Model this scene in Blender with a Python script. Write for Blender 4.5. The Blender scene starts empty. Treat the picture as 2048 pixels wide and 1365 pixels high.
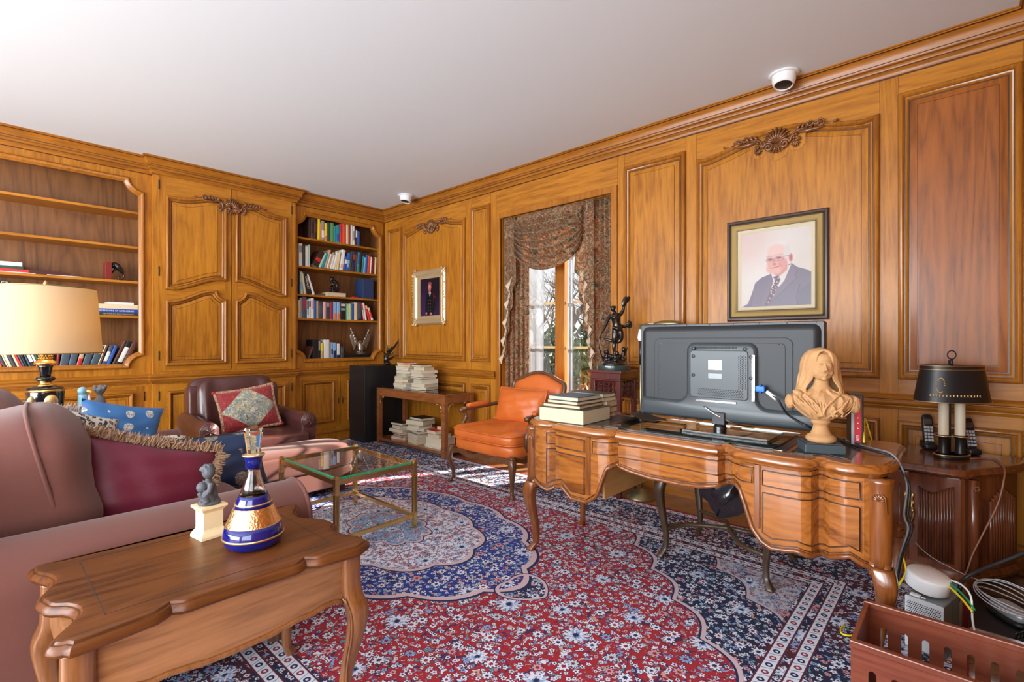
import bpy, bmesh, math, random
import numpy as np
from mathutils import Vector, Matrix, Euler
R = math.radians
PI = math.pi
sc = bpy.context.scene
col = sc.collection
# ------------------------------------------------------------------ camera
F = 984.4                       # focal length in pixels of a 2048 wide frame
AZ = R(42.4)
CA, SA = math.cos(AZ), math.sin(AZ)
EYE = 1.2
cam_d = bpy.data.cameras.new('camera'); cam = bpy.data.objects.new('camera', cam_d); col.objects.link(cam)
cam_d.sensor_width = 36; cam_d.lens = F / 2048 * 36; cam_d.clip_start = 0.03; cam_d.clip_end = 300
cam.location = (0, 0, EYE); cam.rotation_euler = (R(90), 0, AZ - R(90))
sc.camera = cam
# ------------------------------------------------------------------ world, sun, window light, exposure
sc.view_settings.view_transform = 'Standard'; sc.view_settings.look = 'None'
sc.view_settings.gamma = 1.0; sc.view_settings.use_curve_mapping = False
sc.view_settings.exposure = 0.27
w = bpy.data.worlds.new('world'); sc.world = w; w.use_nodes = True
wn = w.node_tree; wn.nodes.clear()
_o = wn.nodes.new('ShaderNodeOutputWorld'); _b = wn.nodes.new('ShaderNodeBackground')
_g = wn.nodes.new('ShaderNodeTexGradient'); _tc = wn.nodes.new('ShaderNodeTexCoord'); _mp = wn.nodes.new('ShaderNodeMapping')
_mp.inputs['Rotation'].default_value = (0, R(90), 0)
_cr = wn.nodes.new('ShaderNodeValToRGB')
_cr.color_ramp.elements[0].color = (0.95, 0.97, 1.0, 1); _cr.color_ramp.elements[1].color = (0.62, 0.78, 1.0, 1)
wn.links.new(_tc.outputs['Generated'], _mp.inputs[0]); wn.links.new(_mp.outputs[0], _g.inputs[0])
wn.links.new(_g.outputs[1], _cr.inputs[0]); wn.links.new(_cr.outputs[0], _b.inputs[0]); wn.links.new(_b.outputs[0], _o.inputs[0])
_b.inputs[1].default_value = 1.0
def lamp(name, kind, loc, direction, energy, color=(1, 1, 1), **kw):
    l = bpy.data.lights.new(name, kind); l.energy = energy; l.color = color
    for k, v in kw.items(): setattr(l, k, v)
    o = bpy.data.objects.new(name, l); col.objects.link(o); o.location = loc
    o.rotation_euler = Vector(direction).to_track_quat('-Z', 'Y').to_euler()
    return o
SUNDIR = Vector((-1, 0.42, -0.53))
lamp('sun', 'SUN', (9, .6, 4), SUNDIR, 20, (1.0, 0.93, 0.82), angle=R(0.6))
# added area lights standing in for daylight at unseen windows behind the camera
lamp('window_fill', 'AREA', (-3.5, 2.6, 1.5), (1, 0, -0.06), 400, (0.86, 0.93, 1.0), shape='RECTANGLE', size=4.6, size_y=2.0)
lamp('window_fill', 'AREA', (-1.6, -0.24, 1.5), (0.22, 1, -0.10), 88, (0.86, 0.93, 1.0), shape='RECTANGLE', size=2.2, size_y=2.1)

# ------------------------------------------------------------------ pixel -> place helpers (photo measurements on real planes)
def pt(px, py, d):
    r = (px - 1024) / F * d
    return Vector((d * CA + r * SA, d * SA - r * CA, EYE - (py - 682.5) / F * d))
def onX(px, py, X):
    return pt(px, py, X / (CA + (px - 1024) / F * SA))
def onY(px, py, Y):
    return pt(px, py, Y / (SA - (px - 1024) / F * CA))
def onZ(px, py, Z=0.0):
    return pt(px, py, (EYE - Z) * F / (py - 682.5))

# ------------------------------------------------------------------ materials
MATS = {}
def principled(name, color=(0.8, 0.8, 0.8), rough=0.5, metal=0.0, coat=0.0, **kw):
    m = bpy.data.materials.new(name); m.use_nodes = True
    b = m.node_tree.nodes['Principled BSDF']
    b.inputs['Base Color'].default_value = (*color, 1); b.inputs['Roughness'].default_value = rough
    b.inputs['Metallic'].default_value = metal; b.inputs['Coat Weight'].default_value = coat
    b.inputs['Coat Roughness'].default_value = 0.15
    for k, v in kw.items(): b.inputs[k.replace('_', ' ')].default_value = v
    MATS[name] = m
    return m
class N:
    """tiny node-graph helper"""
    def __init__(s, m):
        s.t = m.node_tree; s.b = s.t.nodes['Principled BSDF']
    def n(s, typ, **kw):
        nd = s.t.nodes.new(typ)
        for k, v in kw.items(): setattr(nd, k, v)
        return nd
    def put(s, sock, v):
        if v is None: return
        if hasattr(v, 'is_linked') or hasattr(v, 'node'): s.t.links.new(v, sock)
        elif isinstance(v, (tuple, list)) and len(v) == 3 and sock.type == 'RGBA': sock.default_value = (*v, 1)
        else: sock.default_value = v
    def math(s, op, a, b=None, c=None, clamp=False):
        nd = s.n('ShaderNodeMath', operation=op, use_clamp=clamp)
        s.put(nd.inputs[0], a); s.put(nd.inputs[1], b); s.put(nd.inputs[2], c)
        return nd.outputs[0]
    def vmath(s, op, a, b=None):
        nd = s.n('ShaderNodeVectorMath', operation=op)
        s.put(nd.inputs[0], a); s.put(nd.inputs[1], b)
        return nd.outputs[1] if op in ('LENGTH', 'DISTANCE') else nd.outputs[0]
    def mix(s, f, a, b, typ='MIX'):
        nd = s.n('ShaderNodeMix', data_type='RGBA', blend_type=typ)
        s.put(nd.inputs[0], f); s.put(nd.inputs[6], a); s.put(nd.inputs[7], b)
        return nd.outputs[2]
    def ramp(s, f, stops, interp='LINEAR'):
        nd = s.n('ShaderNodeValToRGB'); cr = nd.color_ramp; cr.interpolation = interp
        while len(cr.elements) < len(stops): cr.elements.new(0.5)
        for e, (p, c) in zip(cr.elements, stops): e.position = p; e.color = (*c, 1)
        s.put(nd.inputs[0], f)
        return nd.outputs[0]
    def coord(s, kind='Object', scale=(1, 1, 1), rot=(0, 0, 0), loc=(0, 0, 0), rnd=False):
        tc = s.n('ShaderNodeTexCoord'); v = tc.outputs[kind]
        if rnd:
            oi = s.n('ShaderNodeObjectInfo')
            v = s.vmath('ADD', v, s.vmath('SCALE', (0.0, 0.0, 0.0), None)) if False else v
            k = s.n('ShaderNodeCombineXYZ')
            for i in range(3): s.put(k.inputs[i], s.math('MULTIPLY', oi.outputs['Random'], 7.3 + i * 3))
            v = s.vmath('ADD', v, k.outputs[0])
        mp = s.n('ShaderNodeMapping'); s.t.links.new(v, mp.inputs[0])
        mp.inputs['Scale'].default_value = scale; mp.inputs['Rotation'].default_value = rot; mp.inputs['Location'].default_value = loc
        return mp.outputs[0]
    def noise(s, vec, scale=5, detail=3, rough=0.5, dist=0.0, out=0):
        nd = s.n('ShaderNodeTexNoise'); s.put(nd.inputs['Vector'], vec)
        nd.inputs['Scale'].default_value = scale; nd.inputs['Detail'].default_value = detail
        nd.inputs['Roughness'].default_value = rough; nd.inputs['Distortion'].default_value = dist
        return nd.outputs[out]
    def vor(s, vec, scale=5, feature='F1', out='Distance', rnd=1.0, dim='3D'):
        nd = s.n('ShaderNodeTexVoronoi', feature=feature, voronoi_dimensions=dim); s.put(nd.inputs['Vector'], vec)
        nd.inputs['Scale'].default_value = scale; nd.inputs['Randomness'].default_value = rnd
        return nd.outputs[out]
    def bump(s, h, strength=0.2, dist=0.002):
        nd = s.n('ShaderNodeBump'); nd.inputs['Strength'].default_value = strength; nd.inputs['Distance'].default_value = dist
        s.put(nd.inputs['Height'], h); s.t.links.new(nd.outputs[0], s.b.inputs['Normal'])
def wood(name, dark, light, axis='z', rough=0.38, scale=1.0, coat=0.12, fig=0.5):
    m = principled(name, light, rough, coat=coat); g = N(m)
    st = {'x': (0.09, 1, 1), 'y': (1, 0.09, 1), 'z': (1, 1, 0.09), 'xy': (0.09, 0.09, 1)}[axis]
    v = g.coord('Object', tuple(k * scale for k in st), rnd=True)
    big = g.noise(v, 3.2, 3, 0.55, 1.1)
    rings = g.math('FRACT', g.math('MULTIPLY', big, 9.0))
    rings = g.math('PINGPONG', rings, 0.5)
    fine = g.noise(v, 60, 4, 0.6, 0.2)
    if 'wall' in name or 'trim' in name or 'veneer' in name: g.b.inputs['Specular IOR Level'].default_value = .32
    blot = g.noise(g.coord('Object', (scale, scale, scale), rnd=True), 1.6, 2)
    f = g.math('ADD', g.math('MULTIPLY', rings, 0.9 * fig), g.math('MULTIPLY', fine, 0.75))
    f = g.math('ADD', f, g.math('MULTIPLY', g.math('SUBTRACT', blot, 0.5), 0.5))
    c = g.ramp(f, [(0.18, dark), (0.52, tuple((a * .4 + b * .6) for a, b in zip(dark, light))), (0.85, light)])
    g.put(g.b.inputs['Base Color'], c)
    g.bump(fine, 0.12, 0.001)
    return m
WD, WL_ = (0.25, 0.076, 0.006), (0.58, 0.232, 0.020)     # honey walnut panelling
wood('wall_wood_v', WD, WL_, 'z', fig=.38); wood('wall_wood_x', WD, WL_, 'x', fig=.38); wood('wall_wood_y', WD, WL_, 'y', fig=.38)
wood('red_veneer', (0.15, 0.040, 0.005), (0.37, 0.108, 0.013), 'z', fig=.7)  # darker, redder wood on the last upper panel to the right
wood('wall_mould', (0.24, 0.072, 0.006), (0.50, 0.19, 0.019), 'z', 0.28, 1, 0.35, 0.2)
wood('trim_wood', (0.23, 0.070, 0.006), (0.48, 0.18, 0.018), 'xy', 0.34, 1.4, 0.15, 0.25)
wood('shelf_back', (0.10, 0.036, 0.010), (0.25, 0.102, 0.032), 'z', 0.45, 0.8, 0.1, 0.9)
wood('carving_wood', (0.10, 0.032, 0.010), (0.30, 0.11, 0.03), 'z', 0.3, 3, 0.4, 0.2)
wood('desk_wood', (0.13, 0.034, 0.007), (0.42, 0.145, 0.028), 'y', 0.22, 1.2, 0.6, 0.9)
wood('desk_wood_v', (0.11, 0.030, 0.007), (0.31, 0.098, 0.020), 'z', 0.22, 1.2, 0.6, 0.3)
wood('desk_inner', (0.45, 0.22, 0.06), (0.62, 0.36, 0.12), 'x', 0.5)
wood('end_table_top', (0.050, 0.014, 0.003), (0.155, 0.047, 0.010), 'x', 0.38, 1.3, 0.05, 0.7); MATS['end_table_top'].node_tree.nodes['Principled BSDF'].inputs['Specular IOR Level'].default_value = .3
wood('end_table_body', (0.16, 0.06, 0.020), (0.42, 0.19, 0.072), 'x', 0.28, 1.3, 0.4, 0.5)
wood('end_table_leg', (0.14, 0.045, 0.014), (0.34, 0.14, 0.045), 'z', 0.25, 1.3, 0.5, 0.2)
wood('side_table_wood', (0.16, 0.045, 0.014), (0.34, 0.12, 0.035), 'y', 0.25, 1.3, 0.5, 0.4)
wood('cabinet_wood', (0.075, 0.019, 0.008), (0.24, 0.068, 0.025), 'z', 0.22, 1.2, 0.6, 0.5)
wood('rosewood', (0.05, 0.008, 0.008), (0.13, 0.025, 0.022), 'z', 0.25, 2, 0.5, 0.3)
wood('chair_wood', (0.06, 0.022, 0.008), (0.20, 0.085, 0.035), 'z', 0.3, 2, 0.4, 0.3)
wood('stool_wood', (0.030, 0.016, 0.008), (0.10, 0.055, 0.025), 'z', 0.4, 2, 0.2, 0.3)
wood('crate_wood', (0.11, 0.022, 0.010), (0.24, 0.058, 0.026), 'y', 0.3, 1.2, 0.4, 0.4)
m = principled('parquet', (0.2, 0.08, 0.03), 0.3, coat=0.4); g = N(m)
bt = g.n('ShaderNodeTexBrick'); g.put(bt.inputs['Vector'], g.coord('Object', (1, 1, 1), (0, 0, R(45))))
bt.inputs['Color1'].default_value = (0.20, 0.075, 0.025, 1); bt.inputs['Color2'].default_value = (0.34, 0.15, 0.055, 1)
bt.inputs['Mortar'].default_value = (0.04, 0.015, 0.006, 1); bt.inputs['Scale'].default_value = 4; bt.inputs['Mortar Size'].default_value = 0.008
g.put(g.b.inputs['Base Color'], g.mix(0.35, bt.outputs[0], g.ramp(g.noise(g.coord('Object', (8, 1, 1), (0, 0, R(45))), 9, 5), [(0.3, (0.1, 0.03, 0.01)), (0.7, (0.5, 0.25, 0.1))])))
principled('plaster', (0.79, 0.87, 0.93), 0.9)
principled('brass', (0.78, 0.56, 0.22), 0.22, 1.0); principled('dark_brass', (0.42, 0.30, 0.12), 0.35, 1.0)
principled('gold_leaf', (0.83, 0.60, 0.26), 0.38, 1.0); principled('black_gloss', (0.008, 0.008, 0.010), 0.08, coat=0.6)
principled('black_satin', (0.012, 0.012, 0.014), 0.38); principled('black_matt', (0.02, 0.02, 0.022), 0.7)
principled('bronze', (0.035, 0.026, 0.022), 0.22, 0.7, coat=0.5); principled('iron_hinge', (0.05, 0.035, 0.025), 0.45, 0.6)
principled('chrome', (0.8, 0.8, 0.8), 0.12, 1.0); principled('white_plastic', (0.92, 0.93, 0.94), 0.35); principled('paper', (0.80, 0.76, 0.66), 0.8)
principled('page_edge', (0.60, 0.52, 0.36), 0.8)
principled('dark_line', (0.055, 0.018, 0.006), 0.35, coat=.3); principled('white_paint', (0.85, 0.85, 0.84), 0.45)  # near-black brown for thin lines on mouldings, crown and desk
def glass(name, color, rough=0.0, ior=1.45):
    mm = principled(name, color, rough); bb = mm.node_tree.nodes['Principled BSDF']
    bb.inputs['Transmission Weight'].default_value = 1.0; bb.inputs['IOR'].default_value = ior
    return mm
glass('table_glass', (0.90, 0.99, 0.95)); principled('glass_edge', (0.02, 0.36, 0.25), 0.12); glass('clear_crystal', (0.97, 0.96, 0.93)); principled('blue_glass', (0.002, 0.008, 0.19), 0.03, coat=.6, Transmission_Weight=0.35)
# thin window glass that passes light
m = bpy.data.materials.new('window_glass'); m.use_nodes = True; t = m.node_tree; t.nodes.clear()
o_ = t.nodes.new('ShaderNodeOutputMaterial'); mx = t.nodes.new('ShaderNodeMixShader'); tr = t.nodes.new('ShaderNodeBsdfTransparent'); gl = t.nodes.new('ShaderNodeBsdfGlossy')
gl.inputs['Roughness'].default_value = 0.02; mx.inputs[0].default_value = 0.06
t.links.new(tr.outputs[0], mx.inputs[1]); t.links.new(gl.outputs[0], mx.inputs[2]); t.links.new(mx.outputs[0], o_.inputs[0]); MATS['window_glass'] = m
def plain(name, color, rough=0.6, **kw):
    return MATS.get(name) or principled(name, color, rough, **kw)
def srgb(r, g_, b):
    f = lambda c: (c / 255 / 12.92) if c / 255 <= 0.04045 else ((c / 255 + 0.055) / 1.055) ** 2.4
    return (f(r), f(g_), f(b))
def fabric(name, c1, c2, scale=300, rough=0.85, bump=0.15, sheen=0.3):
    mm = principled(name, c1, rough, Sheen_Weight=sheen); gg = N(mm)
    v = gg.coord('Object'); n_ = gg.noise(v, 4, 3); w_ = gg.noise(v, scale, 2)
    gg.put(gg.b.inputs['Base Color'], gg.mix(gg.math('ADD', gg.math('MULTIPLY', n_, 0.6), gg.math('MULTIPLY', w_, 0.4)), c1, c2))
    gg.bump(w_, bump, 0.001)
    return mm
fabric('sofa_suede', (0.100, 0.031, 0.022), (0.165, 0.056, 0.040), 250, 0.9, 0.08, 0.15)
m = principled('orange_leather', (0.62, 0.13, 0.02), 0.38, coat=0.1); g = N(m); g.put(g.b.inputs['Base Color'], g.mix(g.noise(g.coord('Object'), 5, 3), (0.50, 0.085, 0.010), (0.74, 0.19, 0.035))); g.bump(g.noise(g.coord('Object'), 14, 4), 0.5, 0.008)
m = principled('brown_leather', (0.06, 0.02, 0.018), 0.28, coat=0.2); g = N(m); g.put(g.b.inputs['Base Color'], g.mix(g.noise(g.coord('Object'), 6, 3), (0.045, 0.014, 0.012), (0.12, 0.042, 0.038))); g.bump(g.noise(g.coord('Object'), 22, 4), 0.5, 0.006)

# ------------------------------------------------------------------ mesh builder
class MB:
    def __init__(s): s.v = []; s.f = []; s.mi = []; s.cur = 0
    def mat(s, i): s.cur = i; return s
    def add(s, vs, fs):
        o = len(s.v); s.v += [tuple(p) for p in vs]
        for f in fs: s.f.append([i + o for i in f]); s.mi.append(s.cur)
        return s
    def box(s, x0, x1, y0, y1, z0, z1):
        return s.add([(x0,y0,z0),(x1,y0,z0),(x1,y1,z0),(x0,y1,z0),(x0,y0,z1),(x1,y0,z1),(x1,y1,z1),(x0,y1,z1)],
                     [(0,3,2,1),(4,5,6,7),(0,1,5,4),(1,2,6,5),(2,3,7,6),(3,0,4,7)])
    def obox(s, c, size, rot=(0, 0, 0), M=None):
        hx, hy, hz = (k / 2 for k in size); mt = M or Euler(rot).to_matrix(); c = Vector(c)
        vs = [c + mt @ Vector((a*hx, b*hy, d*hz)) for a, b, d in [(-1,-1,-1),(1,-1,-1),(1,1,-1),(-1,1,-1),(-1,-1,1),(1,-1,1),(1,1,1),(-1,1,1)]]
        return s.add(vs, [(0,3,2,1),(4,5,6,7),(0,1,5,4),(1,2,6,5),(2,3,7,6),(3,0,4,7)])
    def rings(s, rings, closed=True, cap0=True, cap1=True, loop=False):
        n = len(rings[0]); o = len(s.v); m_ = len(rings); fs = []
        for i in range(m_ if loop else m_ - 1):
            a, b = i * n, ((i + 1) % m_) * n
            for j in range(n if closed else n - 1):
                k = (j + 1) % n; fs.append((a + j, a + k, b + k, b + j))
        if cap0 and not loop: fs.append(tuple(range(n - 1, -1, -1)))
        if cap1 and not loop: fs.append(tuple((m_ - 1) * n + j for j in range(n)))
        return s.add([p for r in rings for p in r], fs)
    def tube(s, pts, rad, n=8, loop=False, flat=1.0, up=None):
        pts = [Vector(p) for p in pts]; m_ = len(pts)
        if not isinstance(rad, (list, tuple)): rad = [rad] * m_
        rs = []; prev = None
        for i, p in enumerate(pts):
            a = pts[(i - 1) % m_] if (loop or i > 0) else p; b = pts[(i + 1) % m_] if (loop or i < m_ - 1) else p
            t_ = (b - a)
            t_ = t_.normalized() if t_.length > 1e-9 else Vector((0, 0, 1))
            if prev is None:
                u = Vector(up) if up else (Vector((0, 0, 1)) if abs(t_.z) < 0.9 else Vector((1, 0, 0)))
                nx = t_.cross(u).normalized()
            else:
                nx = prev - t_ * prev.dot(t_)
                nx = nx.normalized() if nx.length > 1e-6 else t_.orthogonal().normalized()
            prev = nx; ny = t_.cross(nx)
            rs.append([p + (nx * math.cos(2*PI*k/n) + ny * math.sin(2*PI*k/n) * flat) * rad[i] for k in range(n)])
        return s.rings(rs, loop=loop)
    def lathe(s, prof, c=(0, 0, 0), n=32, sx=1.0, sy=1.0, M=None, a0=0.0):
        c = Vector(c); rs = []
        for r, z in prof:
            ring = [Vector((r*sx*math.cos(a0+2*PI*k/n), r*sy*math.sin(a0+2*PI*k/n), z)) for k in range(n)]
            rs.append([c + ((M @ p) if M else p) for p in ring])
        return s.rings(rs)
    def ell(s, c, r, n=12, m_=8, rot=None):
        mt = Euler(rot).to_matrix() if rot else Matrix.Identity(3); c = Vector(c)
        if not isinstance(r, (list, tuple)): r = (r, r, r)
        rs = []
        for i in range(m_ + 1):
            th = PI * i / m_; q = max(math.sin(th), 0.02)
            rs.append([c + mt @ Vector((r[0]*q*math.cos(2*PI*k/n), r[1]*q*math.sin(2*PI*k/n), -r[2]*math.cos(th))) for k in range(n)])
        return s.rings(rs)
    def sup(s, c, r, e1=0.35, e2=0.35, n=32, m_=18, rot=None, fn=None):
        """superellipsoid: e small = boxier; e1 vertical, e2 plan"""
        mt = Euler(rot).to_matrix() if rot else Matrix.Identity(3); c = Vector(c); rs = []
        sg = lambda a, e: math.copysign(abs(a) ** e, a)
        for i in range(m_ + 1):
            th = -PI/2 + PI * i / m_; ct = max(math.cos(th), 0.0005)
            ring = []
            for k in range(n):
                ph = 2*PI*(k+.5)/n
                p = Vector((r[0]*sg(ct, e1)*sg(math.cos(ph), e2), r[1]*sg(ct, e1)*sg(math.sin(ph), e2), r[2]*sg(math.sin(th), e1)))
                if fn: p = fn(p)
                ring.append(c + mt @ p)
            rs.append(ring)
        return s.rings(rs)
    def grid(s, fn, nu, nv, thick=None):
        vs = [Vector(fn(i / nu, j / nv)) for i in range(nu + 1) for j in range(nv + 1)]
        fs = [(i*(nv+1)+j, (i+1)*(nv+1)+j, (i+1)*(nv+1)+j+1, i*(nv+1)+j+1) for i in range(nu) for j in range(nv)]
        return s.add(vs, fs)
    def prism(s, outline, place, h0, h1):
        """outline: 2D points; place(a,b,h)->3D"""
        n = len(outline)
        vs = [place(a, b, h0) for a, b in outline] + [place(a, b, h1) for a, b in outline]
        fs = [tuple(range(n - 1, -1, -1)), tuple(range(n, 2*n))] + [(i, (i+1) % n, n + (i+1) % n, n + i) for i in range(n)]
        return s.add(vs, fs)
    def merge(s, o, M=None):
        return s.add([(M @ Vector(p)) if M else p for p in o.v], o.f)
    def plate(s, outer, holes, place, h0, h1):
        """flat plate with holes between heights h0 and h1"""
        bm = bmesh.new(); loops = [outer] + holes; es = []
        for lp in loops:
            vs = [bm.verts.new((a, b, 0)) for a, b in lp]
            es += [bm.edges.new((vs[i], vs[(i+1) % len(vs)])) for i in range(len(vs))]
        bmesh.ops.triangle_fill(bm, edges=es, use_beauty=True, use_dissolve=False)
        bm.verts.index_update(); pts = [(v.co.x, v.co.y) for v in bm.verts]; fs = [[v.index for v in f.verts] for f in bm.faces]
        bm.free(); n = len(pts)
        s.add([place(a, b, h1) for a, b in pts] + [place(a, b, h0) for a, b in pts], fs + [[n + i for i in reversed(f)] for f in fs])
        for lp in loops:
            k = len(lp)
            s.add([place(a, b, h0) for a, b in lp] + [place(a, b, h1) for a, b in lp], [(i, (i+1) % k, k + (i+1) % k, k + i) for i in range(k)])
        return s
def offset_poly(pts, d, closed=True):
    """offset to the left of travel direction (inward for CCW)"""
    n = len(pts); out = []
    for i in range(n):
        p = Vector(pts[i]).to_2d()
        a = Vector(pts[i-1]).to_2d() if (closed or i > 0) else None
        b = Vector(pts[(i+1) % n]).to_2d() if (closed or i < n-1) else None
        d1 = (p - a).normalized() if a is not None else (b - p).normalized()
        d2 = (b - p).normalized() if b is not None else d1
        n1 = Vector((-d1.y, d1.x)); n2 = Vector((-d2.y, d2.x)); m_ = n1 + n2
        m_ = m_ / max(m_.dot(m_) / 2, 0.35) if m_.length > 1e-6 else n1
        out.append((p.x + m_.x * d, p.y + m_.y * d))
    if closed and d > 0.01:                      # points that would pass a sharp corner collapse onto it
        P = [Vector(q).to_2d() for q in pts]; O = [Vector(q) for q in out]
        cor = [i for i in range(n) if abs((P[i]-P[i-1]).normalized().dot((P[(i+1) % n]-P[i]).normalized())) < 0.80]
        for j in range(n):
            if j in cor: continue
            for c_ in cor:
                k = min((j - c_) % n, (c_ - j) % n)
                if k > 12: continue
                if (O[j] - O[c_]).dot(P[j] - P[c_]) < 0 and (P[j] - P[c_]).length < d * 1.6: out[j] = out[c_]; break
    return out
def sweep_frame(mb, outline, prof, place, fill=False, fillmat=None):
    """closed moulding: prof = (inset, height) list swept round a CCW outline"""
    rs = []
    for d, h in prof: rs.append([place(a, b, h) for a, b in offset_poly(outline, d)])
    mb.rings(rs, cap0=False, cap1=False)
    if fill:
        h = prof[-1][1]; lp = []
        for q in offset_poly(outline, prof[-1][0]):
            if not lp or math.dist(q, lp[-1]) > 1e-5: lp.append(q)
        if math.dist(lp[0], lp[-1]) < 1e-5: lp.pop()
        bm = bmesh.new(); vs = [bm.verts.new((a, b, 0)) for a, b in lp]
        es = [bm.edges.new((vs[i], vs[(i+1) % len(vs)])) for i in range(len(vs))]
        bmesh.ops.triangle_fill(bm, edges=es, use_beauty=True, use_dissolve=False)
        bm.verts.index_update(); mb.add([place(v.co.x, v.co.y, h) for v in bm.verts], [[v.index for v in f.verts] for f in bm.faces]); bm.free()
def run_mould(mb, path, prof, closed=False):
    """open moulding along a plan path; prof = (out, z), out to the right of travel"""
    rs = []
    offs = {}
    for d, z in prof:
        o = offset_poly(path, -d, closed); rs.append([(a, b, z) for a, b in o])
    # rings run along the path: build as strips
    n = len(path); mb.add([p for r in rs for p in r], [(i*n+j, i*n+j+1, (i+1)*n+j+1, (i+1)*n+j) for i in range(len(prof)-1) for j in range(n-1)])
def arc(cx, cy, r, a0, a1, n=8):
    return [(cx + r*math.cos(R(a0 + (a1-a0)*i/n)), cy + r*math.sin(R(a0 + (a1-a0)*i/n))) for i in range(n+1)]

XF = {}
def thing(name, label, cat, loc=(0, 0, 0), rotz=0.0, group=None, kind=None, rot=None):
    o = bpy.data.objects.new(name, None); col.objects.link(o); o.empty_display_size = 0.05
    o.location = loc; o.rotation_euler = rot or (0, 0, rotz)
    if label: o['label'] = label
    if cat: o['category'] = cat
    if group: o['group'] = group
    if kind: o['kind'] = kind
    XF[o.name] = (Matrix.Translation(Vector(loc)) @ Euler(rot or (0, 0, rotz)).to_matrix().to_4x4())
    return o
def part(name, mb, mats, parent=None, smooth=False, world=False, bevel=0, label=None, remesh=0, sub=0, loc=None):
    me = bpy.data.meshes.new(name)
    vs = mb.v
    if world and parent is not None and parent.name in XF:
        inv = XF[parent.name].inverted(); vs = [tuple(inv @ Vector(p)) for p in vs]
    me.from_pydata([tuple(p) for p in vs], [], mb.f)
    if isinstance(mats, (str, bpy.types.Material)): mats = [mats]
    for mm in mats: me.materials.append(MATS[mm] if isinstance(mm, str) else mm)
    if len(mats) > 1: me.polygons.foreach_set('material_index', mb.mi)
    bm = bmesh.new(); bm.from_mesh(me); bmesh.ops.recalc_face_normals(bm, faces=bm.faces); bm.to_mesh(me); bm.free()
    if smooth: me.polygons.foreach_set('use_smooth', [True] * len(me.polygons))
    me.update()
    o = bpy.data.objects.new(name, me); col.objects.link(o)
    if parent is not None: o.parent = parent
    if loc is not None: o.location = loc
    XF[o.name] = XF.get(parent.name, Matrix()) if parent is not None else Matrix()
    if bevel:
        b = o.modifiers.new('bevel', 'BEVEL'); b.width = bevel; b.segments = 2; b.limit_method = 'ANGLE'; b.angle_limit = R(40)
    if remesh:
        r_ = o.modifiers.new('remesh', 'REMESH'); r_.mode = 'VOXEL'; r_.voxel_size = remesh; r_.use_smooth_shade = True
        s_ = o.modifiers.new('smooth', 'SMOOTH'); s_.iterations = 4; s_.factor = 0.5
    if sub:
        s_ = o.modifiers.new('sub', 'SUBSURF'); s_.levels = sub; s_.render_levels = sub
    if smooth == 'auto':
        bm = bmesh.new(); bm.from_mesh(me)
        for e in bm.edges:
            if len(e.link_faces) == 2 and e.calc_face_angle(0) > R(38): e.smooth = False
        bm.to_mesh(me); bm.free()
    if label: o['label'] = label
    return o
def top(o, label, cat, group=None):
    o['label'] = label; o['category'] = cat
    if group: o['group'] = group
    return o
def structure(o): o['kind'] = 'structure'; return o
def text_mb(body, size, place, depth=0.0006, align='CENTER', bold=False):
    """letters as a mesh laid out by place(a, b, h)"""
    cu = bpy.data.curves.new('lettering', 'FONT'); cu.body = body; cu.size = size; cu.align_x = align; cu.align_y = 'CENTER'; cu.resolution_u = 2
    if bold: cu.offset = size * 0.02
    ob = bpy.data.objects.new('tmp_text', cu); me = bpy.data.meshes.new_from_object(ob)
    mb = MB(); mb.add([place(v.co.x, v.co.y, depth) for v in me.vertices], [list(p.vertices) for p in me.polygons])
    bpy.data.objects.remove(ob); bpy.data.curves.remove(cu); bpy.data.meshes.remove(me)
    return mb
def copy_tree(o, parent=None):
    c = o.copy(); col.objects.link(c)
    if parent is not None: c.parent = parent
    for ch in [k for k in o.children]: copy_tree(ch, c)
    return c
def lerp(a, b, t): return a + (b - a) * t
def interp(pts, x):
    if x <= pts[0][0]: return pts[0][1]
    for (x0, y0), (x1, y1) in zip(pts, pts[1:]):
        if x <= x1: return y0 + (y1 - y0) * (x - x0) / (x1 - x0)
    return pts[-1][1]
def smooth_path(pts, n=6, closed=False):
    """Catmull-Rom"""
    P = [Vector(p) for p in pts]; out = []; m_ = len(P)
    for i in range(m_ if closed else m_ - 1):
        p1, p2 = P[i], P[(i+1) % m_]
        p0 = P[i-1] if (closed or i > 0) else p1 * 2 - p2
        p3 = P[(i+2) % m_] if (closed or i < m_ - 2) else p2 * 2 - p1
        for k in range(n):
            t_ = k / n
            out.append(0.5 * ((2*p1) + (p2-p0)*t_ + (2*p0-5*p1+4*p2-p3)*t_*t_ + (3*p1-p0-3*p2+p3)*t_**3))
    if not closed: out.append(P[-1])
    return out
# ================================================================== THE ROOM
XR, YB, YF, XL, HC = 3.70, 5.67, -0.31, -3.60, 2.92
placeR = lambda a, b, h: (XR - h, a, b)        # right wall: a = Y, b = Z
placeB = lambda a, b, h: (a, YB - h, b)        # bookcase wall: a = X, b = Z
def placeC(a, b, h): return (a, 5.60 - h, b)   # projecting centre section
mb = MB().box(XL - .3, XR + .3, YF - .3, 6.2, -0.1, 0); structure(part('floor', mb, 'parquet'))
mb = MB().box(XL - .3, XR + .3, YF - .3, 6.2, HC, HC + .1); structure(part('ceiling', mb, 'plaster'))
# wall behind the bookcases
mb = MB().box(XL - .2, XR + .3, 6.02, 6.2, 0, HC); structure(part('wall_back', mb, 'wall_wood_v'))
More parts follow.
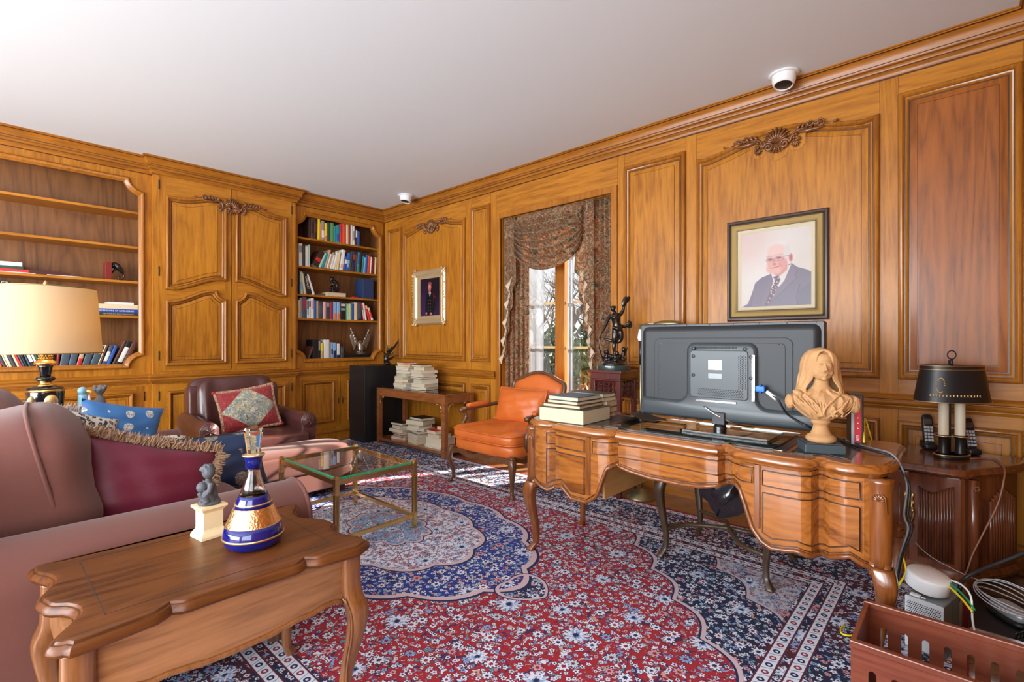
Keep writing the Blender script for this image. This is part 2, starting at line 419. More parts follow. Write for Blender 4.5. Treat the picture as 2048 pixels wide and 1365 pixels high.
# unseen windows presumed behind the camera (left and near wall), opened for soft light
WY0, WY1, WZ0, WZ1 = 2.22, 3.54, 0.02, 2.47
mb = MB()
mb.plate([(YF - .2, 0), (6.2, 0), (6.2, HC), (YF - .2, HC)], [[(0.25, .45), (4.95, .45), (4.95, 2.6), (0.25, 2.6)]], lambda a, b, h: (XL - h, a, b), 0, .2)
structure(part('wall_left', mb, 'plaster'))
mb = MB(); mb.plate([(XL - .2, 0), (XR + .2, 0), (XR + .2, HC), (XL - .2, HC)], [[(-2.75, .4), (-.45, .4), (-.45, 2.6), (-2.75, 2.6)]], lambda a, b, h: (a, YF - h, b), 0, .2)
wf = structure(part('wall_front', mb, 'wall_wood_v'))
# right wall: solid core with window opening, then boards
mb = MB(); mb.plate([(YF - .2, 0), (6.2, 0), (6.2, HC), (YF - .2, HC)], [[(WY0, WZ0), (WY1, WZ0), (WY1, WZ1), (WY0, WZ1)]], lambda a, b, h: (XR + h, a, b), 0.005, .30)
wr_ = structure(part('wall_right', mb, 'wall_wood_v'))
def board(mb, y0, y1, z0, z1, vertical, h=0.0):
    g_ = 0.0012; mb.mat(0 if vertical else 1); mb.box(XR - h, XR + .012, y0 + g_, y1 - g_, z0 + g_, z1 - g_)
PANELS = [(5.285, 5.585, 0), (4.075, 5.235, 1), (3.685, 3.985, 0), (1.565, 2.095, 0), (0.365, 1.485, 1), (-0.238, 0.277, 0)]
mb = MB()
stiles = [(5.585, 5.75), (5.235, 5.285), (3.985, 4.075), (3.60, 3.685), (2.095, 2.16), (1.485, 1.565), (0.277, 0.365), (-0.31, -0.238)]
for y0, y1 in stiles: board(mb, y0, y1, 0, 2.92, True)
for (y0, y1, k) in PANELS:
    board(mb, y0, y1, 2.66 if not k else 2.56, 2.92, False); board(mb, y0, y1, .72, .99, False); board(mb, y0, y1, 0, .17, False)
board(mb, WY0 - .06, WY1 + .06, 2.53, 2.92, False)
bd = part('wall_boards', mb, ['wall_wood_v', 'wall_wood_y'], wr_)
MOULD = [(0, 0), (0, .016), (.003, .023), (.010, .029), (.020, .030), (.028, .024), (.031, .016), (.0335, .016), (.035, .020), (.040, .018), (.047, .010), (.050, .007), (.0505, .0012), (.056, .0012)]
FIELD = [(.056, .0012), (.0565, .006), (.085, .011), (.088, .0115), (.0885, .0075), (.0905, .0075), (.091, .0135), (.095, .014)]
def panel(mouldmb, fieldmb, outline, place, s=1.0):
    sweep_frame(mouldmb, outline, [(a*s, b) for a, b in MOULD], place)
    sweep_frame(fieldmb, outline, [(a*s, b) for a, b in FIELD], place, fill=True)
def moulding_lines(mb, ol, place, s=1.0, h=0.0):  # thin dark strips on the moulding edges and groove bottoms
    for a, b, z in ((-.0022, .0006, .0008), (.0498*s, .0566*s, .0017), (.0315*s, .0340*s, .0166), (.0883*s, .0910*s, .0079)): sweep_frame(mb, ol, [(a, z + h), (b, z + h)], place)
def arched(a0, a1, z0, z1, rise):
    """CCW outline with basket-arch top; z1 is the shoulder"""
    pts = [(a0, z0), (a1, z0)]; n = 28
    for i in range(n + 1):
        t_ = i / n; u = abs(2*t_ - 1)
        q = 0.5 + 0.5 * math.cos(PI * min(max((u - .10) / .72, 0), 1))
        dip = .012 * math.exp(-((u - .86) / .10) ** 2)
        pts.append((lerp(a1, a0, t_), z1 + rise * q - dip))
    return pts
up_m, up_f, lo_m, lo_f = MB(), MB(), MB(), MB()
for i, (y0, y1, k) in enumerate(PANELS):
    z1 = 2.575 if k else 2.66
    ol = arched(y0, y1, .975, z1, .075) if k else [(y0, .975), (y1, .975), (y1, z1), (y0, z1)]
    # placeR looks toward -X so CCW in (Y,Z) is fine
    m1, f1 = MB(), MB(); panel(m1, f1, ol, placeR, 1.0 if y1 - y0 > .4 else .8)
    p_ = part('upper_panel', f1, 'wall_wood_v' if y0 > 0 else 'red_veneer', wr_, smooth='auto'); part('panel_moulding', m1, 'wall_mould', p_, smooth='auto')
    m1, f1 = MB(), MB(); panel(m1, f1, [(y0, .16), (y1, .16), (y1, .73), (y0, .73)], placeR, .9)
    p_ = part('lower_panel', f1, 'wall_wood_v', wr_, smooth='auto'); part('panel_moulding', m1, 'wall_mould', p_, smooth='auto')
    q = MB(); moulding_lines(q, ol, placeR, 1.0 if y1 - y0 > .4 else .8); moulding_lines(q, [(y0, .16), (y1, .16), (y1, .73), (y0, .73)], placeR, .9); part('moulding_line', q, 'dark_line', p_)
    if k:  # plain strip that fills behind the carved ornament is part of the field
        pass
# crown, chair rail and base along the whole room
crown = [(0, 2.775), (.012, 2.775), (.014, 2.79), (.022, 2.80), (.030, 2.806), (.034, 2.82), (.034, 2.83), (.046, 2.833), (.046, 2.842), (.050, 2.848), (.052, 2.862), (.062, 2.885), (.078, 2.900), (.084, 2.904), (.084, 2.910), (.092, 2.912), (.092, 2.92)]
path = [(XL, YB), (1.14, YB), (1.14, 5.60), (2.478, 5.60), (2.478, YB), (XR, YB), (XR, YF), (XL, YF)]
mb = MB(); run_mould(mb, path, crown); tr = structure(part('trim_1', mb, 'trim_wood', smooth='auto'))
q = MB()
for pr in ([(.0525, 2.8462), (.0525, 2.8502)], [(.0475, 2.8335), (.0475, 2.8355)], [(.0352, 2.806), (.0352, 2.810)], [(.0006, 2.770), (.0006, 2.775)], [(.0795, 2.8995), (.0848, 2.9035)]): run_mould(q, path, pr)
part('moulding_line', q, 'dark_line', tr)  # thin dark strips along the steps of the crown
rail = [(0, .795), (.010, .797), (.014, .808), (.020, .812), (.020, .818), (.030, .826), (.033, .836), (.028, .846), (.022, .848), (.022, .853), (.034, .858), (.036, .868), (.030, .874), (.012, .882), (0, .886)]
mb = MB(); run_mould(mb, [(XR, YB), (XR, WY1 + .062)], rail); run_mould(mb, [(XR, WY0 - .062), (XR, YF), (1.5, YF)], rail)
structure(part('trim_2', mb, 'trim_wood', smooth='auto'))
base = [(0, 0), (.022, 0), (.022, .095), (.016, .105), (.014, .118), (.006, .128), (0, .13)]
mb = MB(); run_mould(mb, [(XR, YB), (XR, WY1 + .062)], base); run_mould(mb, [(XR, WY0 - .062), (XR, YF), (1.5, YF)], base)
structure(part('baseboard_right', mb, 'trim_wood', smooth='auto'))
# ---- carved shell ornament
def ornament(place, s=1.0, shear=0.0):
    mb = MB(); rnd = random.Random(5)
    P = lambda a, b, h: Vector(place(a*s, (b + shear*a)*s, h*s))
    def T(pts, r, n=6):
        mb.tube([P(*q) for q in pts], [k*s for k in r] if isinstance(r, list) else r*s, n)
    for i in range(9):                                   # shell ribs with bead tips
        a = R(-68 + 17 * i); L = .088 - .012*abs(i-4)/4
        p0 = (0.008*math.sin(a), .0, .018); p1 = (L*math.sin(a), .0 + L*math.cos(a), .026)
        T([p0, ((p0[0]+p1[0])/2, (p0[1]+p1[1])/2, .036), p1], [.004, .008, .010])
        mb.ell(P(p1[0]*1.08, p1[1]*1.08, .026), .009*s, 8, 6)
    for i in range(7):                                   # lower fan
        a = R(180 - 60 + 20 * i); L = .052
        T([(0, -.005, .016), (L*math.sin(a), L*math.cos(a) - .005, .022)], [.004, .007]); mb.ell(P(1.15*L*math.sin(a), 1.15*L*math.cos(a) - .005, .022), .008*s, 8, 6)
    for sg in (-1, 1):
        sp = []                                          # C scroll beside the shell
        for i in range(22):
            t_ = i / 21; a = R(200 - 560 * t_) ; r = .006 + .026 * t_
            sp.append((sg*(.050 + r*math.cos(a)), -.022 + r*math.sin(a), .028))
        sp += [(sg*.10, .030, .030), (sg*.135, .046, .024), (sg*.17, .05, .016)]
        T(smooth_path(sp, 2), .0085, 6)
        for (cx, cy, r0, tr) in [(.200, .068, .022, 1.4), (.255, .058, .030, 1.5)]:
            q = [(sg*(cx + r0*(1-i/18*.75)*math.cos(R(200 - 360*tr*i/18))), cy - shear*sg*0 + r0*(1-i/18*.75)*math.sin(R(200 - 360*tr*i/18)), .020) for i in range(19)]
            T(q, [.006]*18 + [.009], 6)
        T([(sg*.28, .05, .014), (sg*.31, .042, .014), (sg*.335, .050, .012), (sg*.35, .056, .010)], [.008, .006, .006, .008])
        T([(sg*.12, .035, .02), (sg*.18, .028, .022), (sg*.24, .030, .018), (sg*.29, .036, .01)], [.006, .014, .010, .004])
        for k in range(5):                               # acanthus leaves
            b_ = .12 + .028*k
            T([(sg*b_, .045, .016), (sg*(b_+.012), .066 + .006*math.sin(k), .026), (sg*(b_+.034), .082 - .004*k, .018)], [.010, .010, .003])
        for k in range(9):                               # flower drop below
            a = rnd.uniform(0, 2*PI); rr = .026*math.sqrt(rnd.random())
            mb.ell(P(sg*.112 + rr*math.cos(a), -.006 + rr*math.sin(a)*1.1, .022 + .01*rnd.random()), (.010*s, .010*s, .010*s), 7, 5)
        for k in range(5):
            a = R(-90 + (k-2)*32)
            T([(sg*.115, -.02, .02), (sg*.115 + .030*math.cos(a), -.022 + .038*math.sin(a), .018)], [.010, .003])
    return mb
for (yc, zc, s_) in [(0.925, 2.545, 1.0), (4.655, 2.545, 1.0)]:
    o = part('carved_ornament', ornament(lambda a, b, h: (XR - .012 - h, yc - a, zc + b), s_), 'carving_wood', wr_, smooth=True)
    # scalloped ledge under the carving
    q = MB(); pts = [(yc + a, zc + b) for a, b in ([(-.19, .055), (-.17, .01)] + arc(-.115, -.022, .055, 190, 335, 8) + arc(0, -.045, .07, 205, 335, 10) + arc(.115, -.022, .055, 205, 350, 8) + [(.17, .01), (.19, .055)])]
    q.prism(pts, placeR, 0.0, .017); part('ornament_ledge', q, 'wall_wood_v', wr_)

# ================================================================== BOOKCASES AND ARMOIRE
def scallop(a0, a1, z0, z1, r=.115, c=.02):
    """rectangle whose corners are concave quarter curves with small steps, CCW"""
    o = []
    for (cx, cz, s0) in [(a0, z0, 90), (a1, z0, 180), (a1, z1, 270), (a0, z1, 0)]:
        sx = 1 if cx == a0 else -1; sz = 1 if cz == z0 else -1
        q = arc(cx + sx*c*0, cz + sz*c*0, r, s0, s0 - 90, 8)
        step0 = {90: (cx, cz + sz*(r + c)), 180: (cx + sx*(r + c), cz), 270: (cx, cz + sz*(r + c)), 0: (cx + sx*(r + c), cz)}[s0]
        step1 = {90: (cx + sx*(r + c), cz), 180: (cx, cz + sz*(r + c)), 270: (cx + sx*(r + c), cz), 0: (cx, cz + sz*(r + c))}[s0]
        o += q
    return o
OPEN_PROF = [(0, 0), (0, .012), (.004, .020), (.012, .025), (.022, .023), (.034, .010), (.040, .004), (.046, .003), (.046, -.022)]
def rect(a0, a1, b0, b1): return [(a0, b0), (a1, b0), (a1, b1), (a0, b1)]
def door(parent, a0, a1, z0, z1, place, outlines, hinge_side=None, hz=(), handle=None, s=1.0, hname='handle'):
    """flush framed door: slab with stiles and rails, moulded panels, hinges, handle"""
    g_ = .0018; mb = MB(); ow = .055
    mb.mat(0)
    mb.prism(rect(a0+g_, a0+ow, z0+g_, z1-g_), place, -.015, .001); mb.prism(rect(a1-ow, a1-g_, z0+g_, z1-g_), place, -.015, .001)
    mb.mat(1); mb.prism(rect(a0+ow+.0006, a1-ow-.0006, z0+g_, z1-g_), place, -.015, .001)
    d = part('door', mb, ['wall_wood_v', 'wall_wood_x'], parent, world=True)
    for ol in outlines:
        m1, f1 = MB(), MB()
        sweep_frame(m1, ol, [(a*s, b + .001) for a, b in MOULD], place); sweep_frame(f1, ol, [(a*s, b + .001) for a, b in FIELD], place, fill=True)
        q = MB(); moulding_lines(q, ol, place, s, .001); part('moulding_line', q, 'dark_line', d, world=True)
        part('door_panel', f1, 'wall_wood_v', d, smooth='auto', world=True); part('panel_moulding', m1, 'wall_mould', d, smooth='auto', world=True)
    if hinge_side is not None:
        ha = a0 if hinge_side < 0 else a1
        for z_ in hz:
            q = MB().tube([place(ha, z_ - .035, .004), place(ha, z_ + .035, .004)], .005, 8)
            for e in (-.04, .04): q.ell(place(ha, z_ + e, .004), .006, 8, 6)
            part('hinge', q, 'iron_hinge', d, smooth=True, world=True)
    if handle:
        ha, hzz = handle; q = MB()
        q.ell(place(ha, hzz, .006), (.008, .008, .012), 8, 6)
        for k in (-1, 1):
            q.tube([place(ha, hzz + k*.008, .004), place(ha + .006, hzz + k*.022, .004), place(ha - .002, hzz + k*.034, .004), place(ha, hzz + k*.05, .003)], [.005, .006, .003, .001], 6)
        q.tube([place(ha, hzz + .008, .01), place(ha - .008, hzz - .006, .016), place(ha, hzz - .02, .012)], .003, 6)
        part(hname, q, 'iron_hinge', d, smooth=True, world=True)
    return d
def bookcase(label, a0, a1, o0, o1, shelves, xroot, doors, right_wall=None):
    t = thing('bookcase', label, 'bookcase', (xroot, YB, 0))
    f = MB(); hole = scallop(o0, o1, .945, 2.725 if False else 2.71)
    f.mat(0); f.plate(rect(a0, a1, .84, 2.80), [hole], placeB, -.022, 0)
    f.prism(rect(a0, a1, 0, .10), placeB, -.02, .012); f.prism(rect(a0, a1, .10, .16), placeB, -.02, 0); f.prism(rect(a0, a1, .775, .85), placeB, -.02, 0); f.prism(rect(a0, a1, 2.79, 2.92), placeB, -.02, 0)
    part('face_frame', f, 'wall_wood_v', t, world=True)
    q = MB(); sweep_frame(q, hole, OPEN_PROF, placeB); part('opening_moulding', q, 'wall_mould', t, smooth='auto', world=True)
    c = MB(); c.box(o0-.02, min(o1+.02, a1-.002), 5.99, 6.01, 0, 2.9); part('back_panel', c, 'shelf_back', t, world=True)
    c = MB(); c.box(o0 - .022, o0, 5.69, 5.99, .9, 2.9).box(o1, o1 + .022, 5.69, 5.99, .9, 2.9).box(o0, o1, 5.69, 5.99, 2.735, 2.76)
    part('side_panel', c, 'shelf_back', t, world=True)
    c = MB(); c.box(o0, o1, 5.692, 5.99, .955, .978); part('shelf', c, 'wall_wood_x', t, world=True)
    for z_ in shelves:
        c = MB(); c.box(o0 + .0005, o1 - .0005, 5.70, 5.99, z_ - .022, z_); part('shelf', c, 'wall_wood_x', t, world=True, bevel=.002)
    ds = sorted([d[0] for d in doors] + [d[1] for d in doors]); c = MB().prism(rect(a0, ds[0], .16, .775), placeB, -.02, 0).prism(rect(ds[-1], a1, .16, .775), placeB, -.02, 0); part('stile', c, 'wall_wood_v', t, world=True)
    for (d0, d1, hs, hd) in doors:
        door(t, d0, d1, .155, .782, placeB, [rect(d0 + .085, d1 - .085, .155 + .065, .782 - .065)], hs, (.27, .68), (hd, .465), .62)
        if hd is None: pass
    q = MB(); run_mould(q, [(a0, YB), (a1, YB)], rail); part('waist_moulding', q, 'trim_wood', t, smooth='auto', world=True)
    q = MB(); run_mould(q, [(a0, YB - .012), (a1, YB - .012)], [(0, .085), (.010, .087), (.012, .10), (.006, .112), (0, .115)]); part('base_moulding', q, 'trim_wood', t, smooth='auto', world=True)
    return t
SH1 = [2.41, 2.084, 1.759, 1.434]; SH3 = [2.42, 2.081, 1.75, 1.467]
bookcase('tall open walnut bookcase on the far left, mostly bare upper shelves, behind the cream lamp', -1.30, 1.141, -1.20, 1.087, SH1, -.1, [(-.62, .10, 1, -.59), (.10, 1.085, 1, .13)])
bookcase('narrow walnut bookcase in the corner with five rows of books', 2.478, XR - .02, 2.485, 3.647, SH3, 3.08, [(2.50, 3.060, -1, 3.035), (3.064, 3.64, 1, 3.09)])
# armoire
t = thing('armoire', 'projecting walnut armoire with four shaped door panels and carved shell, between the bookcases', 'cupboard', (1.81, 5.60, 0))
f = MB(); f.plate(rect(1.14, 2.478, 0.84, 2.92), [rect(1.185, 2.433, .905, 2.785)], placeC, -.03, 0)
f.prism(rect(1.14, 2.478, 0, .10), placeC, -.03, .012); f.prism(rect(1.14, 2.478, .10, .16), placeC, -.03, 0); f.prism(rect(1.14, 2.478, .775, .85), placeC, -.03, 0)
f.prism(rect(1.14, 1.185, .16, .775), placeC, -.03, 0); f.prism(rect(2.433, 2.478, .16, .775), placeC, -.03, 0)
f.box(1.142, 1.17, 5.631, 6.0, 0, 2.9).box(2.448, 2.476, 5.631, 6.0, 0, 2.9); part('face_frame', f, 'wall_wood_v', t, world=True)
def curve_panel(a0, a1, zb, zt, inner_right, kind):
    """armoire door panels: a0 hinge edge, a1 inner edge"""
    pts = []; n = 16
    if kind == 'upper':   # bottom rises to the meeting stile, top rises to the middle
        bot = [(lerp(a0, a1, i/n), zb + .115*(.5 - .5*math.cos(PI*min(max((i/n - .12)/.8, 0), 1))) - .012*math.exp(-((i/n-.12)/.12)**2)) for i in range(n+1)]
        tp = [(lerp(a0, a1, i/n), zt + .075*(.5 - .5*math.cos(PI*min(max((i/n - .2)/.7, 0), 1)))) for i in range(n+1)]
    else:
        bot = [(a0, zb), (a1, zb)]
        tp = [(lerp(a0, a1, i/n), zt + .125*(.5 - .5*math.cos(PI*min(max((i/n - .05)/.72, 0), 1)))) for i in range(n+1) if i/n <= .80]
        sg = 1 if a1 > a0 else -1
        cx, cz, rr = a1, zt + .125, .09
        q = [(cx - sg*rr*math.cos(R(90*k/6)), cz - .0 - rr*math.sin(R(90*k/6))) for k in range(7)]
        tp = [p for p in tp[:-1] if abs(p[0]-a1) > rr + .01] + q
    ol = bot + tp[::-1]
    if a1 < a0: ol = ol[::-1]
    return ol
for (d0, d1, h0, h1, hs) in [(1.185, 1.808, 1.235, 1.765, -1), (1.811, 2.433, 2.375, 1.845, 1)]:
    door(t, d0, d1, .905, 2.785, placeC, [curve_panel(h0, h1, 1.700, 2.590, True, 'upper'), curve_panel(h0, h1, .965, 1.592, True, 'lower')], hs, (1.06, 1.86, 2.68), None, .95)
for (d0, d1, hs, hd) in [(1.185, 1.808, -1, 1.78), (1.811, 2.433, 1, 1.84)]:
    door(t, d0, d1, .155, .782, placeC, [rect(d0 + .075, d1 - .075, .22, .717)], hs, (.27, .68), (hd, .465), .62)
part('carved_ornament', ornament(lambda a, b, h: (1.81 + a, 5.592 - h, 2.575 + b), .98), 'carving_wood', t, smooth=True, world=True)
q = MB(); run_mould(q, [(1.14, YB), (1.14, 5.60), (2.478, 5.60), (2.478, YB)], rail); part('waist_moulding', q, 'trim_wood', t, smooth='auto', world=True)
q = MB(); run_mould(q, [(1.14, 5.588), (2.478, 5.588)], [(0, .085), (.010, .087), (.012, .10), (.006, .112), (0, .115)]); part('base_moulding', q, 'trim_wood', t, smooth='auto', world=True)

# ================================================================== WINDOW
wframe = MB()
for (y0, y1) in [(WY1, WY1 + .06), (WY0 - .06, WY0)]: wframe.box(XR - .018, XR + .02, y0, y1, 0, WZ1 + .06)
wframe.box(XR - .018, XR + .02, WY0, WY1, WZ1, WZ1 + .06)
w1 = structure(part('window_1', wframe, 'wall_mould', bevel=.006))
q = MB()   # deep reveal
q.box(XR + .02, XR + .30, WY1 - .004, WY1 + .004, 0, WZ1).box(XR + .02, XR + .30, WY0 - .004, WY0 + .004, 0, WZ1).box(XR + .02, XR + .30, WY0, WY1, WZ1 - .004, WZ1 + .004)
part('reveal', q, 'wall_wood_v', w1)
XG = XR + .24
ym = 2.755 - .06 + (XG - XR) * -.05
ym = onX(1123, 650, XG).y
sash = MB(); sash.box(XG - .03, XG + .03, ym - .058, ym + .058, 0, WZ1)
for (ya, yb) in [(WY0, WY0 + .06), (WY1 - .06, WY1)]: sash.box(XG - .025, XG + .025, ya, yb, 0, WZ1)
sash.box(XG - .025, XG + .025, WY0, WY1, 0, .16).box(XG - .025, XG + .025, WY0, WY1, WZ1 - .06, WZ1)
part('sash', sash, 'wall_mould', w1, bevel=.004)
q = MB()
for py in (520, 608, 695, 800): zz = onX(1090, py, XG).z; q.box(XG - .012, XG + .012, WY0 + .06, WY1 - .06, zz - .011, zz + .011)
part('glazing_bar', q, plain('pale_wood', (0.62, 0.42, 0.2), .4), w1, bevel=.003)
q = MB().box(XG - .002, XG + .002, WY0 + .06, WY1 - .06, .16, WZ1 - .06); part('pane', q, 'window_glass', w1)
q = MB()
for yy in (WY0 + .03, WY1 - .03): q.tube([(XG - .03, yy - .012, 1.0), (XG - .05, yy - .012, 1.0), (XG - .05, yy - .012, 1.1)], .006, 8)
part('handle', q, 'brass', w1, smooth=True)
# blinds-free windows of the walls behind the camera
for (nm, box_) in [('window_2', 'L'), ('window_3', 'F')]:
    q = MB()
    if box_ == 'L':
        for yy in np.linspace(.25, 4.95, 5): q.box(XL - .12, XL - .08, yy - .03, yy + .03, .45, 2.6)
        for zz in (.45, 1.5, 2.6): q.box(XL - .12, XL - .08, .25, 4.95, zz - .03, zz + .03)
    else:
        for xx in np.linspace(-2.75, -.45, 4): q.box(xx - .03, xx + .03, YF - .12, YF - .08, .4, 2.6)
        for zz in (.4, 1.5, 2.6): q.box(-2.75, -.45, YF - .12, YF - .08, zz - .03, zz + .03)
    structure(part(nm, q, 'white_paint'))
# ceiling eyeball lights
for (px, py, lb) in [(1568, 148, 'larger white eyeball downlight above the portrait of the older man'), (812, 391, 'smaller white eyeball downlight near the far corner')]:
    c = onZ(px, py, HC); t = thing('ceiling_light', lb, 'ceiling light', (c.x, c.y, HC), R(-60)); t.scale = (1.12, 1.12, 1.5)
    s_ = .058
    part('trim_ring', MB().lathe([(.048, 0), (.075, 0), (.080, -.004), (.074, -.008), (.060, -.009), (.048, -.004)], n=40), 'white_paint', t, smooth=True)
    tilt = Euler((R(-6), R(5), 0)).to_matrix()
    part('eyeball', MB().lathe([(.055, .01), (.062, -.008), (.062, -.03), (.056, -.045), (.050, -.052), (.047, -.052), (.044, -.03), (.030, -.022)], n=40, M=tilt), 'white_paint', t, smooth=True)
    part('lens', MB().lathe([(.046, -.0465), (.040, -.05), (.001, -.05)], n=32, M=tilt), 'black_satin', t, smooth=True)
# ================================================================== BOOKS AND ORNAMENTS ON THE SHELVES
def bookmat(rgb):
    n_ = 'cloth_%d_%d_%d' % rgb
    return MATS.get(n_) or principled(n_, srgb(*rgb), 0.45)
def book_mb(w_, h, d, bands=()):
    """upright book: x 0..w thickness, y 0..d (spine at y=0), z 0..h; material 0 cover, 1 pages, 2+ bands"""
    mb = MB(); c = min(.0025, w_*.12); mb.mat(0)
    mb.box(0, c, 0, d, 0, h); mb.box(w_ - c, w_, 0, d, 0, h)
    n = 6; pr = [(w_/2 - math.cos(PI*i/n)*w_/2, -.004*math.sin(PI*i/n)) for i in range(n+1)]
    mb.prism(pr + [(w_ - c, c), (c, c)], lambda a, b, z: (a, b, z), 0, h)
    mb.mat(1).box(c, w_ - c, c, d - .004, .003, h - .004)
    for i, (z0, z1) in enumerate(bands):
        mb.mat(2 + i)
        mb.prism([(a, b - .0006) for a, b in pr[1:-1]] + [(w_ - c, 0), (c, 0)], lambda a, b, z: (a, b, z), z0*h, z1*h)
    return mb
CN = {'w': ((228, 226, 218), 'white'), 'cr': ((226, 205, 160), 'cream'), 'g': ((150, 146, 138), 'grey'), 'dg': ((62, 64, 66), 'dark grey'), 'k': ((24, 24, 26), 'black'),
      'y': ((238, 205, 40), 'yellow'), 'yg': ((205, 200, 110), 'pale yellow'), 'o': ((224, 120, 50), 'orange'), 'ru': ((150, 62, 40), 'rust'), 'r': ((205, 40, 45), 'red'), 'ro': ((222, 80, 48), 'vermilion'),
      'mg': ((160, 45, 85), 'magenta'), 'pk': ((222, 170, 175), 'pink'), 'br': ((95, 55, 40), 'brown'), 'dbr': ((58, 34, 26), 'dark brown'), 'tan': ((190, 160, 125), 'tan'),
      'gr': ((88, 150, 95), 'green'), 'dgr': ((40, 78, 58), 'dark green'), 'lg': ((170, 205, 190), 'pale green'), 'tl': ((35, 140, 150), 'teal'), 'bl': ((45, 90, 165), 'blue'), 'lb': ((130, 175, 215), 'light blue'),
      'nv': ((30, 42, 84), 'navy'), 'sl': ((70, 84, 96), 'slate blue'), 'dr': ((120, 30, 30), 'dark red')}
ORD = ['first', 'second', 'third', 'fourth', 'fifth', 'sixth', 'seventh', 'eighth', 'ninth', 'tenth', 'eleventh', 'twelfth', 'thirteenth', 'fourteenth', 'fifteenth', 'sixteenth', 'seventeenth', 'eighteenth', 'nineteenth', 'twentieth', 'twenty-first', 'twenty-second', 'twenty-third', 'twenty-fourth', 'twenty-fifth', 'twenty-sixth', 'twenty-seventh', 'twenty-eighth', 'twenty-ninth', 'thirtieth']
def shelf_row(rows, org, scl, zs, where, Yb=5.712, depth=.17, grp=None, wname='book'):
    """rows: (bottom-left, bottom-right, top y, lean of the top, colour, [bands (z0,z1,colour)])"""
    i = 0
    for row in rows:
        x0, x1, yt, lean, ck = row[:5]; bands = row[5] if len(row) > 5 else []
        cpx = lambda x: org[0] + x / scl
        A = onY(cpx(x0), 600, Yb).x; B = onY(cpx(x1), 600, Yb).x
        top_ = onY(cpx((x0 + x1) / 2), org[1] + yt / scl, Yb).z; Ht = max(top_ - zs, .05)
        L = onY(cpx(x0 + lean), 600, Yb).x - A; th = math.atan2(L, Ht)
        wd = (B - A) * math.cos(th) * .96; hh = (Ht - abs(wd*math.sin(th))) / math.cos(th) if th else Ht
        name, rgb = CN[ck][1], CN[ck][0]
        mb = book_mb(wd, hh, depth + .02*((i*7) % 3) / 3, [(b[0], b[1]) for b in bands])
        if th > 0: mb.v = [(x - wd, y, z) for x, y, z in mb.v]
        o = part(wname, mb, [bookmat(rgb), 'page_edge'] + [bookmat(CN[b[2]][0]) for b in bands])
        o.location = ((B if th > 0 else A), Yb, zs + .0008); o.rotation_euler = (0, th, 0)
        ld = ', leaning' if abs(th) > .12 else ''
        top(o, f'{name} book{ld}, {ORD[i]} from the left {where}', 'book', grp or ('books ' + where)); i += 1
        XF[o.name] = Matrix.Translation(o.location) @ Matrix.Rotation(th, 4, 'Y')
        yield o, wd, hh
def spine_text(o, wd, hh, body, colr, size=.6, z0=.1, z1=.9, off=0.0):
    tw = text_mb(body, 1, lambda a, b, h: (a, b, h)); xs = [p[0] for p in tw.v]; ln = max(xs) - min(xs)
    s1 = min((z1 - z0)*hh/ln, wd*size*1.5); s1x = (z1 - z0)*hh/ln
    x_off = -wd if o.rotation_euler.y > 0 else 0
    mb = MB(); cx = (max(xs) + min(xs))/2
    mb.add([(x_off + wd/2 + p[1]*s1, -.0052, (z0+z1)/2*hh - (p[0]-cx)*s1x) for p in tw.v], tw.f)
    part('lettering', mb, bookmat(colr), o)
c5, s5 = (570, 390), 6.827
R1 = [(322, 352, 300, 0, 'dbr'), (354, 396, 310, 0, 'br', [(.2, .8, 'dbr')]), (398, 440, 305, 0, 'dbr', [(.3, .7, 'br')]), (443, 476, 290, 6, 'y'), (480, 496, 390, 0, 'o'), (498, 540, 355, 0, 'g', [(.15, .5, 'w')]), (543, 576, 388, 0, 'y', [(0.02, .28, 'o')]),
      (580, 619, 380, 0, 'dgr'), (624, 668, 385, 0, 'gr'), (669, 699, 428, 0, 'tl'), (702, 748, 418, 0, 'tl', [(.1, .5, 'bl')]), (752, 782, 398, 0, 'r', [(.6, .9, 'mg')]), (784, 834, 390, 0, 'ro'), (836, 869, 400, 0, 'cr'), (871, 893, 402, 0, 'ru'),
      (895, 921, 410, 3, 'w'), (923, 952, 430, 3, 'w', [(.25, .75, 'g')]), (960, 983, 468, 4, 'dbr', [(.5, .9, 'w')]), (985, 1018, 500, 4, 'bl')]
for _ in shelf_row(R1, c5, s5, 2.42, 'on the top shelf of the corner bookcase', grp='books on the top shelf of the corner bookcase'): pass
R2 = [(190, 238, 665, 0, 'w', [(.6, .9, 'g')]), (242, 275, 700, 0, 'dg'), (279, 318, 705, 0, 'w'), (322, 341, 682, 0, 'lg'), (345, 440, 745, 130, 'dbr', [(.35, .55, 'r')]), (455, 485, 782, 85, 'lg'), (486, 528, 782, 72, 'tl'), (530, 558, 742, 75, 'tan'),
      (560, 585, 800, 60, 'w'), (588, 606, 775, 70, 'tan'), (608, 640, 812, 50, 'w'), (642, 676, 772, 60, 'w'), (680, 698, 830, 35, 'cr'), (700, 730, 778, 34, 'cr'), (740, 788, 745, 42, 'w', [(.1, .3, 'pk')]), (792, 830, 842, 30, 'bl', [(.5, .8, 'w')]),
      (833, 872, 792, 28, 'bl', [(.2, .6, 'lb')]), (875, 903, 772, 30, 'dg'), (906, 950, 772, 28, 'nv', [(.6, .85, 'ru')]), (952, 972, 778, 24, 'br'), (975, 1008, 780, 24, 'tl', [(.4, .9, 'bl')]), (1011, 1040, 772, 26, 'k'), (1042, 1064, 830, 22, 'tl'),
      (1066, 1092, 852, 18, 'lb'), (1095, 1120, 820, 16, 'bl'), (1122, 1152, 830, 16, 'ro'), (1158, 1174, 850, 14, 'w'), (1176, 1212, 862, 10, 'dr'), (1220, 1246, 855, 8, 'cr')]
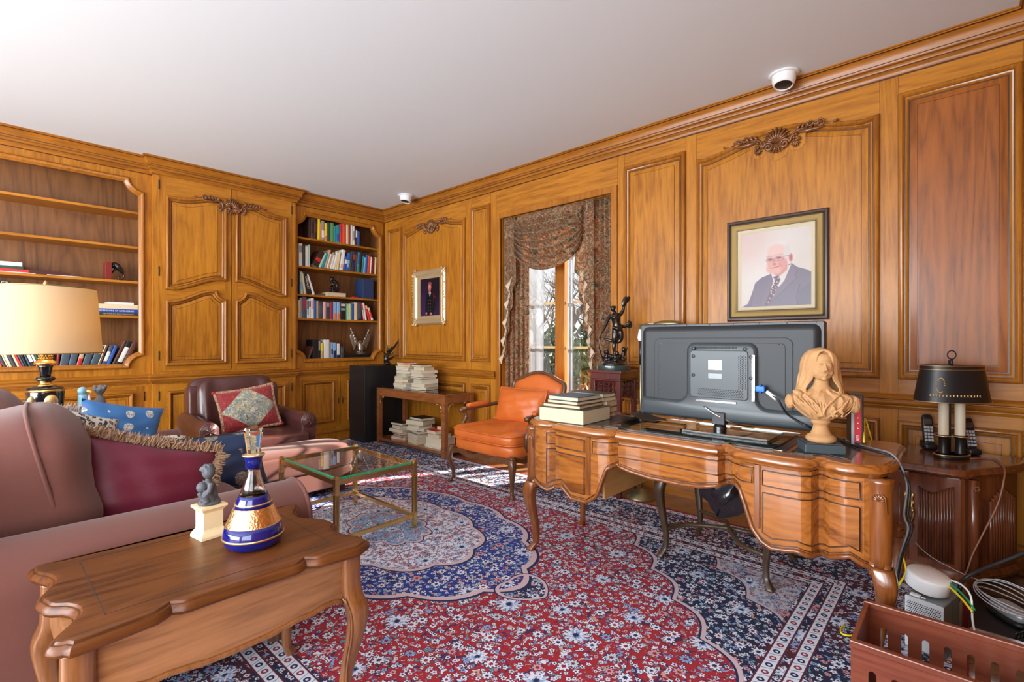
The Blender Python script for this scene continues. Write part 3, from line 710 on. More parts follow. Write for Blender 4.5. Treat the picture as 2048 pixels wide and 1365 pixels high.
for _ in shelf_row(R2, c5, s5, 2.081, 'on the second shelf of the corner bookcase', grp='books on the second shelf of the corner bookcase'): pass
R3 = [(190, 212, 1035, 0, 'k'), (214, 250, 1052, -16, 'lg', [(.2, .55, 'lb')]), (262, 290, 1068, -40, 'cr'), (296, 372, 1052, -64, 'k'), (380, 412, 1090, -92, 'w')]
for k, (o, wd, hh) in enumerate(shelf_row(R3, c5, s5, 1.75, 'on the middle shelf of the corner bookcase', grp='books on the middle shelf of the corner bookcase')):
    if k == 3: spine_text(o, wd, hh, 'CHIVALRY', (225, 225, 220), 1.0, .22, .80)
c6, s6 = (570, 570), 7.186
R4 = [(193, 214, 222, 0, 'cr'), (216, 246, 190, 0, 'g'), (252, 312, 176, 0, 'sl', [(.45, .9, 'mg')]), (316, 341, 215, 0, 'w', [(.5, .95, 'k'), (.2, .48, 'lb')]), (344, 370, 206, 0, 'w', [(.6, .9, 'dg')]), (373, 416, 195, 0, 'w', [(.45, .9, 'pk')]), (419, 450, 225, 0, 'bl'),
      (453, 482, 232, 0, 'tan'), (487, 546, 240, 0, 'dg', [(.3, .8, 'sl')]), (549, 589, 245, 0, 'pk'), (592, 642, 246, 0, 'dg', [(.72, .95, 'g')]), (646, 688, 246, 0, 'mg'), (697, 746, 248, 0, 'lb', [(.02, .34, 'o')]), (749, 797, 250, 0, 'lb', [(.02, .34, 'o')]),
      (802, 874, 240, 0, 'k', [(.82, .86, 'w'), (.74, .78, 'w'), (.50, .62, 'g')]), (878, 898, 270, 0, 'gr'), (900, 918, 280, 0, 'lg'), (920, 950, 276, 0, 'yg'), (953, 992, 270, 0, 'bl'), (996, 1042, 256, 0, 'cr'), (1047, 1100, 240, 0, 'nv', [(.1, .9, 'sl')]),
      (1128, 1150, 262, -38, 'r', [(.05, .6, 'lg')]), (1152, 1178, 262, -38, 'w'), (1205, 1238, 292, -62, 'r', [(.75, .95, 'cr')]), (1243, 1275, 330, -62, 'w', [(.2, .8, 'ro')])]
for _ in shelf_row(R4, c6, s6, 1.467, 'on the fourth shelf of the corner bookcase', grp='books on the fourth shelf of the corner bookcase'): pass
R5 = [(318, 350, 885, 68, 'br'), (400, 478, 790, 0, 'k'), (480, 512, 792, 0, 'k', [(.45, .95, 'g')]), (516, 552, 840, 0, 'y', [(.05, .5, 'tan')]), (560, 640, 790, 0, 'w'), (645, 662, 825, 0, 'g'), (664, 690, 830, 0, 'lb', [(.3, .6, 'dg')]), (692, 738, 832, 0, 'lb', [(.05, .5, 'nv')]), (742, 790, 836, 0, 'nv', [(.25, .95, 'w')]), (802, 848, 888, 0, 'dg', [(.5, .8, 'sl')])]
for _ in shelf_row(R5, c6, s6, .979, 'on the bottom shelf of the corner bookcase', grp='books on the bottom shelf of the corner bookcase'): pass
# left bookcase, bottom row (crop 0,700 scale 6.827); tops extrapolated
c7, s7 = (0, 700), 6.827
L1 = [(-60, -30, -120, -130, 'dg'), (-26, 6, -110, -140, 'cr'), (8, 42, 20, -100, 'ro'), (48, 100, -150, -190, 'br', [(.1, .5, 'dg')]), (104, 130, -130, -190, 'cr'), (134, 178, -120, -190, 'cr', [(.2, .8, 'w')]), (182, 240, -110, -185, 'dg'), (244, 280, -120, -180, 'cr'), (284, 318, -110, -180, 'r'),
      (322, 352, -120, -180, 'sl'), (356, 400, -110, -178, 'k'), (404, 436, -130, -175, 'sl'), (440, 500, -120, -175, 'k', [(.2, .95, 'w')]), (504, 540, -110, -170, 'w'), (544, 580, -110, -165, 'dgr'), (584, 620, -120, -160, 'br'), (624, 650, -130, -150, 'w')]
for _ in shelf_row(L1, c7, s7, .979, 'on the bottom shelf, left bookcase', grp='books on the bottom shelf of the left bookcase'): pass
L2 = [(762, 802, -100, 40, 'dr'), (806, 925, -40, 60, 'sl', [(.72, .76, 'cr')]), (930, 1030, -45, 62, 'sl', [(.72, .76, 'cr')]), (1038, 1104, -60, 85, 'tan', [(.02, .36, 'r')]), (1112, 1215, -62, 100, 'sl', [(.6, .64, 'cr')]), (1220, 1322, -65, 112, 'sl', [(.6, .64, 'cr')]), (1328, 1344, -60, 110, 'cr'), (1348, 1374, -62, 110, 'br'),
      (1378, 1440, -60, 120, 'sl', [(.2, .7, 'w')]), (1444, 1498, -58, 118, 'bl'), (1520, 1565, -120, 170, 'br'), (1568, 1650, -120, 170, 'k', [(.1, .75, 'w')]), (1660, 1735, -110, 150, 'br')]
for _ in shelf_row(L2, c7, s7, .979, 'in the right-hand run, bottom shelf, left bookcase', grp='books in the right run of the left bookcase'): pass
# ---- flat books
def flat_book(c, size, rotz, rgb, label, grp, pages=(1, 1, 1), th=None, spine='y0', name='book', parts=False):
    """lying book; spine on side y0"""
    wx_, dy, t_ = size; mb = MB(); cv = .0025
    mb.mat(0).box(-wx_/2, wx_/2, -dy/2, dy/2, 0, cv).box(-wx_/2, wx_/2, -dy/2, dy/2, t_ - cv, t_)
    if spine == 'y0': mb.box(-wx_/2, wx_/2, -dy/2 - .001, -dy/2 + cv, 0, t_)
    elif spine == 'y1': mb.box(-wx_/2, wx_/2, dy/2 - cv, dy/2 + .001, 0, t_)
    elif spine == 'x0': mb.box(-wx_/2 - .001, -wx_/2 + cv, -dy/2, dy/2, 0, t_)
    else: mb.box(wx_/2 - cv, wx_/2 + .001, -dy/2, dy/2, 0, t_)
    q = MB().mat(1).box(-wx_/2 + .003, wx_/2 - .003, -dy/2 + .003, dy/2 - .003, cv, t_ - cv)
    if not parts:
        mb.mat(1); mb.merge(q); mb.mi[-6:] = [1]*6
        o = part(name, mb, [bookmat(rgb), 'page_edge'])
    else:
        o = thing(name, None, None, (0, 0, 0)); part('cover', mb, bookmat(rgb), o); part('pages', q, 'page_edge', o)
    o.location = c; o.rotation_euler = (0, 0, rotz); XF[o.name] = Matrix.Translation(Vector(c)) @ Matrix.Rotation(rotz, 4, 'Z')
    return top(o, label, 'book', grp)
def stack(base, items, where, grp, rz=0, parts=False):
    z = base[2]; n = len(items)
    for i, (wx_, dy, t_, dx, dyy, dr, ck, sp) in enumerate(items):
        rgb, nm = (CN[ck][0], CN[ck][1]) if isinstance(ck, str) else ck
        k = n - 1 - i; pos = 'topmost' if k == 0 else ('lowest' if i == 0 else ORD[k] + ' from the top')
        flat_book((base[0] + dx, base[1] + dyy, z), (wx_, dy, t_), rz + R(dr), rgb, f'{nm} book, {pos} {where}', grp, spine=sp, parts=parts); z += t_ + .0006
    return z
G = 'flat books on the left bookcase'
p = onY(16, 540, 5.76); stack((p.x - .03, 5.84, SH1[2]), [(.34, .20, .010, .02, 0, 0, 'w', 'y0'), (.30, .2, .022, 0, 0, 0, 'r', 'y0'), (.27, .19, .024, -.02, 0, 2, 'dgr', 'y0'), (.27, .19, .032, -.02, 0, -2, 'w', 'y0')], 'of the flat stack, third shelf, left bookcase', G)
a = onY(52, 545, 5.76).x; b = onY(150, 548, 5.76).x
o = part('paper_sheet', MB().obox((0, 0, .003), (.22, .17, .006)), 'paper'); o.location = (onY(128, 548, 5.76).x, 5.80, SH1[2]); top(o, 'thin cream folder lying flat on the third shelf of the left bookcase', 'folder')
t = thing('open_box', 'shallow dark red open box on the third shelf of the left bookcase', 'box', (onY(86, 545, 5.78).x, 5.83, SH1[2]))
mb = MB(); mb.plate(rect(-.17, .17, -.09, .09), [rect(-.16, .16, -.08, .08)], lambda a, b, h: (a, b, h), .004, .035); mb.box(-.17, .17, -.09, .09, 0, .0035); part('box_body', mb, bookmat((74, 24, 20)), t)
# bookend with a curled chameleon
t = thing('bookend', 'dark red block bookend with a black curled creature, third shelf, left bookcase', 'bookend', (onY(222, 545, 5.78).x, 5.80, SH1[2]))
part('block', MB().box(-.045, .0, -.06, .06, 0, .165), bookmat((120, 28, 18)), t, bevel=.002)
q = MB(); q.tube(smooth_path([(.005, 0, .148), (.03, -.005, .150), (.055, -.008, .125), (.08, -.01, .09), (.095, -.01, .05), (.09, -.01, .02), (.072, -.012, .012), (.058, -.012, .022), (.062, -.012, .038), (.075, -.012, .036)], 4), [.012 + .014*math.sin(PI*min(1, i/14)) if i < 14 else max(.005, .012 - .0004*i) for i in range(37)], 10)
q.ell((.022, 0, .14), (.024, .022, .026), 12, 8); q.ell((.030, -.022, .148), .007, 8, 6)
for k in (-1, 1): q.tube([(.04, k*.012, .12), (.02, k*.02, .085), (.008, k*.014, .07)], [.009, .006, .004], 6)
part('creature', q, 'black_gloss', t, smooth=True)
# magazine face-out at far left
a = onY(-60, 590, 5.80).x; b = onY(20, 590, 5.80).x
t = thing('magazine', 'magazine standing face out with a portrait cover on the fourth shelf, far left', 'magazine', (b, 5.80, SH1[3]), rot=(R(-8), 0, 0))
part('cover', MB().box(a - b, 0, 0, .004, 0, .265), bookmat((178, 150, 130)), t)
part('masthead', MB().box(a - b, 0, -.001, .0005, .205, .265), bookmat((28, 28, 34)), t)
part('lettering', text_mb('MARGARET', .042, lambda x, y, h: (x - .115, -.0015, .243 + y)), bookmat((225, 220, 215)), t)
part('lettering', text_mb('THE', .036, lambda x, y, h: (x - .06, -.0015, .217 + y)), bookmat((225, 220, 215)), t)
part('portrait', MB().prism([(-.085 + .07*math.cos(k*.3), .105 + .08*math.sin(k*.3)) for k in range(21)], lambda x, y, h: (x, -h, y), .0004, .0014), bookmat((214, 150, 120)), t)
# stack at the right of the fourth shelf
G = 'flat books at the right end of the fourth shelf of the left bookcase'
x0 = onY(180, 620, 5.72).x; x1 = onY(274, 620, 5.72).x; cx = (x0 + x1)/2 + .02
zt = SH1[3]
for (wd, t_, dx, rgb, nm, txt, tc) in [(.36, .026, .01, (52, 48, 48), 'charcoal', "THE WORLD'S GREAT RELIGIONS", (200, 180, 150)), (.355, .034, .0, (28, 72, 150), 'blue', 'SPLENDORS OF LENINGRAD', (225, 230, 240)), (.30, .042, .025, (222, 205, 168), 'cream', None, None), (.19, .020, .03, (232, 230, 222), 'small white', None, None)]:
    o = flat_book((cx + dx, 5.83, zt), (wd, .21, t_), 0, rgb, f'{nm} book lying flat at the right end of the fourth shelf, left bookcase', G); zt += t_ + .0006
    if txt: part('lettering', text_mb(txt, t_*.62, lambda a, b, h, t_=t_: (a*.95, -.1065 - h, t_*.48 + b)), bookmat(tc), o)
# thinker figure on two flat books, navy box, red case
G = 'flat books under the thinker figure'
bx = onY(672, 585, 5.76).x
stack((bx, 5.82, SH3[2]), [(.245, .17, .020, 0, 0, 0, 'w', 'x0'), (.245, .17, .030, .0, 0, 0, 'cr', 'x0')], 'under the small seated figure, corner bookcase', G)
flat_book((bx - .17, 5.86, SH3[2]), (.09, .14, .030), 0, (120, 84, 60), 'small brown book beside the flat books under the seated figure', G)
def figure_thinker(q):
    q.ell((0, 0, .012), (.045, .035, .014), 12, 6)
    q.tube(smooth_path([(.02, 0, .03), (.032, 0, .065), (.012, 0, .10), (-.005, 0, .112)], 4), [.024, .026, .028, .029, .028, .027, .026, .024, .022, .020, .018, .014, .012], 10)
    q.ell((-.020, 0, .128), (.022, .019, .024), 12, 8); q.ell((-.036, 0, .122), (.010, .011, .009), 8, 6)
    for k in (-1, 1):
        q.tube([(.02, k*.014, .032), (-.022, k*.018, .052), (-.028, k*.018, .048), (-.020, k*.018, .012), (-.034, k*.018, .006)], [.014, .012, .011, .009, .007], 8)
        q.tube([(.004, k*.022, .105), (-.008, k*.026, .075), (-.028, k*.01, .085), (-.032, 0, .112)] if k < 0 else [(.004, k*.022, .105), (0, k*.028, .07), (-.028, k*.018, .055)], .008, 8)
t = thing('figurine', 'small dark seated thinker figurine on flat white books', 'figurine', (bx - .005, 5.80, SH3[2] + .0512), 0)
t.scale = (1.35,)*3; q = MB(); figure_thinker(q); part('body', q, 'bronze', t, remesh=.0022)
x0 = onY(570 + 1070/s5, 570, 5.72).x; x1 = onY(570 + 1215/s5, 570, 5.72).x
o = part('box_file', MB().box(0, x1 - x0, 0, .2, 0, .262), bookmat((38, 60, 100)), bevel=.004); o.location = (x0, 5.73, SH3[2]); top(o, 'navy blue box file at the right end of the middle shelf, corner bookcase', 'box file')
o = part('red_case', MB().sup((0, 0, .010), (.05, .03, .010), .4, .4), bookmat((205, 40, 30)), smooth=True); o.location = (x0 - .09, 5.78, SH3[2]); top(o, 'small red case lying left of the navy box file', 'case')
x0 = onY(570 + 852/s6, 710, 5.72).x; x1 = onY(570 + 1240/s6, 710, 5.72).x
t = thing('black_case', 'long flat black case under the eagle figurine, corner bookcase', 'case', (x0, 5.73, .979))
part('case_body', MB().box(0, x1 - x0, 0, .19, 0, .03), 'black_satin', t, bevel=.004); part('lid', MB().box(0, x1 - x0, 0, .19, .032, .056), 'black_satin', t, bevel=.004)
# eagle with raised wings
def eagle(q, feather):
    q.tube(smooth_path([(0, 0, .03), (0, .005, .07), (-.005, 0, .11), (-.01, -.008, .135)], 4), [.03, .034, .036, .038, .038, .036, .033, .029, .025, .022, .020, .018, .018], 12)
    q.ell((-.014, -.012, .148), (.020, .019, .019), 12, 8); q.tube([(-.028, -.018, .148), (-.044, -.024, .142), (-.047, -.025, .132)], [.008, .005, .001], 6)
    for k in (-1, 1):
        sx = 1.0 if k > 0 else .95
        q.tube([(k*.02, .01, .10), (k*.055, .015, .14), (k*.075, .018, .20), (k*.10*sx, .02, .26)], [.018, .016, .012, .006], 8)
        for j in range(9):
            t_ = j/8; x = lerp(.045, .11*sx, t_)
            q.tube([(k*x, .018, lerp(.14, .27, t_)), (k*(x + .02), .02, lerp(.10, .245, t_)), (k*(x + .032 - .012*t_), .018, lerp(.045, .20, t_)*.98)] if j < 8 else [(k*.1*sx, .02, .25), (k*.115*sx, .02, .30), (k*.125*sx, .018, .325)], [.010, .013, .003], 6)
        for j in range(5): q.ell((k*(.03 + .016*j), .008, .12 + .034*j), (.014, .010, .020), 8, 6)
        q.tube([(k*.012, 0, .04), (k*.016, -.008, .015), (k*.02, -.022, .004)], [.012, .008, .005], 6)
    for j in range(5): q.tube([(0, .02, .05), ((j-2)*.014, .035, .015)], [.012, .007], 6)
    q.lathe([(.055, -.0), (.058, .006), (.04, .014), (.02, .02)], n=14)
ex = onY(570 + 1095/s6, 700, 5.80).x
t = thing('eagle_figurine', 'silvery eagle figurine with raised wings on the black case', 'figurine', (ex, 5.81, .979 + .0565), 0); t.scale = (1.15, 1.1, 1.05)
q = MB(); eagle(q, 1); part('body', q, principled('pewter', (0.42, 0.36, 0.30), 0.35, 0.85), t, remesh=.0028)
# ================================================================== LEFT SIDE OF THE ROOM
def pillow_mb(w_, h_, t_, n=18, pinch=.08, sag=0.0):
    mb = MB()
    for sgn in (-1, 1):
        def fn(i, j):
            u = 2*i - 1; v = 2*j - 1
            f = max((1 - abs(u)**2.6) * (1 - abs(v)**2.6), 0) ** .5
            x = w_/2*u*(1 - pinch*(1 - v*v)*abs(u)); z = h_/2*v*(1 - pinch*(1 - u*u)*abs(v))
            wr = .004*math.sin(9*u + 4*v)*f + .003*math.sin(13*v - 5*u)*f
            return (x, sgn*(t_/2*f + wr), z - sag*f*(1-v)*.5)
        mb.grid(fn, n, n)
    return mb
def edge_loop(w_, h_, pinch=.08, n=14, out=0.0):
    P = []
    for k in range(4*n):
        s, t = divmod(k, n); q = 2*t/n - 1
        u, v = [(q, -1), (1, q), (-q, 1), (-1, -q)][s]
        P.append(((w_/2*(1 - pinch*(1 - v*v)*abs(u)) + (out if abs(u) == 1 else 0))*u, 0, (h_/2*(1 - pinch*(1 - u*u)*abs(v)) + (out if abs(v) == 1 else 0))*v))
    return P
def floral(name, base, leaf, light, s=8, rough=.7, sheen=.3, extra=None):
    m = principled(name, base, rough, Sheen_Weight=sheen); g = N(m); v = g.coord('Object')
    nz = g.noise(v, s*.6, 2, .5, .0, 1); v2 = g.vmath('ADD', v, g.vmath('MULTIPLY', nz, (.25, .25, .25)))
    w1 = g.noise(v2, s, 3, .6, 1.5); w2 = g.noise(v2, s*2.2, 2, .5, 1.0)
    a = g.math('LESS_THAN', g.math('ABSOLUTE', g.math('SUBTRACT', w1, .5)), .028); b = g.math('GREATER_THAN', w2, .60); c_ = g.math('LESS_THAN', w2, .36)
    cc = g.mix(b, base, leaf); cc = g.mix(c_, cc, extra or light); cc = g.mix(a, cc, light)
    g.put(g.b.inputs['Base Color'], cc); g.bump(g.noise(v, 400, 1), .15, .001)
    return m, g, v
def pillow(name, label, loc, rot, size, mat, piping=None, fringe=None, seam=False, pinch=.08):
    t = thing(name, label, 'cushion', loc, 0, None); t.rotation_euler = rot; XF[t.name] = Matrix.Translation(Vector(loc)) @ Euler(rot).to_matrix().to_4x4()
    w_, h_, t_ = size
    part('cover', pillow_mb(w_, h_, t_, pinch=pinch), mat, t, smooth=True)
    if piping: part('piping', MB().tube(edge_loop(w_, h_, pinch), .006, 8, loop=True), piping, t, smooth=True)
    if fringe:
        rnd = random.Random(3); mb = MB(); E_ = edge_loop(w_, h_, pinch, 70)
        for p in E_:
            p = Vector(p); d = Vector((p.x/w_, 0, p.z/h_)); 
            d = Vector((math.copysign(1, d.x), 0, 0)) if abs(d.x) > abs(d.z) else Vector((0, 0, math.copysign(1, d.z)))
            for k in range(8):
                q = p + Vector((rnd.uniform(-.006, .006), rnd.uniform(-.018, .018), rnd.uniform(-.006, .006)))
                e = q + d*rnd.uniform(.018, .04) + Vector((rnd.uniform(-.014, .014), rnd.uniform(-.03, .02), rnd.uniform(-.014, .014)))
                mb.tube([q, (q + e)/2 + Vector((rnd.uniform(-.01, .01), rnd.uniform(-.01, .01), rnd.uniform(-.01, .01))), e], [.003, .004, .0015], 4)
        part('fringe', mb, fringe, t)['kind'] = 'stuff'
    return t
# ---- sofa
S = thing('sofa', 'long mauve suede sofa with loose back cushions, behind the foreground side table', 'sofa', (.25, 2.95, 0))
def rbox(x0, x1, y0, y1, z0, z1, e=.18, n=40, m_=20, fn=None):
    return MB().sup(((x0+x1)/2, (y0+y1)/2, (z0+z1)/2), ((x1-x0)/2, (y1-y0)/2, (z1-z0)/2), e, e, n, m_, fn=fn)
SU = 'sofa_suede'
b = MB().box(-.42, .88, 2.02, 3.95, .07, .30); part('base', b, SU, S, bevel=.02, world=True)
for (y0, y1) in [(1.95, 2.25), (3.74, 4.02)]:
    a = MB(); ym_ = (y0+y1)/2
    prof = [(y0+.02, .07)] + [(ym_ - .15*math.cos(R(k)), .475 + .135*math.sin(R(k))) for k in range(-10, 191, 12)] + [(y1-.02, .07)]
    a.prism(prof[::-1], lambda p, q, h: (h, p, q), -.45, .925); part('arm', a, SU, S, smooth='auto', world=True, bevel=.008)
    pp = [(.925, p, q) for p, q in prof]; part('piping', MB().tube(pp, .008, 8), SU, S, smooth=True, world=True)
part('back', rbox(-.50, -.12, 1.98, 4.0, .10, .82, .16), SU, S, smooth=True, world=True)
for (y0, y1) in [(2.24, 2.99), (3.0, 3.75)]:
    part('seat_cushion', rbox(-.12, .92, y0, y1, .29, .46, .22), SU, S, smooth=True, world=True)
def back_cushion(cy, wy, loc_x=-.03, z=.695, tilt=14, hz=.30, rz=0, tx=.15):
    q = MB(); q.sup((0, 0, 0), (tx, wy/2, hz), .62, .50, 40, 22, fn=lambda p: Vector((p.x + .012*math.sin(9*p.y + 5*p.z)*(1 if p.x > 0 else 0) + .010*math.sin(21*p.z + 3*p.y), p.y + .006*math.sin(16*p.x + 24*p.z) + .004*math.sin(45*p.x - 12*p.z), p.z)))
    M_ = Matrix.Translation((loc_x, cy, z)) @ Euler((0, R(-tilt), R(rz))).to_matrix().to_4x4()
    q.v = [tuple(M_ @ Vector(p)) for p in q.v]; o = part('back_cushion', q, SU, S, smooth=True, world=True)
    for dx in (.30*tx, -.30*tx):
        L = []
        for k in range(48):
            a = 2*PI*k/48; e = .50; L.append(M_ @ Vector((dx, wy/2*math.copysign(abs(math.cos(a))**e, math.cos(a))*.992, hz*math.copysign(abs(math.sin(a))**.6, math.sin(a))*.992)))
        part('piping', MB().tube(L, .007, 6, loop=True), SU, o, smooth=True, world=True)
back_cushion(2.60, .66, .135, .685, 13, .265, -4, .20); back_cushion(3.22, .60, .03, .70, 12, .28, 0, .18); back_cushion(3.74, .38, -.06, .71, 10, .28)
for (x, y) in [(.82, 2.04), (.82, 3.92), (-.38, 2.04), (-.38, 3.92)]: part('leg', MB().lathe([(.03, .0), (.035, .07)], (x, y, 0), 12), 'chair_wood', S, world=True)
# ---- ottoman
O = thing('ottoman', 'low mauve pillow top ottoman behind the glass coffee table', 'ottoman', (1.6, 3.80, 0))
part('base', rbox(1.13, 2.07, 3.62, 3.99, .055, .20, .10), SU, O, smooth=True, world=True)
part('cushion', rbox(1.11, 2.09, 3.60, 4.00, .19, .365, .30), SU, O, smooth=True, world=True)
part('seat_pad', rbox(1.125, 2.075, 3.615, 3.985, .28, .395, .45), SU, O, smooth=True, world=True)
for (x, y) in [(1.2, 3.68), (2.0, 3.68), (1.2, 3.93), (2.0, 3.93)]: part('leg', MB().lathe([(.022, .0), (.028, .06)], (x, y, 0), 12), 'chair_wood', O, world=True)
# ---- cushions on the sofa
fringe_m = principled('fringe_tan', (0.36, 0.22, 0.13), 0.85)
m = principled('burgundy_velvet', (0.16, 0.006, 0.03), 0.5, Sheen_Weight=.1); g = N(m); g.put(g.b.inputs['Base Color'], g.mix(g.noise(g.coord('Object', (1, 1, 12)), 30, 3), (0.07, 0.002, 0.012), (0.19, 0.006, 0.034)))
pillow('throw_pillow', 'large burgundy velvet cushion with tan fringe along its edges, on the sofa', (.475, 2.50, .600), (R(-22), R(17), R(-4)), (.50, .36, .15), 'burgundy_velvet', fringe='fringe_tan')
def medallion(name, base, dark, spot, s=7.0):
    m = principled(name, base, .42); g = N(m); v = g.coord('Object', (1, 0, 1))
    d = g.vor(v, s, rnd=.25); f = g.math('LESS_THAN', g.math('ADD', d, g.math('MULTIPLY', g.noise(v, 60, 2), .10)), .30)
    tex = g.math('GREATER_THAN', g.noise(v, 90, 2), .5)
    g.put(g.b.inputs['Base Color'], g.mix(f, g.mix(g.noise(v, 9, 3), base, dark), g.mix(tex, spot, tuple(k*.5 for k in spot)))); g.bump(g.noise(v, 6, 2), .4, .01)
    return name
pillow('throw_pillow', 'navy blue cushion with grey woven medallions and dark piping, on the sofa', (.86, 3.02, .535), (R(-26), R(-1), R(-10)), (.56, .32, .15), medallion('navy_silk', (0.010, 0.035, 0.11), (0.006, 0.02, 0.06), (0.30, 0.26, 0.22), 7.5), piping='black_matt')
pillow('throw_pillow', 'bright blue satin cushion with white rosettes on the sofa', (.56, 3.52, .68), (R(-16), R(14), R(6)), (.40, .34, .14), medallion('blue_satin', (0.05, 0.22, 0.52), (0.03, 0.12, 0.34), (0.72, 0.72, 0.70), 10.5))
m = principled('leopard', (0.6, 0.55, 0.45), .7); g = N(m); v = g.coord('Object', (1, 1, 1)); vv = g.vmath('ADD', v, g.vmath('MULTIPLY', g.noise(v, 30, 2, .5, 0, 1), (.02, .02, .02)))
d = g.vor(vv, 45); rr_ = g.math('MULTIPLY', g.math('GREATER_THAN', d, .22), g.math('LESS_THAN', d, .46)); g.put(g.b.inputs['Base Color'], g.mix(rr_, g.mix(g.math('LESS_THAN', d, .22), (0.66, 0.62, 0.55), (0.35, 0.28, 0.2)), (0.03, 0.03, 0.035)))
pillow('throw_pillow', 'grey and black leopard print cushion leaning beside the bright blue cushion', (.37, 3.38, .69), (R(-20), R(22), R(14)), (.32, .30, .12), 'leopard')
fabric('pale_blue_plush', (0.34, 0.42, 0.60), (0.62, 0.64, 0.68), 120, .9, .4, .6)
pillow('throw_pillow', 'pale blue plush cushion with shaggy cream edge behind the leopard cushion', (.26, 3.60, .70), (R(-24), R(12), R(22)), (.42, .28, .13), 'pale_blue_plush', fringe=principled('cream_fringe', (0.6, 0.52, 0.48), .9))
pillow('throw_pillow', 'small leopard print cushion lying between the navy and bright blue cushions', (.72, 3.34, .59), (R(-50), R(5), R(0)), (.26, .18, .10), 'leopard')
# ---- leather armchair
L_ = thing('leather_armchair', 'dark brown leather armchair with rolled arms in front of the armoire', 'armchair', (1.60, 4.60, 0), R(-3))
BL = 'brown_leather'
part('base', rbox(-.40, .40, -.42, .44, .08, .30, .12), BL, L_, smooth=True)
part('seat_cushion', rbox(-.345, .355, -.56, .20, .30, .445, .22, fn=lambda p: Vector((p.x, p.y, p.z + .004*math.sin(20*p.x)))), BL, L_, smooth=True)
for sg in (-1, 1):
    a = MB(); xm = sg*.375
    pr = [(xm - sg*.0 - .04, .08)] + [(xm + .068*math.cos(R(k)), .515 + .068*math.sin(R(k))) for k in range(200, -21, -16)] + [(xm + .04, .08)]
    a.prism(pr, lambda p, q, h: (p, h, q), -.44, .36); o = part('arm', a, BL, L_, smooth='auto', bevel=.012)
    part('scroll', MB().lathe([(.060, 0), (.056, .010), (.02, .012), (.010, .020), (.001, .022)], (xm, -.44, .515), 16, M=Euler((R(90), 0, 0)).to_matrix()), BL, o, smooth=True)
    for k in range(12): part('pleat', MB().tube([(xm + .012*math.cos(k*PI/6), -.462, .515 + .012*math.sin(k*PI/6)), (xm + .055*math.cos(k*PI/6), -.450, .515 + .055*math.sin(k*PI/6))], .004, 6), BL, o, smooth=True) if k % 2 else None
    w_ = MB().sup((sg*.325, .36, .60), (.045, .10, .20), .3, .3, rot=(R(-8), 0, 0)); part('wing', w_, BL, L_, smooth=True)
part('back', MB().sup((0, .40, .58), (.345, .09, .29), .25, .25, 40, 20, rot=(R(-10), 0, 0)), BL, L_, smooth=True)
bc = MB().sup((0, .31, .63), (.31, .10, .235), .4, .35, 48, 24, rot=(R(-12), 0, 0), fn=lambda p: Vector((p.x, p.y + .012*math.cos(38*p.x)*(1 if p.y < 0 else 0), p.z + .004*math.cos(38*p.x)))); part('back_cushion', bc, BL, L_, smooth=True)
for (x, y) in [(-.34, -.36), (.34, -.36), (-.34, .38), (.34, .38)]: part('leg', MB().lathe([(.018, .0), (.028, .085)], (x, y, 0), 12), 'chair_wood', L_)
# its cushion: red with a floral diamond
m, g, v = floral('diamond_floral', (0.20, 0.26, 0.26), (0.50, 0.40, 0.20), (0.62, 0.52, 0.30), 14, extra=(0.13, 0.10, 0.14))
src = g.b.inputs['Base Color'].links[0].from_socket
sep = g.n('ShaderNodeSeparateXYZ'); tcc = g.n('ShaderNodeTexCoord'); g.t.links.new(tcc.outputs['Object'], sep.inputs[0])
dd = g.math('ADD', g.math('ABSOLUTE', g.math('MULTIPLY', sep.outputs[0], 1/.215)), g.math('ABSOLUTE', g.math('MULTIPLY', sep.outputs[2], 1/.185)))
redn = g.ramp(g.noise(v, 70, 3), [(.35, (0.20, 0.008, 0.012)), (.6, (0.36, 0.02, 0.022)), (.75, (0.45, 0.10, 0.05))])
g.put(g.b.inputs['Base Color'], g.mix(g.math('GREATER_THAN', dd, 1.0), src, redn))
m = principled('striped_trim', (.4, .2, .1), .8); g = N(m); g.put(g.b.inputs['Base Color'], g.ramp(g.math('FRACT', g.math('MULTIPLY', g.noise(g.coord('Object'), 30, 0), 6)), [(0.0, (0.30, 0.10, 0.07)), (.4, (0.62, 0.50, 0.32)), (.7, (0.45, 0.12, 0.10)), (.9, (0.6, 0.42, 0.2))], 'CONSTANT'))
t = pillow('throw_pillow', 'red cushion with a grey floral diamond and striped trim, on the leather armchair', (1.60, 4.53, .615), (R(-18), R(-7), R(-4)), (.46, .37, .15), 'diamond_floral')
part('trim', MB().tube(edge_loop(.46, .37), .015, 6, loop=True), 'striped_trim', t, smooth=True)
for k in (-1, 1): part('tassel', MB().tube([(k*.215, 0, -.18*k), (k*.245, -.005, -.19*k)], [.012, .016], 8), bookmat((160, 20, 40)), t, smooth=True)
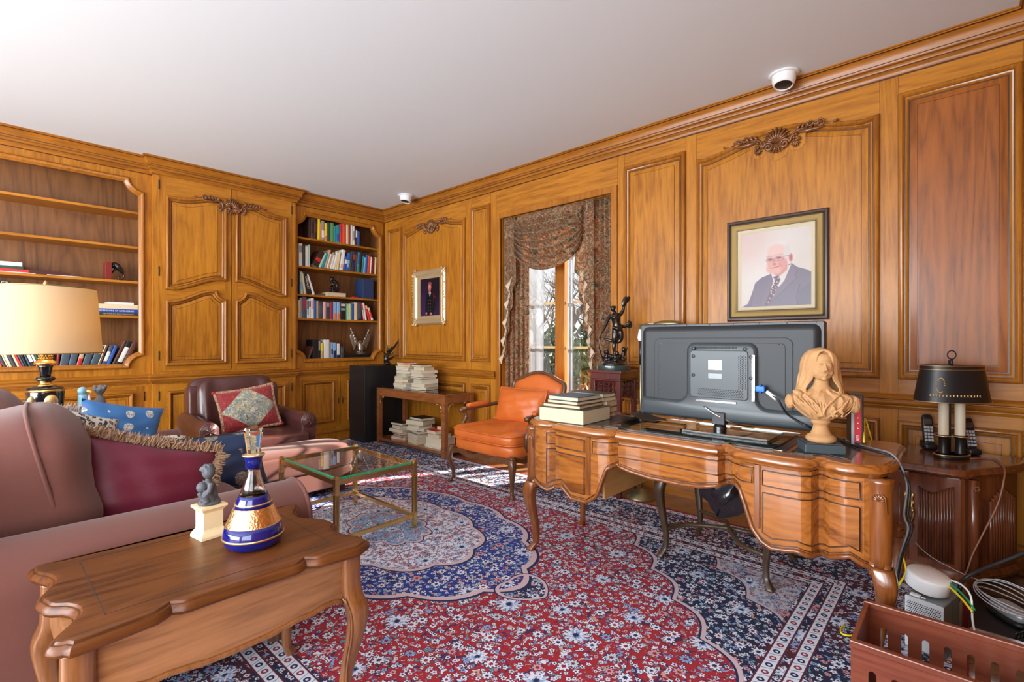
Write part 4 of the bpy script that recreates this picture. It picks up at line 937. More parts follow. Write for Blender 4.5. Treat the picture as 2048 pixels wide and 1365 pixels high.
# ---- lamp table and lamp behind the sofa
LT = thing('lamp_table', 'small round dark table behind the far end of the sofa, under the cream lamp', 'side table', (.36, 4.42, 0))
part('tabletop', MB().lathe([(.01, .585), (.30, .585), (.31, .592), (.31, .60), (.30, .607), (.01, .607)], n=40), 'side_table_wood', LT, smooth='auto')
part('column', MB().lathe([(.03, .03), (.035, .12), (.02, .2), (.045, .32), (.02, .45), (.03, .585)], n=20), 'side_table_wood', LT, smooth=True)
part('foot', MB().lathe([(.20, 0), (.20, .02), (.06, .045), (.03, .06)], n=24), 'side_table_wood', LT, smooth=True)
lx, ly = .315, 4.36
t = thing('table_lamp', 'black and gold urn lamp with a large cream drum shade, left edge', 'lamp', (lx, ly, .6075))
shade = principled('shade_cream', (0.66, 0.56, 0.38), 0.7, Transmission_Weight=0.0, Subsurface_Weight=0.0)
nt = shade.node_tree; bsd = nt.nodes['Principled BSDF']; trn = nt.nodes.new('ShaderNodeBsdfTranslucent'); trn.inputs[0].default_value = (0.80, 0.62, 0.32, 1); ms = nt.nodes.new('ShaderNodeMixShader'); ms.inputs[0].default_value = .45
nt.links.new(bsd.outputs[0], ms.inputs[1]); nt.links.new(trn.outputs[0], ms.inputs[2]); nt.links.new(ms.outputs[0], nt.nodes['Material Output'].inputs[0])
zs = -.6075
prof = [(.286, 1.118), (.255, 1.545)]
q = MB(); n = 64
for r_, z_ in prof: pass
q.rings([[Vector((r_*math.cos(2*PI*k/n), r_*math.sin(2*PI*k/n), z_ + zs)) for k in range(n)] for r_, z_ in [(.286, 1.118), (.286, 1.120), (.255, 1.545), (.2535, 1.545), (.2845, 1.120)]], cap0=False, cap1=False)
sh = part('lamp_shade', q, 'shade_cream', t, smooth='auto')
for (r_, z_) in [(.2865, 1.122), (.2555, 1.542)]:
    part('trim', MB().tube([(r_*math.cos(2*PI*k/48), r_*math.sin(2*PI*k/48), z_ + zs) for k in range(48)], .0035, 6, loop=True), 'dark_brass', sh, smooth=True)
part('base', MB().lathe([(.085, 0), (.085, .02), (.06, .03), (.045, .045)], n=32), 'brass', t, smooth='auto')
part('urn', MB().lathe([(.045, .045), (.07, .08), (.085, .14), (.092, .20), (.095, .275), (.090, .292), (.05, .305)], n=40), 'black_gloss', t, smooth=True)
part('collar', MB().lathe([(.096, .268), (.098, .274), (.096, .282)], n=40), 'brass', t, smooth=True)
part('collar', MB().lathe([(.05, .303), (.042, .312), (.030, .320), (.034, .334)], n=32), 'brass', t, smooth=True)
part('ring', MB().lathe([(.034, .332), (.045, .338), (.050, .350), (.044, .360), (.034, .364)], n=32), 'black_gloss', t, smooth=True)
part('vase_neck', MB().lathe([(.026, .362), (.028, .38), (.036, .425), (.042, .437)], n=32), 'black_gloss', t, smooth=True)
part('collar', MB().lathe([(.042, .435), (.060, .445), (.056, .456), (.038, .468), (.034, .474)], n=32), 'brass', t, smooth=True)
q = MB().lathe([(.031, .474), (.031, .52), (.033, .53)], n=32)
for k in range(14):
    for j in range(3): q.ell((.032*math.cos(2*PI*(k + .5*(j % 2))/14), .032*math.sin(2*PI*(k + .5*(j % 2))/14), .482 + .014*j), .0055, 6, 4)
part('fretted_sleeve', q, 'brass', t, smooth=True)
part('stem', MB().tube([(0, 0, .52), (0, 0, .955)], .006, 8), 'brass', t, smooth=True)
part('finial', MB().lathe([(.004, .94), (.012, .95), (.013, .962), (.008, .975), (.002, .985)], n=16), 'brass', t, smooth=True)
part('cameo', MB().ell((.02, -.094, .21), (.034, .012, .042), 14, 8).ell((-.07, -.066, .21), (.02, .012, .036), 14, 8), 'gold_leaf', t, smooth=True)
bulb = lamp('lamp_bulb', 'POINT', (lx - .02, ly - .02, 1.33), (0, 0, -1), 8, (1.0, 0.72, 0.34), shadow_soft_size=.05)
bulb.parent = t; bulb.location = (0, 0, .72)
part('bulb', MB().ell((0, 0, .70), (.03, .03, .04), 16, 10), principled('bulb_glass', (1, .85, .6), .4, Emission_Color=(1, .75, .4, 1), Emission_Strength=3.0), t, smooth=True)
# figurines on the lamp table
t = thing('figurine', 'small blue and white porcelain parrot beside the urn lamp', 'figurine', (.50, 4.30, .6075))
q = MB(); q.tube(smooth_path([(0, 0, .01), (0, 0, .10), (-.005, 0, .17), (-.01, -.005, .24)], 4), [.03, .03, .03, .032, .034, .034, .034, .034, .032, .03, .028, .026, .024], 12).ell((-.012, -.006, .262), (.027, .025, .027), 12, 8)
part('body', q, plain('parrot_blue', (0.22, 0.42, 0.55), .25), t, smooth=True); part('beak', MB().tube([(.01, -.02, .262), (.03, -.03, .255), (.03, -.032, .24)], [.010, .007, .002], 8), plain('beak', (0.75, 0.45, 0.15), .4), t, smooth=True)
part('wing', MB().ell((.022, -.01, .19), (.012, .03, .05), 10, 8), plain('parrot_pink', (0.75, 0.55, 0.55), .3), t, smooth=True)
t = thing('figurine', 'small grey cherub figurine on the lamp table, behind the pale cushions', 'figurine', (.60, 4.46, .6075))
q = MB(); q.tube(smooth_path([(0, 0, .0), (0, 0, .10), (.0, 0, .18), (0, 0, .225)], 4), [.05, .045, .04, .036, .034, .034, .035, .034, .03, .024, .018, .016, .016], 12).ell((0, 0, .25), (.032, .032, .035), 12, 8)
for k in range(12): q.ell((.03*math.cos(k*.9), .03*math.sin(k*.9), .262 + .012*math.sin(k*2.1)), .012, 6, 5)
part('body', q, plain('grey_stone', (0.16, 0.17, 0.20), .7), t, remesh=.003)
# ---- glass and brass coffee table
C0x, C1x, C0y, C1y = 1.372, 1.905, 2.585, 3.31
t = thing('coffee_table', 'square brass coffee table with a clear glass top, on the rug', 'coffee table', ((C0x + C1x)/2, (C0y + C1y)/2, 0))
mb = MB()
for x in (C0x, C1x):
    for y in (C0y, C1y):
        l = MB(); h = .013
        l.box(x-h, x+h, y-h, y+h, 0, .424); o = part('leg', l, 'brass', t, world=True, bevel=.001)
        f = MB()
        for k in range(3):
            for sg in (-1, 1):
                f.box(x - .008 + .006*k, x - .0045 + .006*k, y + sg*(h + .001) - .001, y + sg*(h + .001) + .001, .11, .335); f.box(x + sg*(h + .001) - .001, x + sg*(h + .001) + .001, y - .008 + .006*k, y - .0045 + .006*k, .11, .335)
        part('fluting', f, 'dark_brass', o, world=True)
        part('collar', MB().box(x-.016, x+.016, y-.016, y+.016, .338, .346).box(x-.016, x+.016, y-.016, y+.016, .10, .106), 'brass', o, world=True, bevel=.001)
        part('finial', MB().box(x-.015, x+.015, y-.015, y+.015, .424, .430).box(x-.011, x+.011, y-.011, y+.011, .43, .438), 'brass', o, world=True, bevel=.002)
for (z0, z1) in [(.392, .420), (.070, .092)]:
    for y in (C0y, C1y): part('rail', MB().box(C0x + .013, C1x - .013, y - .010, y + .010, z0, z1), 'brass', t, world=True, bevel=.001)
    for x in (C0x, C1x): part('rail', MB().box(x - .010, x + .010, C0y + .013, C1y - .013, z0, z1), 'brass', t, world=True, bevel=.001)
part('glass_top', MB().box(C0x + .012, C1x - .012, C0y + .012, C1y - .012, .4205, .428), 'table_glass', t, world=True)
e = MB(); g0, g1 = .4203, .4283
for (x0, x1, y0, y1) in [(C0x+.010, C0x+.0118, C0y+.018, C1y-.018), (C1x-.0118, C1x-.010, C0y+.018, C1y-.018), (C0x+.018, C1x-.018, C0y+.010, C0y+.0118), (C0x+.018, C1x-.018, C1y-.0118, C1y-.010)]: e.box(x0, x1, y0, y1, g0, g1)
part('glass_edge', e, 'glass_edge', t, world=True)
# ---- foreground side table
T = thing('side_table', 'walnut side table with a scalloped moulded top in the left foreground', 'side table', (.47, 1.66, 0))
zt = .568
xa, xb, ya, yb = .105, .855, 1.385, 1.935
def ease(t_): return .5 - .5*math.cos(PI*t_)
def side(n, f): return [f(i/n) for i in range(n)]
front = side(44, lambda t_: (lerp(xa+.03, xb-.03, t_), ya + .022*math.cos(2*PI*(t_-.5)) *.9 - .018*math.exp(-((t_-.5)/.2)**2) + (.020*max(0, 1-abs(t_-.27)/.035)) + (.020*max(0, 1-abs(t_-.75)/.035))))
right = side(26, lambda t_: (xb + .012*math.sin(2*PI*t_) + .022*math.cos(4*PI*(t_-.5)) - .02 + .012*max(0, 1-abs(t_-.4)/.05), lerp(ya+.03, yb-.03, t_)))
back = side(16, lambda t_: (lerp(xb-.03, xa+.03, t_), yb + .006*math.cos(2*PI*t_)))
left = side(26, lambda t_: (xa - .012*math.sin(2*PI*t_) - .022*math.cos(4*PI*(t_-.5)) + .02 - .012*max(0, 1-abs(t_-.6)/.05), lerp(yb-.03, ya+.03, t_)))
cor = lambda cx, cy, a0: [(cx + .036*math.cos(R(a0 + 15*k)), cy + .036*math.sin(R(a0 + 15*k))) for k in range(1, 6)]
ol = front + cor(xb-.03, ya+.03, -90) + right + cor(xb-.03, yb-.03, 0) + back + cor(xa+.03, yb-.03, 90) + left + cor(xa+.03, ya+.03, 180)
rs = [[(a, b_, z) for a, b_ in offset_poly(ol, d)] for d, z in [(.020, zt-.034), (.010, zt-.033), (.004, zt-.030), (.0, zt-.022), (.002, zt-.013), (.008, zt-.007), (.013, zt-.0065), (.016, zt-.001), (.020, zt), (.034, zt)]]
q = MB().rings(rs, cap0=True, cap1=True); part('tabletop', q, 'end_table_top', T, smooth='auto', world=True)
q = MB()
for (x0, x1, y0, y1) in [(xa+.10, xb-.10, ya+.075, ya+.0762), (xa+.10, xb-.10, yb-.07, yb-.0688), (xa+.10, xa+.1012, ya+.075, yb-.07), (xb-.1012, xb-.10, ya+.075, yb-.07)]: q.box(x0, x1, y0, y1, zt + .0002, zt + .0006)
part('inlay_line', q, 'black_matt', T, world=True)
low = [(690, 1209), (670, 1209), (645, 1219), (629, 1229), (620, 1234), (600, 1240), (538, 1273), (454, 1310), (346, 1341), (299, 1364)]
L2_ = [(onY(px, py, 1.425).x, onY(px, py, 1.425).z) for px, py in low]; L2_ = [(x, z) for x, z in L2_]
xr_ = [x for x, z in L2_]
def apz(x):   # symmetric lower edge of the apron
    mid = (xa + xb)/2; x = mid + abs(x - mid); return interp(sorted(L2_), x)
fx0, fx1 = xa + .075, xb - .075
q = MB(); n = 40
for i in range(n):
    a = lerp(fx0, fx1, i/n); b_ = lerp(fx0, fx1, (i+1)/n); za, zb_ = apz(a), apz(b_)
    ya_ = ya + .045 - .012*math.sin(PI*i/n); yb_ = ya + .045 - .012*math.sin(PI*(i+1)/n)
    q.add([(a, ya_, za), (b_, yb_, zb_), (b_, yb_, zt-.03), (a, ya_, zt-.03), (a, ya_+.02, za), (b_, yb_+.02, zb_), (b_, yb_+.02, zt-.03), (a, ya_+.02, zt-.03)], [(0,1,2,3), (7,6,5,4), (0,4,5,1), (3,2,6,7)])
part('apron', q, 'end_table_body', T, smooth='auto', world=True)
q = MB().tube([(lerp(fx0, fx1, i/n), ya + .043 - .012*math.sin(PI*i/n), apz(lerp(fx0, fx1, i/n)) + .006) for i in range(n+1)], .008, 8); part('apron_bead', q, 'end_table_leg', T, smooth=True, world=True)
q = MB()
for x in (xa + .045, xb - .045):
    q.box(x - .008, x + .008, ya + .08, yb - .08, .42, zt - .03)
q.box(fx0, fx1, yb - .05, yb - .035, .42, zt - .03); part('apron', q, 'end_table_body', T, world=True)
def cabriole(x, y, sx, sy, ztop, zknee, h=0, r=1.0):
    """square-section cabriole leg; sx, sy = outward direction"""
    mb = MB(); prof = [(ztop, 0, .030), (ztop - .05, .0, .030), (zknee + .05, .002, .031), (zknee, .016, .032), (zknee - .05, .018, .027), (zknee*.62, .006, .021), (zknee*.36, -.008, .0165), (zknee*.15, -.008, .0145), (.035, .002, .0155), (.012, .014, .020), (0, .014, .016)]
    P = smooth_path([(z, o, w_) for z, o, w_ in prof], 3); rs = []
    for p in P:
        z, o, w_ = p; w_ *= r; cx, cy = x + sx*o, y + sy*o; ring = []
        for k in range(16):
            a = 2*PI*k/16; e = .5
            ring.append((cx + w_*math.copysign(abs(math.cos(a))**e, math.cos(a)), cy + w_*math.copysign(abs(math.sin(a))**e, math.sin(a)), max(z, 0)))
        rs.append(ring)
    mb.rings(rs); return mb
for (x, y, sx, sy) in [(xa+.05, ya+.05, -1, -1), (xb-.05, ya+.05, 1, -1), (xa+.05, yb-.05, -1, 1), (xb-.05, yb-.05, 1, 1)]:
    o = part('leg', cabriole(x, y, sx, sy, zt - .034, .36), 'end_table_leg', T, smooth=True, world=True)
    if sy < 0:
        q = MB()
        for k in (0, 1): q.tube(smooth_path([(x - sx*.030, y - .028 + .012*k, .40), (x - sx*.014, y - .036 + .012*k, .35), (x - sx*(.012), y - .036 + .012*k, .28), (x - sx*.020, y - .022 + .012*k, .18), (x - sx*.018, y - .012 + .012*k, .06)], 4), .0035, 6)
        part('leg_bead', q, 'end_table_leg', o, smooth=True, world=True)
# ---- decanter
k_ = .001535; Z = lambda y: (1100 - y)*k_
t = thing('decanter', 'cobalt blue and gold glass decanter with a clear faceted stopper, on the foreground side table', 'decanter', (.588, 1.625, zt + .0005))
seg = lambda pts: [(r*k_, Z(y)) for r, y in pts]
part('foot', MB().lathe(seg([(30, 1100), (46, 1098), (50, 1094), (54, 1086), (56, 1078), (55, 1070), (51, 1055)]), n=48), 'blue_glass', t, smooth=True)
q = MB().lathe(seg([(51, 1055), (50, 1054.5), (36.5, 1022), (36, 1021)]), n=48); mgold = principled('etched_gold', (0.85, 0.52, 0.24), .3, 1.0); g = N(mgold); g.bump(g.vor(g.coord('Object'), 160), .6, .002)
part('gold_band', q, 'etched_gold', t, smooth='auto')
part('gold_line', MB().lathe(seg([(56.4, 1080), (57, 1078), (56.4, 1076)]), n=48), 'gold_leaf', t, smooth=True)
part('blue_band', MB().lathe(seg([(36, 1021), (33, 1014), (29, 1004), (26.5, 998)]), n=48), 'blue_glass', t, smooth=True)
part('gold_line', MB().lathe(seg([(34.3, 1015.4), (35, 1014), (33.9, 1012.6)]), n=48), 'gold_leaf', t, smooth=True)
part('neck', MB().lathe(seg([(26.5, 998), (20, 982), (14.5, 965), (12, 950), (11.6, 944), (9.6, 944), (10, 951), (12.5, 966), (18, 983), (24.5, 998)]), n=48), 'clear_crystal', t, smooth=True)
part('collar', MB().lathe(seg([(11.6, 946), (14.5, 944), (15.5, 930), (17.5, 923), (20.5, 919), (19, 917), (15.5, 921), (13, 928)]), n=48), 'blue_glass', t, smooth=True)
part('gold_line', MB().lathe(seg([(20.4, 920.5), (21.2, 919), (20.4, 917.5)]), n=48), 'gold_leaf', t, smooth=True)
part('stopper', MB().lathe(seg([(9, 932), (11, 924), (19, 868), (16.5, 864), (3, 863.5)]), n=8), 'clear_crystal', t)
# ---- statuette on a cream pedestal
t = thing('statuette', 'dark grey cherub statuette on a cream square pedestal, on the foreground side table', 'statuette', (.518, 1.805, zt + .0005), R(8))
M45 = R(0)
sq = lambda prof: MB().lathe([(r*math.sqrt(2), z) for r, z in prof], n=4, a0=R(45))
part('pedestal', sq([(.040, 0), (.040, .008), (.036, .016), (.031, .024), (.029, .030), (.029, .082), (.032, .087), (.036, .092), (.039, .095), (.039, .102)]), principled('ivory', (0.80, 0.62, 0.36), .5), t)
q = MB(); q.ell((0, 0, .108), (.035, .033, .010), 14, 6); q.ell((.004, .004, .113), (.030, .028, .014), 12, 6)
q.tube(smooth_path([(.004, .002, .118), (.006, .004, .145), (-.001, 0, .168), (-.004, -.002, .185)], 4), [.022, .022, .021, .020, .018, .018, .018, .017, .015, .011, .009, .009, .009], 12)
q.ell((-.004, -.004, .206), (.019, .020, .021), 14, 10); rnd = random.Random(2)
for k in range(26):
    a = rnd.uniform(0, 2*PI); e = rnd.uniform(0, 1.3); q.ell((-.004 + .019*math.cos(a)*math.cos(e), .000 + .018*math.sin(a)*math.cos(e) + .003, .210 + .018*math.sin(e)), .0062, 6, 5)
for sg in (-1, 1):
    q.tube([(.002, sg*.014, .120), (-.020 + .003*sg, sg*.017 - .006, .146), (-.024, sg*.016 - .008, .140), (-.016, sg*.012 - .010, .116), (-.028, sg*.012 - .012, .112)], [.013, .012, .010, .008, .006], 8)
q.tube([(-.002, -.018, .172), (-.012, -.026, .148), (-.022, -.020, .122)], [.009, .0075, .006], 8); q.tube([(-.002, .018, .172), (-.016, .022, .162), (-.022, .006, .158)], [.009, .0075, .006], 8)
q.ell((-.020, .004, .160), (.017, .017, .018), 12, 8)
part('cherub', q, plain('grey_stone2', (0.075, 0.078, 0.09), .65), t, remesh=.0016)
# ================================================================== FAR RIGHT CORNER: cabinet, long side table, books
t = thing('speaker_cabinet', 'tall narrow black cabinet standing in the corner behind the book table', 'cabinet', (3.35, 5.32, 0))
part('cabinet_body', MB().box(3.09, 3.61, 5.16, 5.50, 0, .905), 'black_satin', t, world=True, bevel=.004)
q = MB(); q.plate(rect(3.13, 3.59, .05, .86), [rect(3.19, 3.53, .11, .73)], lambda a, b, h: (a, 5.16 - h, b), 0, .006); part('front_frame', q, 'black_satin', t, world=True, bevel=.002)
t = thing('bird_sculpture', 'dark spiky bronze bird sculpture on top of the black cabinet', 'sculpture', (3.50, 5.30, .9055))
q = MB(); q.ell((0, 0, .012), (.05, .04, .014), 12, 6); q.tube(smooth_path([(0, 0, .01), (-.02, 0, .07), (-.01, 0, .12), (.03, 0, .17)], 4), [.03, .034, .036, .036, .036, .034, .032, .028, .024, .020, .016, .012, .010], 10)
for k in range(9): q.tube([(-.02 + .006*k, 0, .08 + .012*k), (.03 + .012*k, .01*((k % 3)-1), .15 + .012*k), (.07 + .014*k, .02*((k % 3)-1), .20 + .016*k)], [.012, .009, .002], 6)
q.tube([(.0, 0, .12), (-.04, -.01, .10), (-.06, -.01, .06)], [.012, .008, .003], 6); rnd = random.Random(3)
for k in range(16): a = Vector((-.02 + .05*rnd.random(), 0, .05 + .13*rnd.random())); d = Vector((rnd.uniform(-.5, 1), rnd.uniform(-.6, .3), rnd.uniform(-.1, 1))).normalized(); q.tube([a, a + d*.05, a + d*.085 + Vector((0, 0, .01))], [.009, .006, .002], 6)
part('body', q, 'bronze', t, remesh=.003)
# long table with fret brackets
TX0, TX1, TY0, TY1, TZ = 3.20, 3.61, 3.845, 5.08, .657
t = thing('book_table', 'long wooden table with gilt fret brackets and a low shelf, under the army portrait', 'table', ((TX0+TX1)/2, (TY0+TY1)/2, 0))
t['label'] = 'long wooden table with gilt corner brackets and a low shelf, holding piles of books'
SW = 'side_table_wood'
q = MB().box(TX0, TX1, TY0, TY1, TZ-.022, TZ-.004); part('tabletop', q, SW, t, world=True, bevel=.003)
part('table_inset', MB().box(TX0+.05, TX1-.05, TY0+.05, TY1-.05, TZ-.004, TZ-.001), 'black_gloss', t, world=True)
for x in (TX0+.026, TX1-.026):
    for y in (TY0+.026, TY1-.026): part('leg', MB().box(x-.025, x+.025, y-.025, y+.025, 0, TZ-.022), 'side_table_wood', t, world=True, bevel=.003)
q = MB(); q.box(TX0+.004, TX0+.02, TY0+.05, TY1-.05, TZ-.095, TZ-.022).box(TX1-.02, TX1-.004, TY0+.05, TY1-.05, TZ-.095, TZ-.022)
for y in (TY0+.004, TY1-.02): q.box(TX0+.05, TX1-.05, y, y+.016, TZ-.095, TZ-.022)
part('apron', q, SW, t, world=True)
part('shelf', MB().box(TX0+.005, TX1-.005, TY0+.005, TY1-.005, .045, .072), SW, t, world=True, bevel=.003)
def bracket(c, u):   # c: corner under the apron, u: unit direction away from the leg
    q = MB(); c = Vector(c); u = Vector(u); dn = Vector((0, 0, -1)); n_ = u.cross(dn)
    A = lambda a, b: c + u*a + dn*b
    q.tube([A(.006, .075), A(.012, .050), A(.028, .026), A(.050, .012), A(.075, .006)], .0045, 6)
    q.tube([A(.006, .085), A(.018, .085), A(.018, .070), A(.006, .070)], .004, 6); q.tube([A(.085, .006), A(.085, .018), A(.070, .018), A(.070, .006)], .004, 6)
    return q
zc = TZ - .095
for (c, u) in [((TX0+.012, TY0+.051, zc), (0, 1, 0)), ((TX0+.012, TY1-.051, zc), (0, -1, 0)), ((TX0+.051, TY0+.012, zc), (1, 0, 0)), ((TX1-.051, TY0+.012, zc), (-1, 0, 0))]:
    part('bracket', bracket(c, u), 'gold_leaf', t, smooth=True, world=True)
C = lambda k: CN[k]
pale = ((214, 200, 180), 'beige'); sp = 'y1'
def pile(px, py, z, items, where, grp, dxy=(0, 0)):
    b = onZ(px, py, z); stack((b.x + .10 + dxy[0], b.y + .09 + dxy[1], z), items, where, grp, parts=False)
rnd = random.Random(8)
G = 'books piled on the long table'
def it(ck, th, w_=.20, d_=.26, sp='x1'): k_ = rnd.uniform(.80, 1.0); return (w_*k_, d_*rnd.uniform(.82, 1.0), th, rnd.uniform(-.022, .022), rnd.uniform(-.022, .022), rnd.uniform(-13, 13), ck, sp)
b = onZ(812, 772, TZ)
stack((3.43, 4.80, TZ), [it('w', .020), it('w', .024), it('pk', .022), it('tan', .030), it(pale, .026), it('g', .012), it('w', .024), it('dg', .034, .18, .22), it('w', .016), it('w', .026), it('cr', .010), it('yg', .022, .17, .22), it('r', .020, .17, .24)], 'in the left pile on the long table', G)
stack((3.42, 4.46, TZ), [it('nv', .030, .22, .28), it('w', .040), it((((190, 205, 225)), 'white and blue'), .052, .20, .26), it('k', .020, .2, .28), it('w', .024, .2, .29), it('pk', .014), it(pale, .034, .21, .30), it('cr', .036, .18, .2), it('dbr', .022, .17, .2)], 'in the right pile on the long table', G)
G = 'books piled on the low shelf of the long table'
stack((3.36, 4.78, .0725), [it('pk', .030), it('r', .030), it('dr', .026), it('w', .030), it('br', .044, .18, .22), it('k', .026, .17, .22)], 'in the left pile on the low shelf', G)
stack((3.37, 4.46, .0725), [it('w', .058, .22, .27), it('g', .046, .2, .24), it('dg', .030, .2, .27), it('w', .028, .2, .26), it('w', .036, .2, .26), it('g', .052, .2, .26), it('k', .026, .19, .26)], 'in the middle pile on the low shelf', G)
stack((3.37, 4.13, .0725), [it('w', .020), it('w', .080, .21, .25), it('g', .040, .18, .21), it('r', .038, .17, .2), it('cr', .03, .06, .10)], 'in the right pile on the low shelf', G)

# ================================================================== ORANGE ARMCHAIR (front faces -x)
t = thing('armchair', 'orange leather armchair with carved walnut frame and loose back cushion', 'armchair', (3.10, 2.86, 0), R(-90))
OL, CW = 'orange_leather', 'chair_wood'
for sg in (-1, 1):
    part('leg', cabriole(sg*.345, -.345, sg, -1, .315, .255, r=.86), CW, t, smooth=True)
    part('leg', MB().tube([(sg*.27, .30, .30), (sg*.28, .33, .15), (sg*.29, .37, 0)], [.024, .020, .015], 8), CW, t, smooth=True)
def rail_low(x): return .262 + .020*math.cos(x*PI/.115) * (1 - abs(x)/.4) - .02*math.exp(-(x/.08)**2)
q = MB(); n = 40
for (sx, sy, pts) in [('f', 0, [(lerp(-.345, .345, i/n), -.368 - .014*math.sin(PI*i/n)) for i in range(n+1)])]:
    for i in range(n):
        (a, ya_), (b, yb_) = pts[i], pts[i+1]
        q.add([(a, ya_, rail_low(a)), (b, yb_, rail_low(b)), (b, yb_, rail_low(b)+.035), (a, ya_, rail_low(a)+.035), (a, ya_+.03, rail_low(a)), (b, yb_+.03, rail_low(b)), (b, yb_+.03, rail_low(b)+.035), (a, ya_+.03, rail_low(a)+.035)], [(0,1,2,3), (7,6,5,4), (0,4,5,1), (3,2,6,7)])
for sg in (-1, 1):
    for i in range(20):
        y0_, y1_ = lerp(-.33, .32, i/20), lerp(-.33, .32, (i+1)/20); x0_, x1_ = sg*lerp(.378, .315, i/20), sg*lerp(.378, .315, (i+1)/20)
        l0, l1 = .262 + .014*math.cos(i*.9), .262 + .014*math.cos((i+1)*.9)
        q.add([(x0_, y0_, l0), (x1_, y1_, l1), (x1_, y1_, l1+.035), (x0_, y0_, l0+.035), (x0_-sg*.025, y0_, l0), (x1_-sg*.025, y1_, l1), (x1_-sg*.025, y1_, l1+.035), (x0_-sg*.025, y0_, l0+.035)], [(0,1,2,3), (7,6,5,4), (0,4,5,1), (3,2,6,7)])
part('seat_rail', q, CW, t, smooth='auto')
def taper(p): k = 1 - .10*(p.y + .34)/.68; return Vector((p.x*k, p.y, p.z))
part('seat_base', MB().sup((0, -.005, .340), (.365, .350, .056), .3, .3, 44, 18, fn=taper), OL, t, smooth=True)
o = part('seat_cushion', MB().sup((0, -.025, .428), (.365, .345, .062), .5, .28, 48, 22, fn=lambda p: taper(Vector((p.x, p.y, p.z + (.010*math.sin(17*p.x + 6*p.y)*math.cos(11*p.y) + .006*math.sin(31*p.x - 22*p.y) if p.z > .02 else 0) + .02*(1 - (p.x/.37)**2)*(1 - (p.y/.35)**2)*(1 if p.z > 0 else 0))))), OL, t, smooth=True)
for dz in (.036, -.034): part('piping', MB().tube([tuple(taper(Vector((.366*math.copysign(abs(math.cos(a))**.28, math.cos(a)), .346*math.copysign(abs(math.sin(a))**.28, math.sin(a)), 0))) + Vector((0, -.025, .428 + dz))) for a in [2*PI*k/64 for k in range(64)]], .005, 6, loop=True), OL, o, smooth=True)
# back
def bk(a, zz): lean = .27*(zz - .45); return Vector((a, .30 + lean, zz))
BK = [(-.245, .50), (-.270, .60), (-.290, .70), (-.297, .785), (-.282, .820), (-.245, .838), (-.195, .856), (-.12, .888), (-.05, .905), (0, .908)]
BK = BK + [(-x, z) for x, z in BK[::-1][1:]]
fr = smooth_path([bk(x, z) for x, z in BK] , 4)
part('back_frame', MB().tube(fr + [bk(.235, .5)], .022, 8, flat=.9), CW, t, smooth=True); part('back_frame', MB().tube([bk(-.24, .30), bk(-.24, .5)], .02, 8).tube([bk(.24, .30), bk(.24, .5)], .02, 8).tube([bk(-.24, .505), bk(.24, .505)], .018, 8), CW, t, smooth=True)
q = MB(); cen = bk(0, .70); lp = [bk(x*.955, (z - .70)*.955 + .70) for x, z in BK]; rs = []
for k, s_ in enumerate([1, .985, .93, .8, .5, .02]): rs.append([cen + (p - cen)*s_ + Vector((0, -.045*[0, .35, .7, .9, 1, 1][k], 0)) for p in lp])
rs2 = [[cen + (p - cen)*s_ + Vector((0, .02, 0)) for p in lp] for s_ in (.02, 1)]
q.rings(rs2 + rs); part('back_pad', q, OL, t, smooth=True)
c_ = part('back_cushion', pillow_mb(.54, .32, .16, 20, .03), OL, t, smooth=True); c_.location = (.0, .135, .625); c_.rotation_euler = (R(-17), 0, 0)
part('piping', MB().tube(edge_loop(.54, .32, .03), .006, 6, loop=True), OL, c_, smooth=True)
for sg in (-1, 1):
    A = [(sg*.345, -.17, .335), (sg*.365, -.205, .40), (sg*.372, -.20, .47), (sg*.368, -.165, .53), (sg*.375, -.175, .575), (sg*.378, -.205, .60)]
    o = part('arm', MB().tube(smooth_path(A, 4), [.020]*8 + [.017]*8 + [.018]*5, 8), CW, t, smooth=True)
    part('arm_rail', MB().tube(smooth_path([(sg*.380, -.225, .590), (sg*.378, -.15, .603), (sg*.365, .02, .61), (sg*.33, .20, .625), (sg*.275, .335, .66)], 4), [.020, .022, .022, .02] + [.018]*13, 8), CW, o, smooth=True)
    part('arm_pad', MB().sup((sg*.370, -.02, .632), (.030, .125, .020), .6, .5, 24, 14, rot=(R(3), 0, R(sg*7))), OL, o, smooth=True)

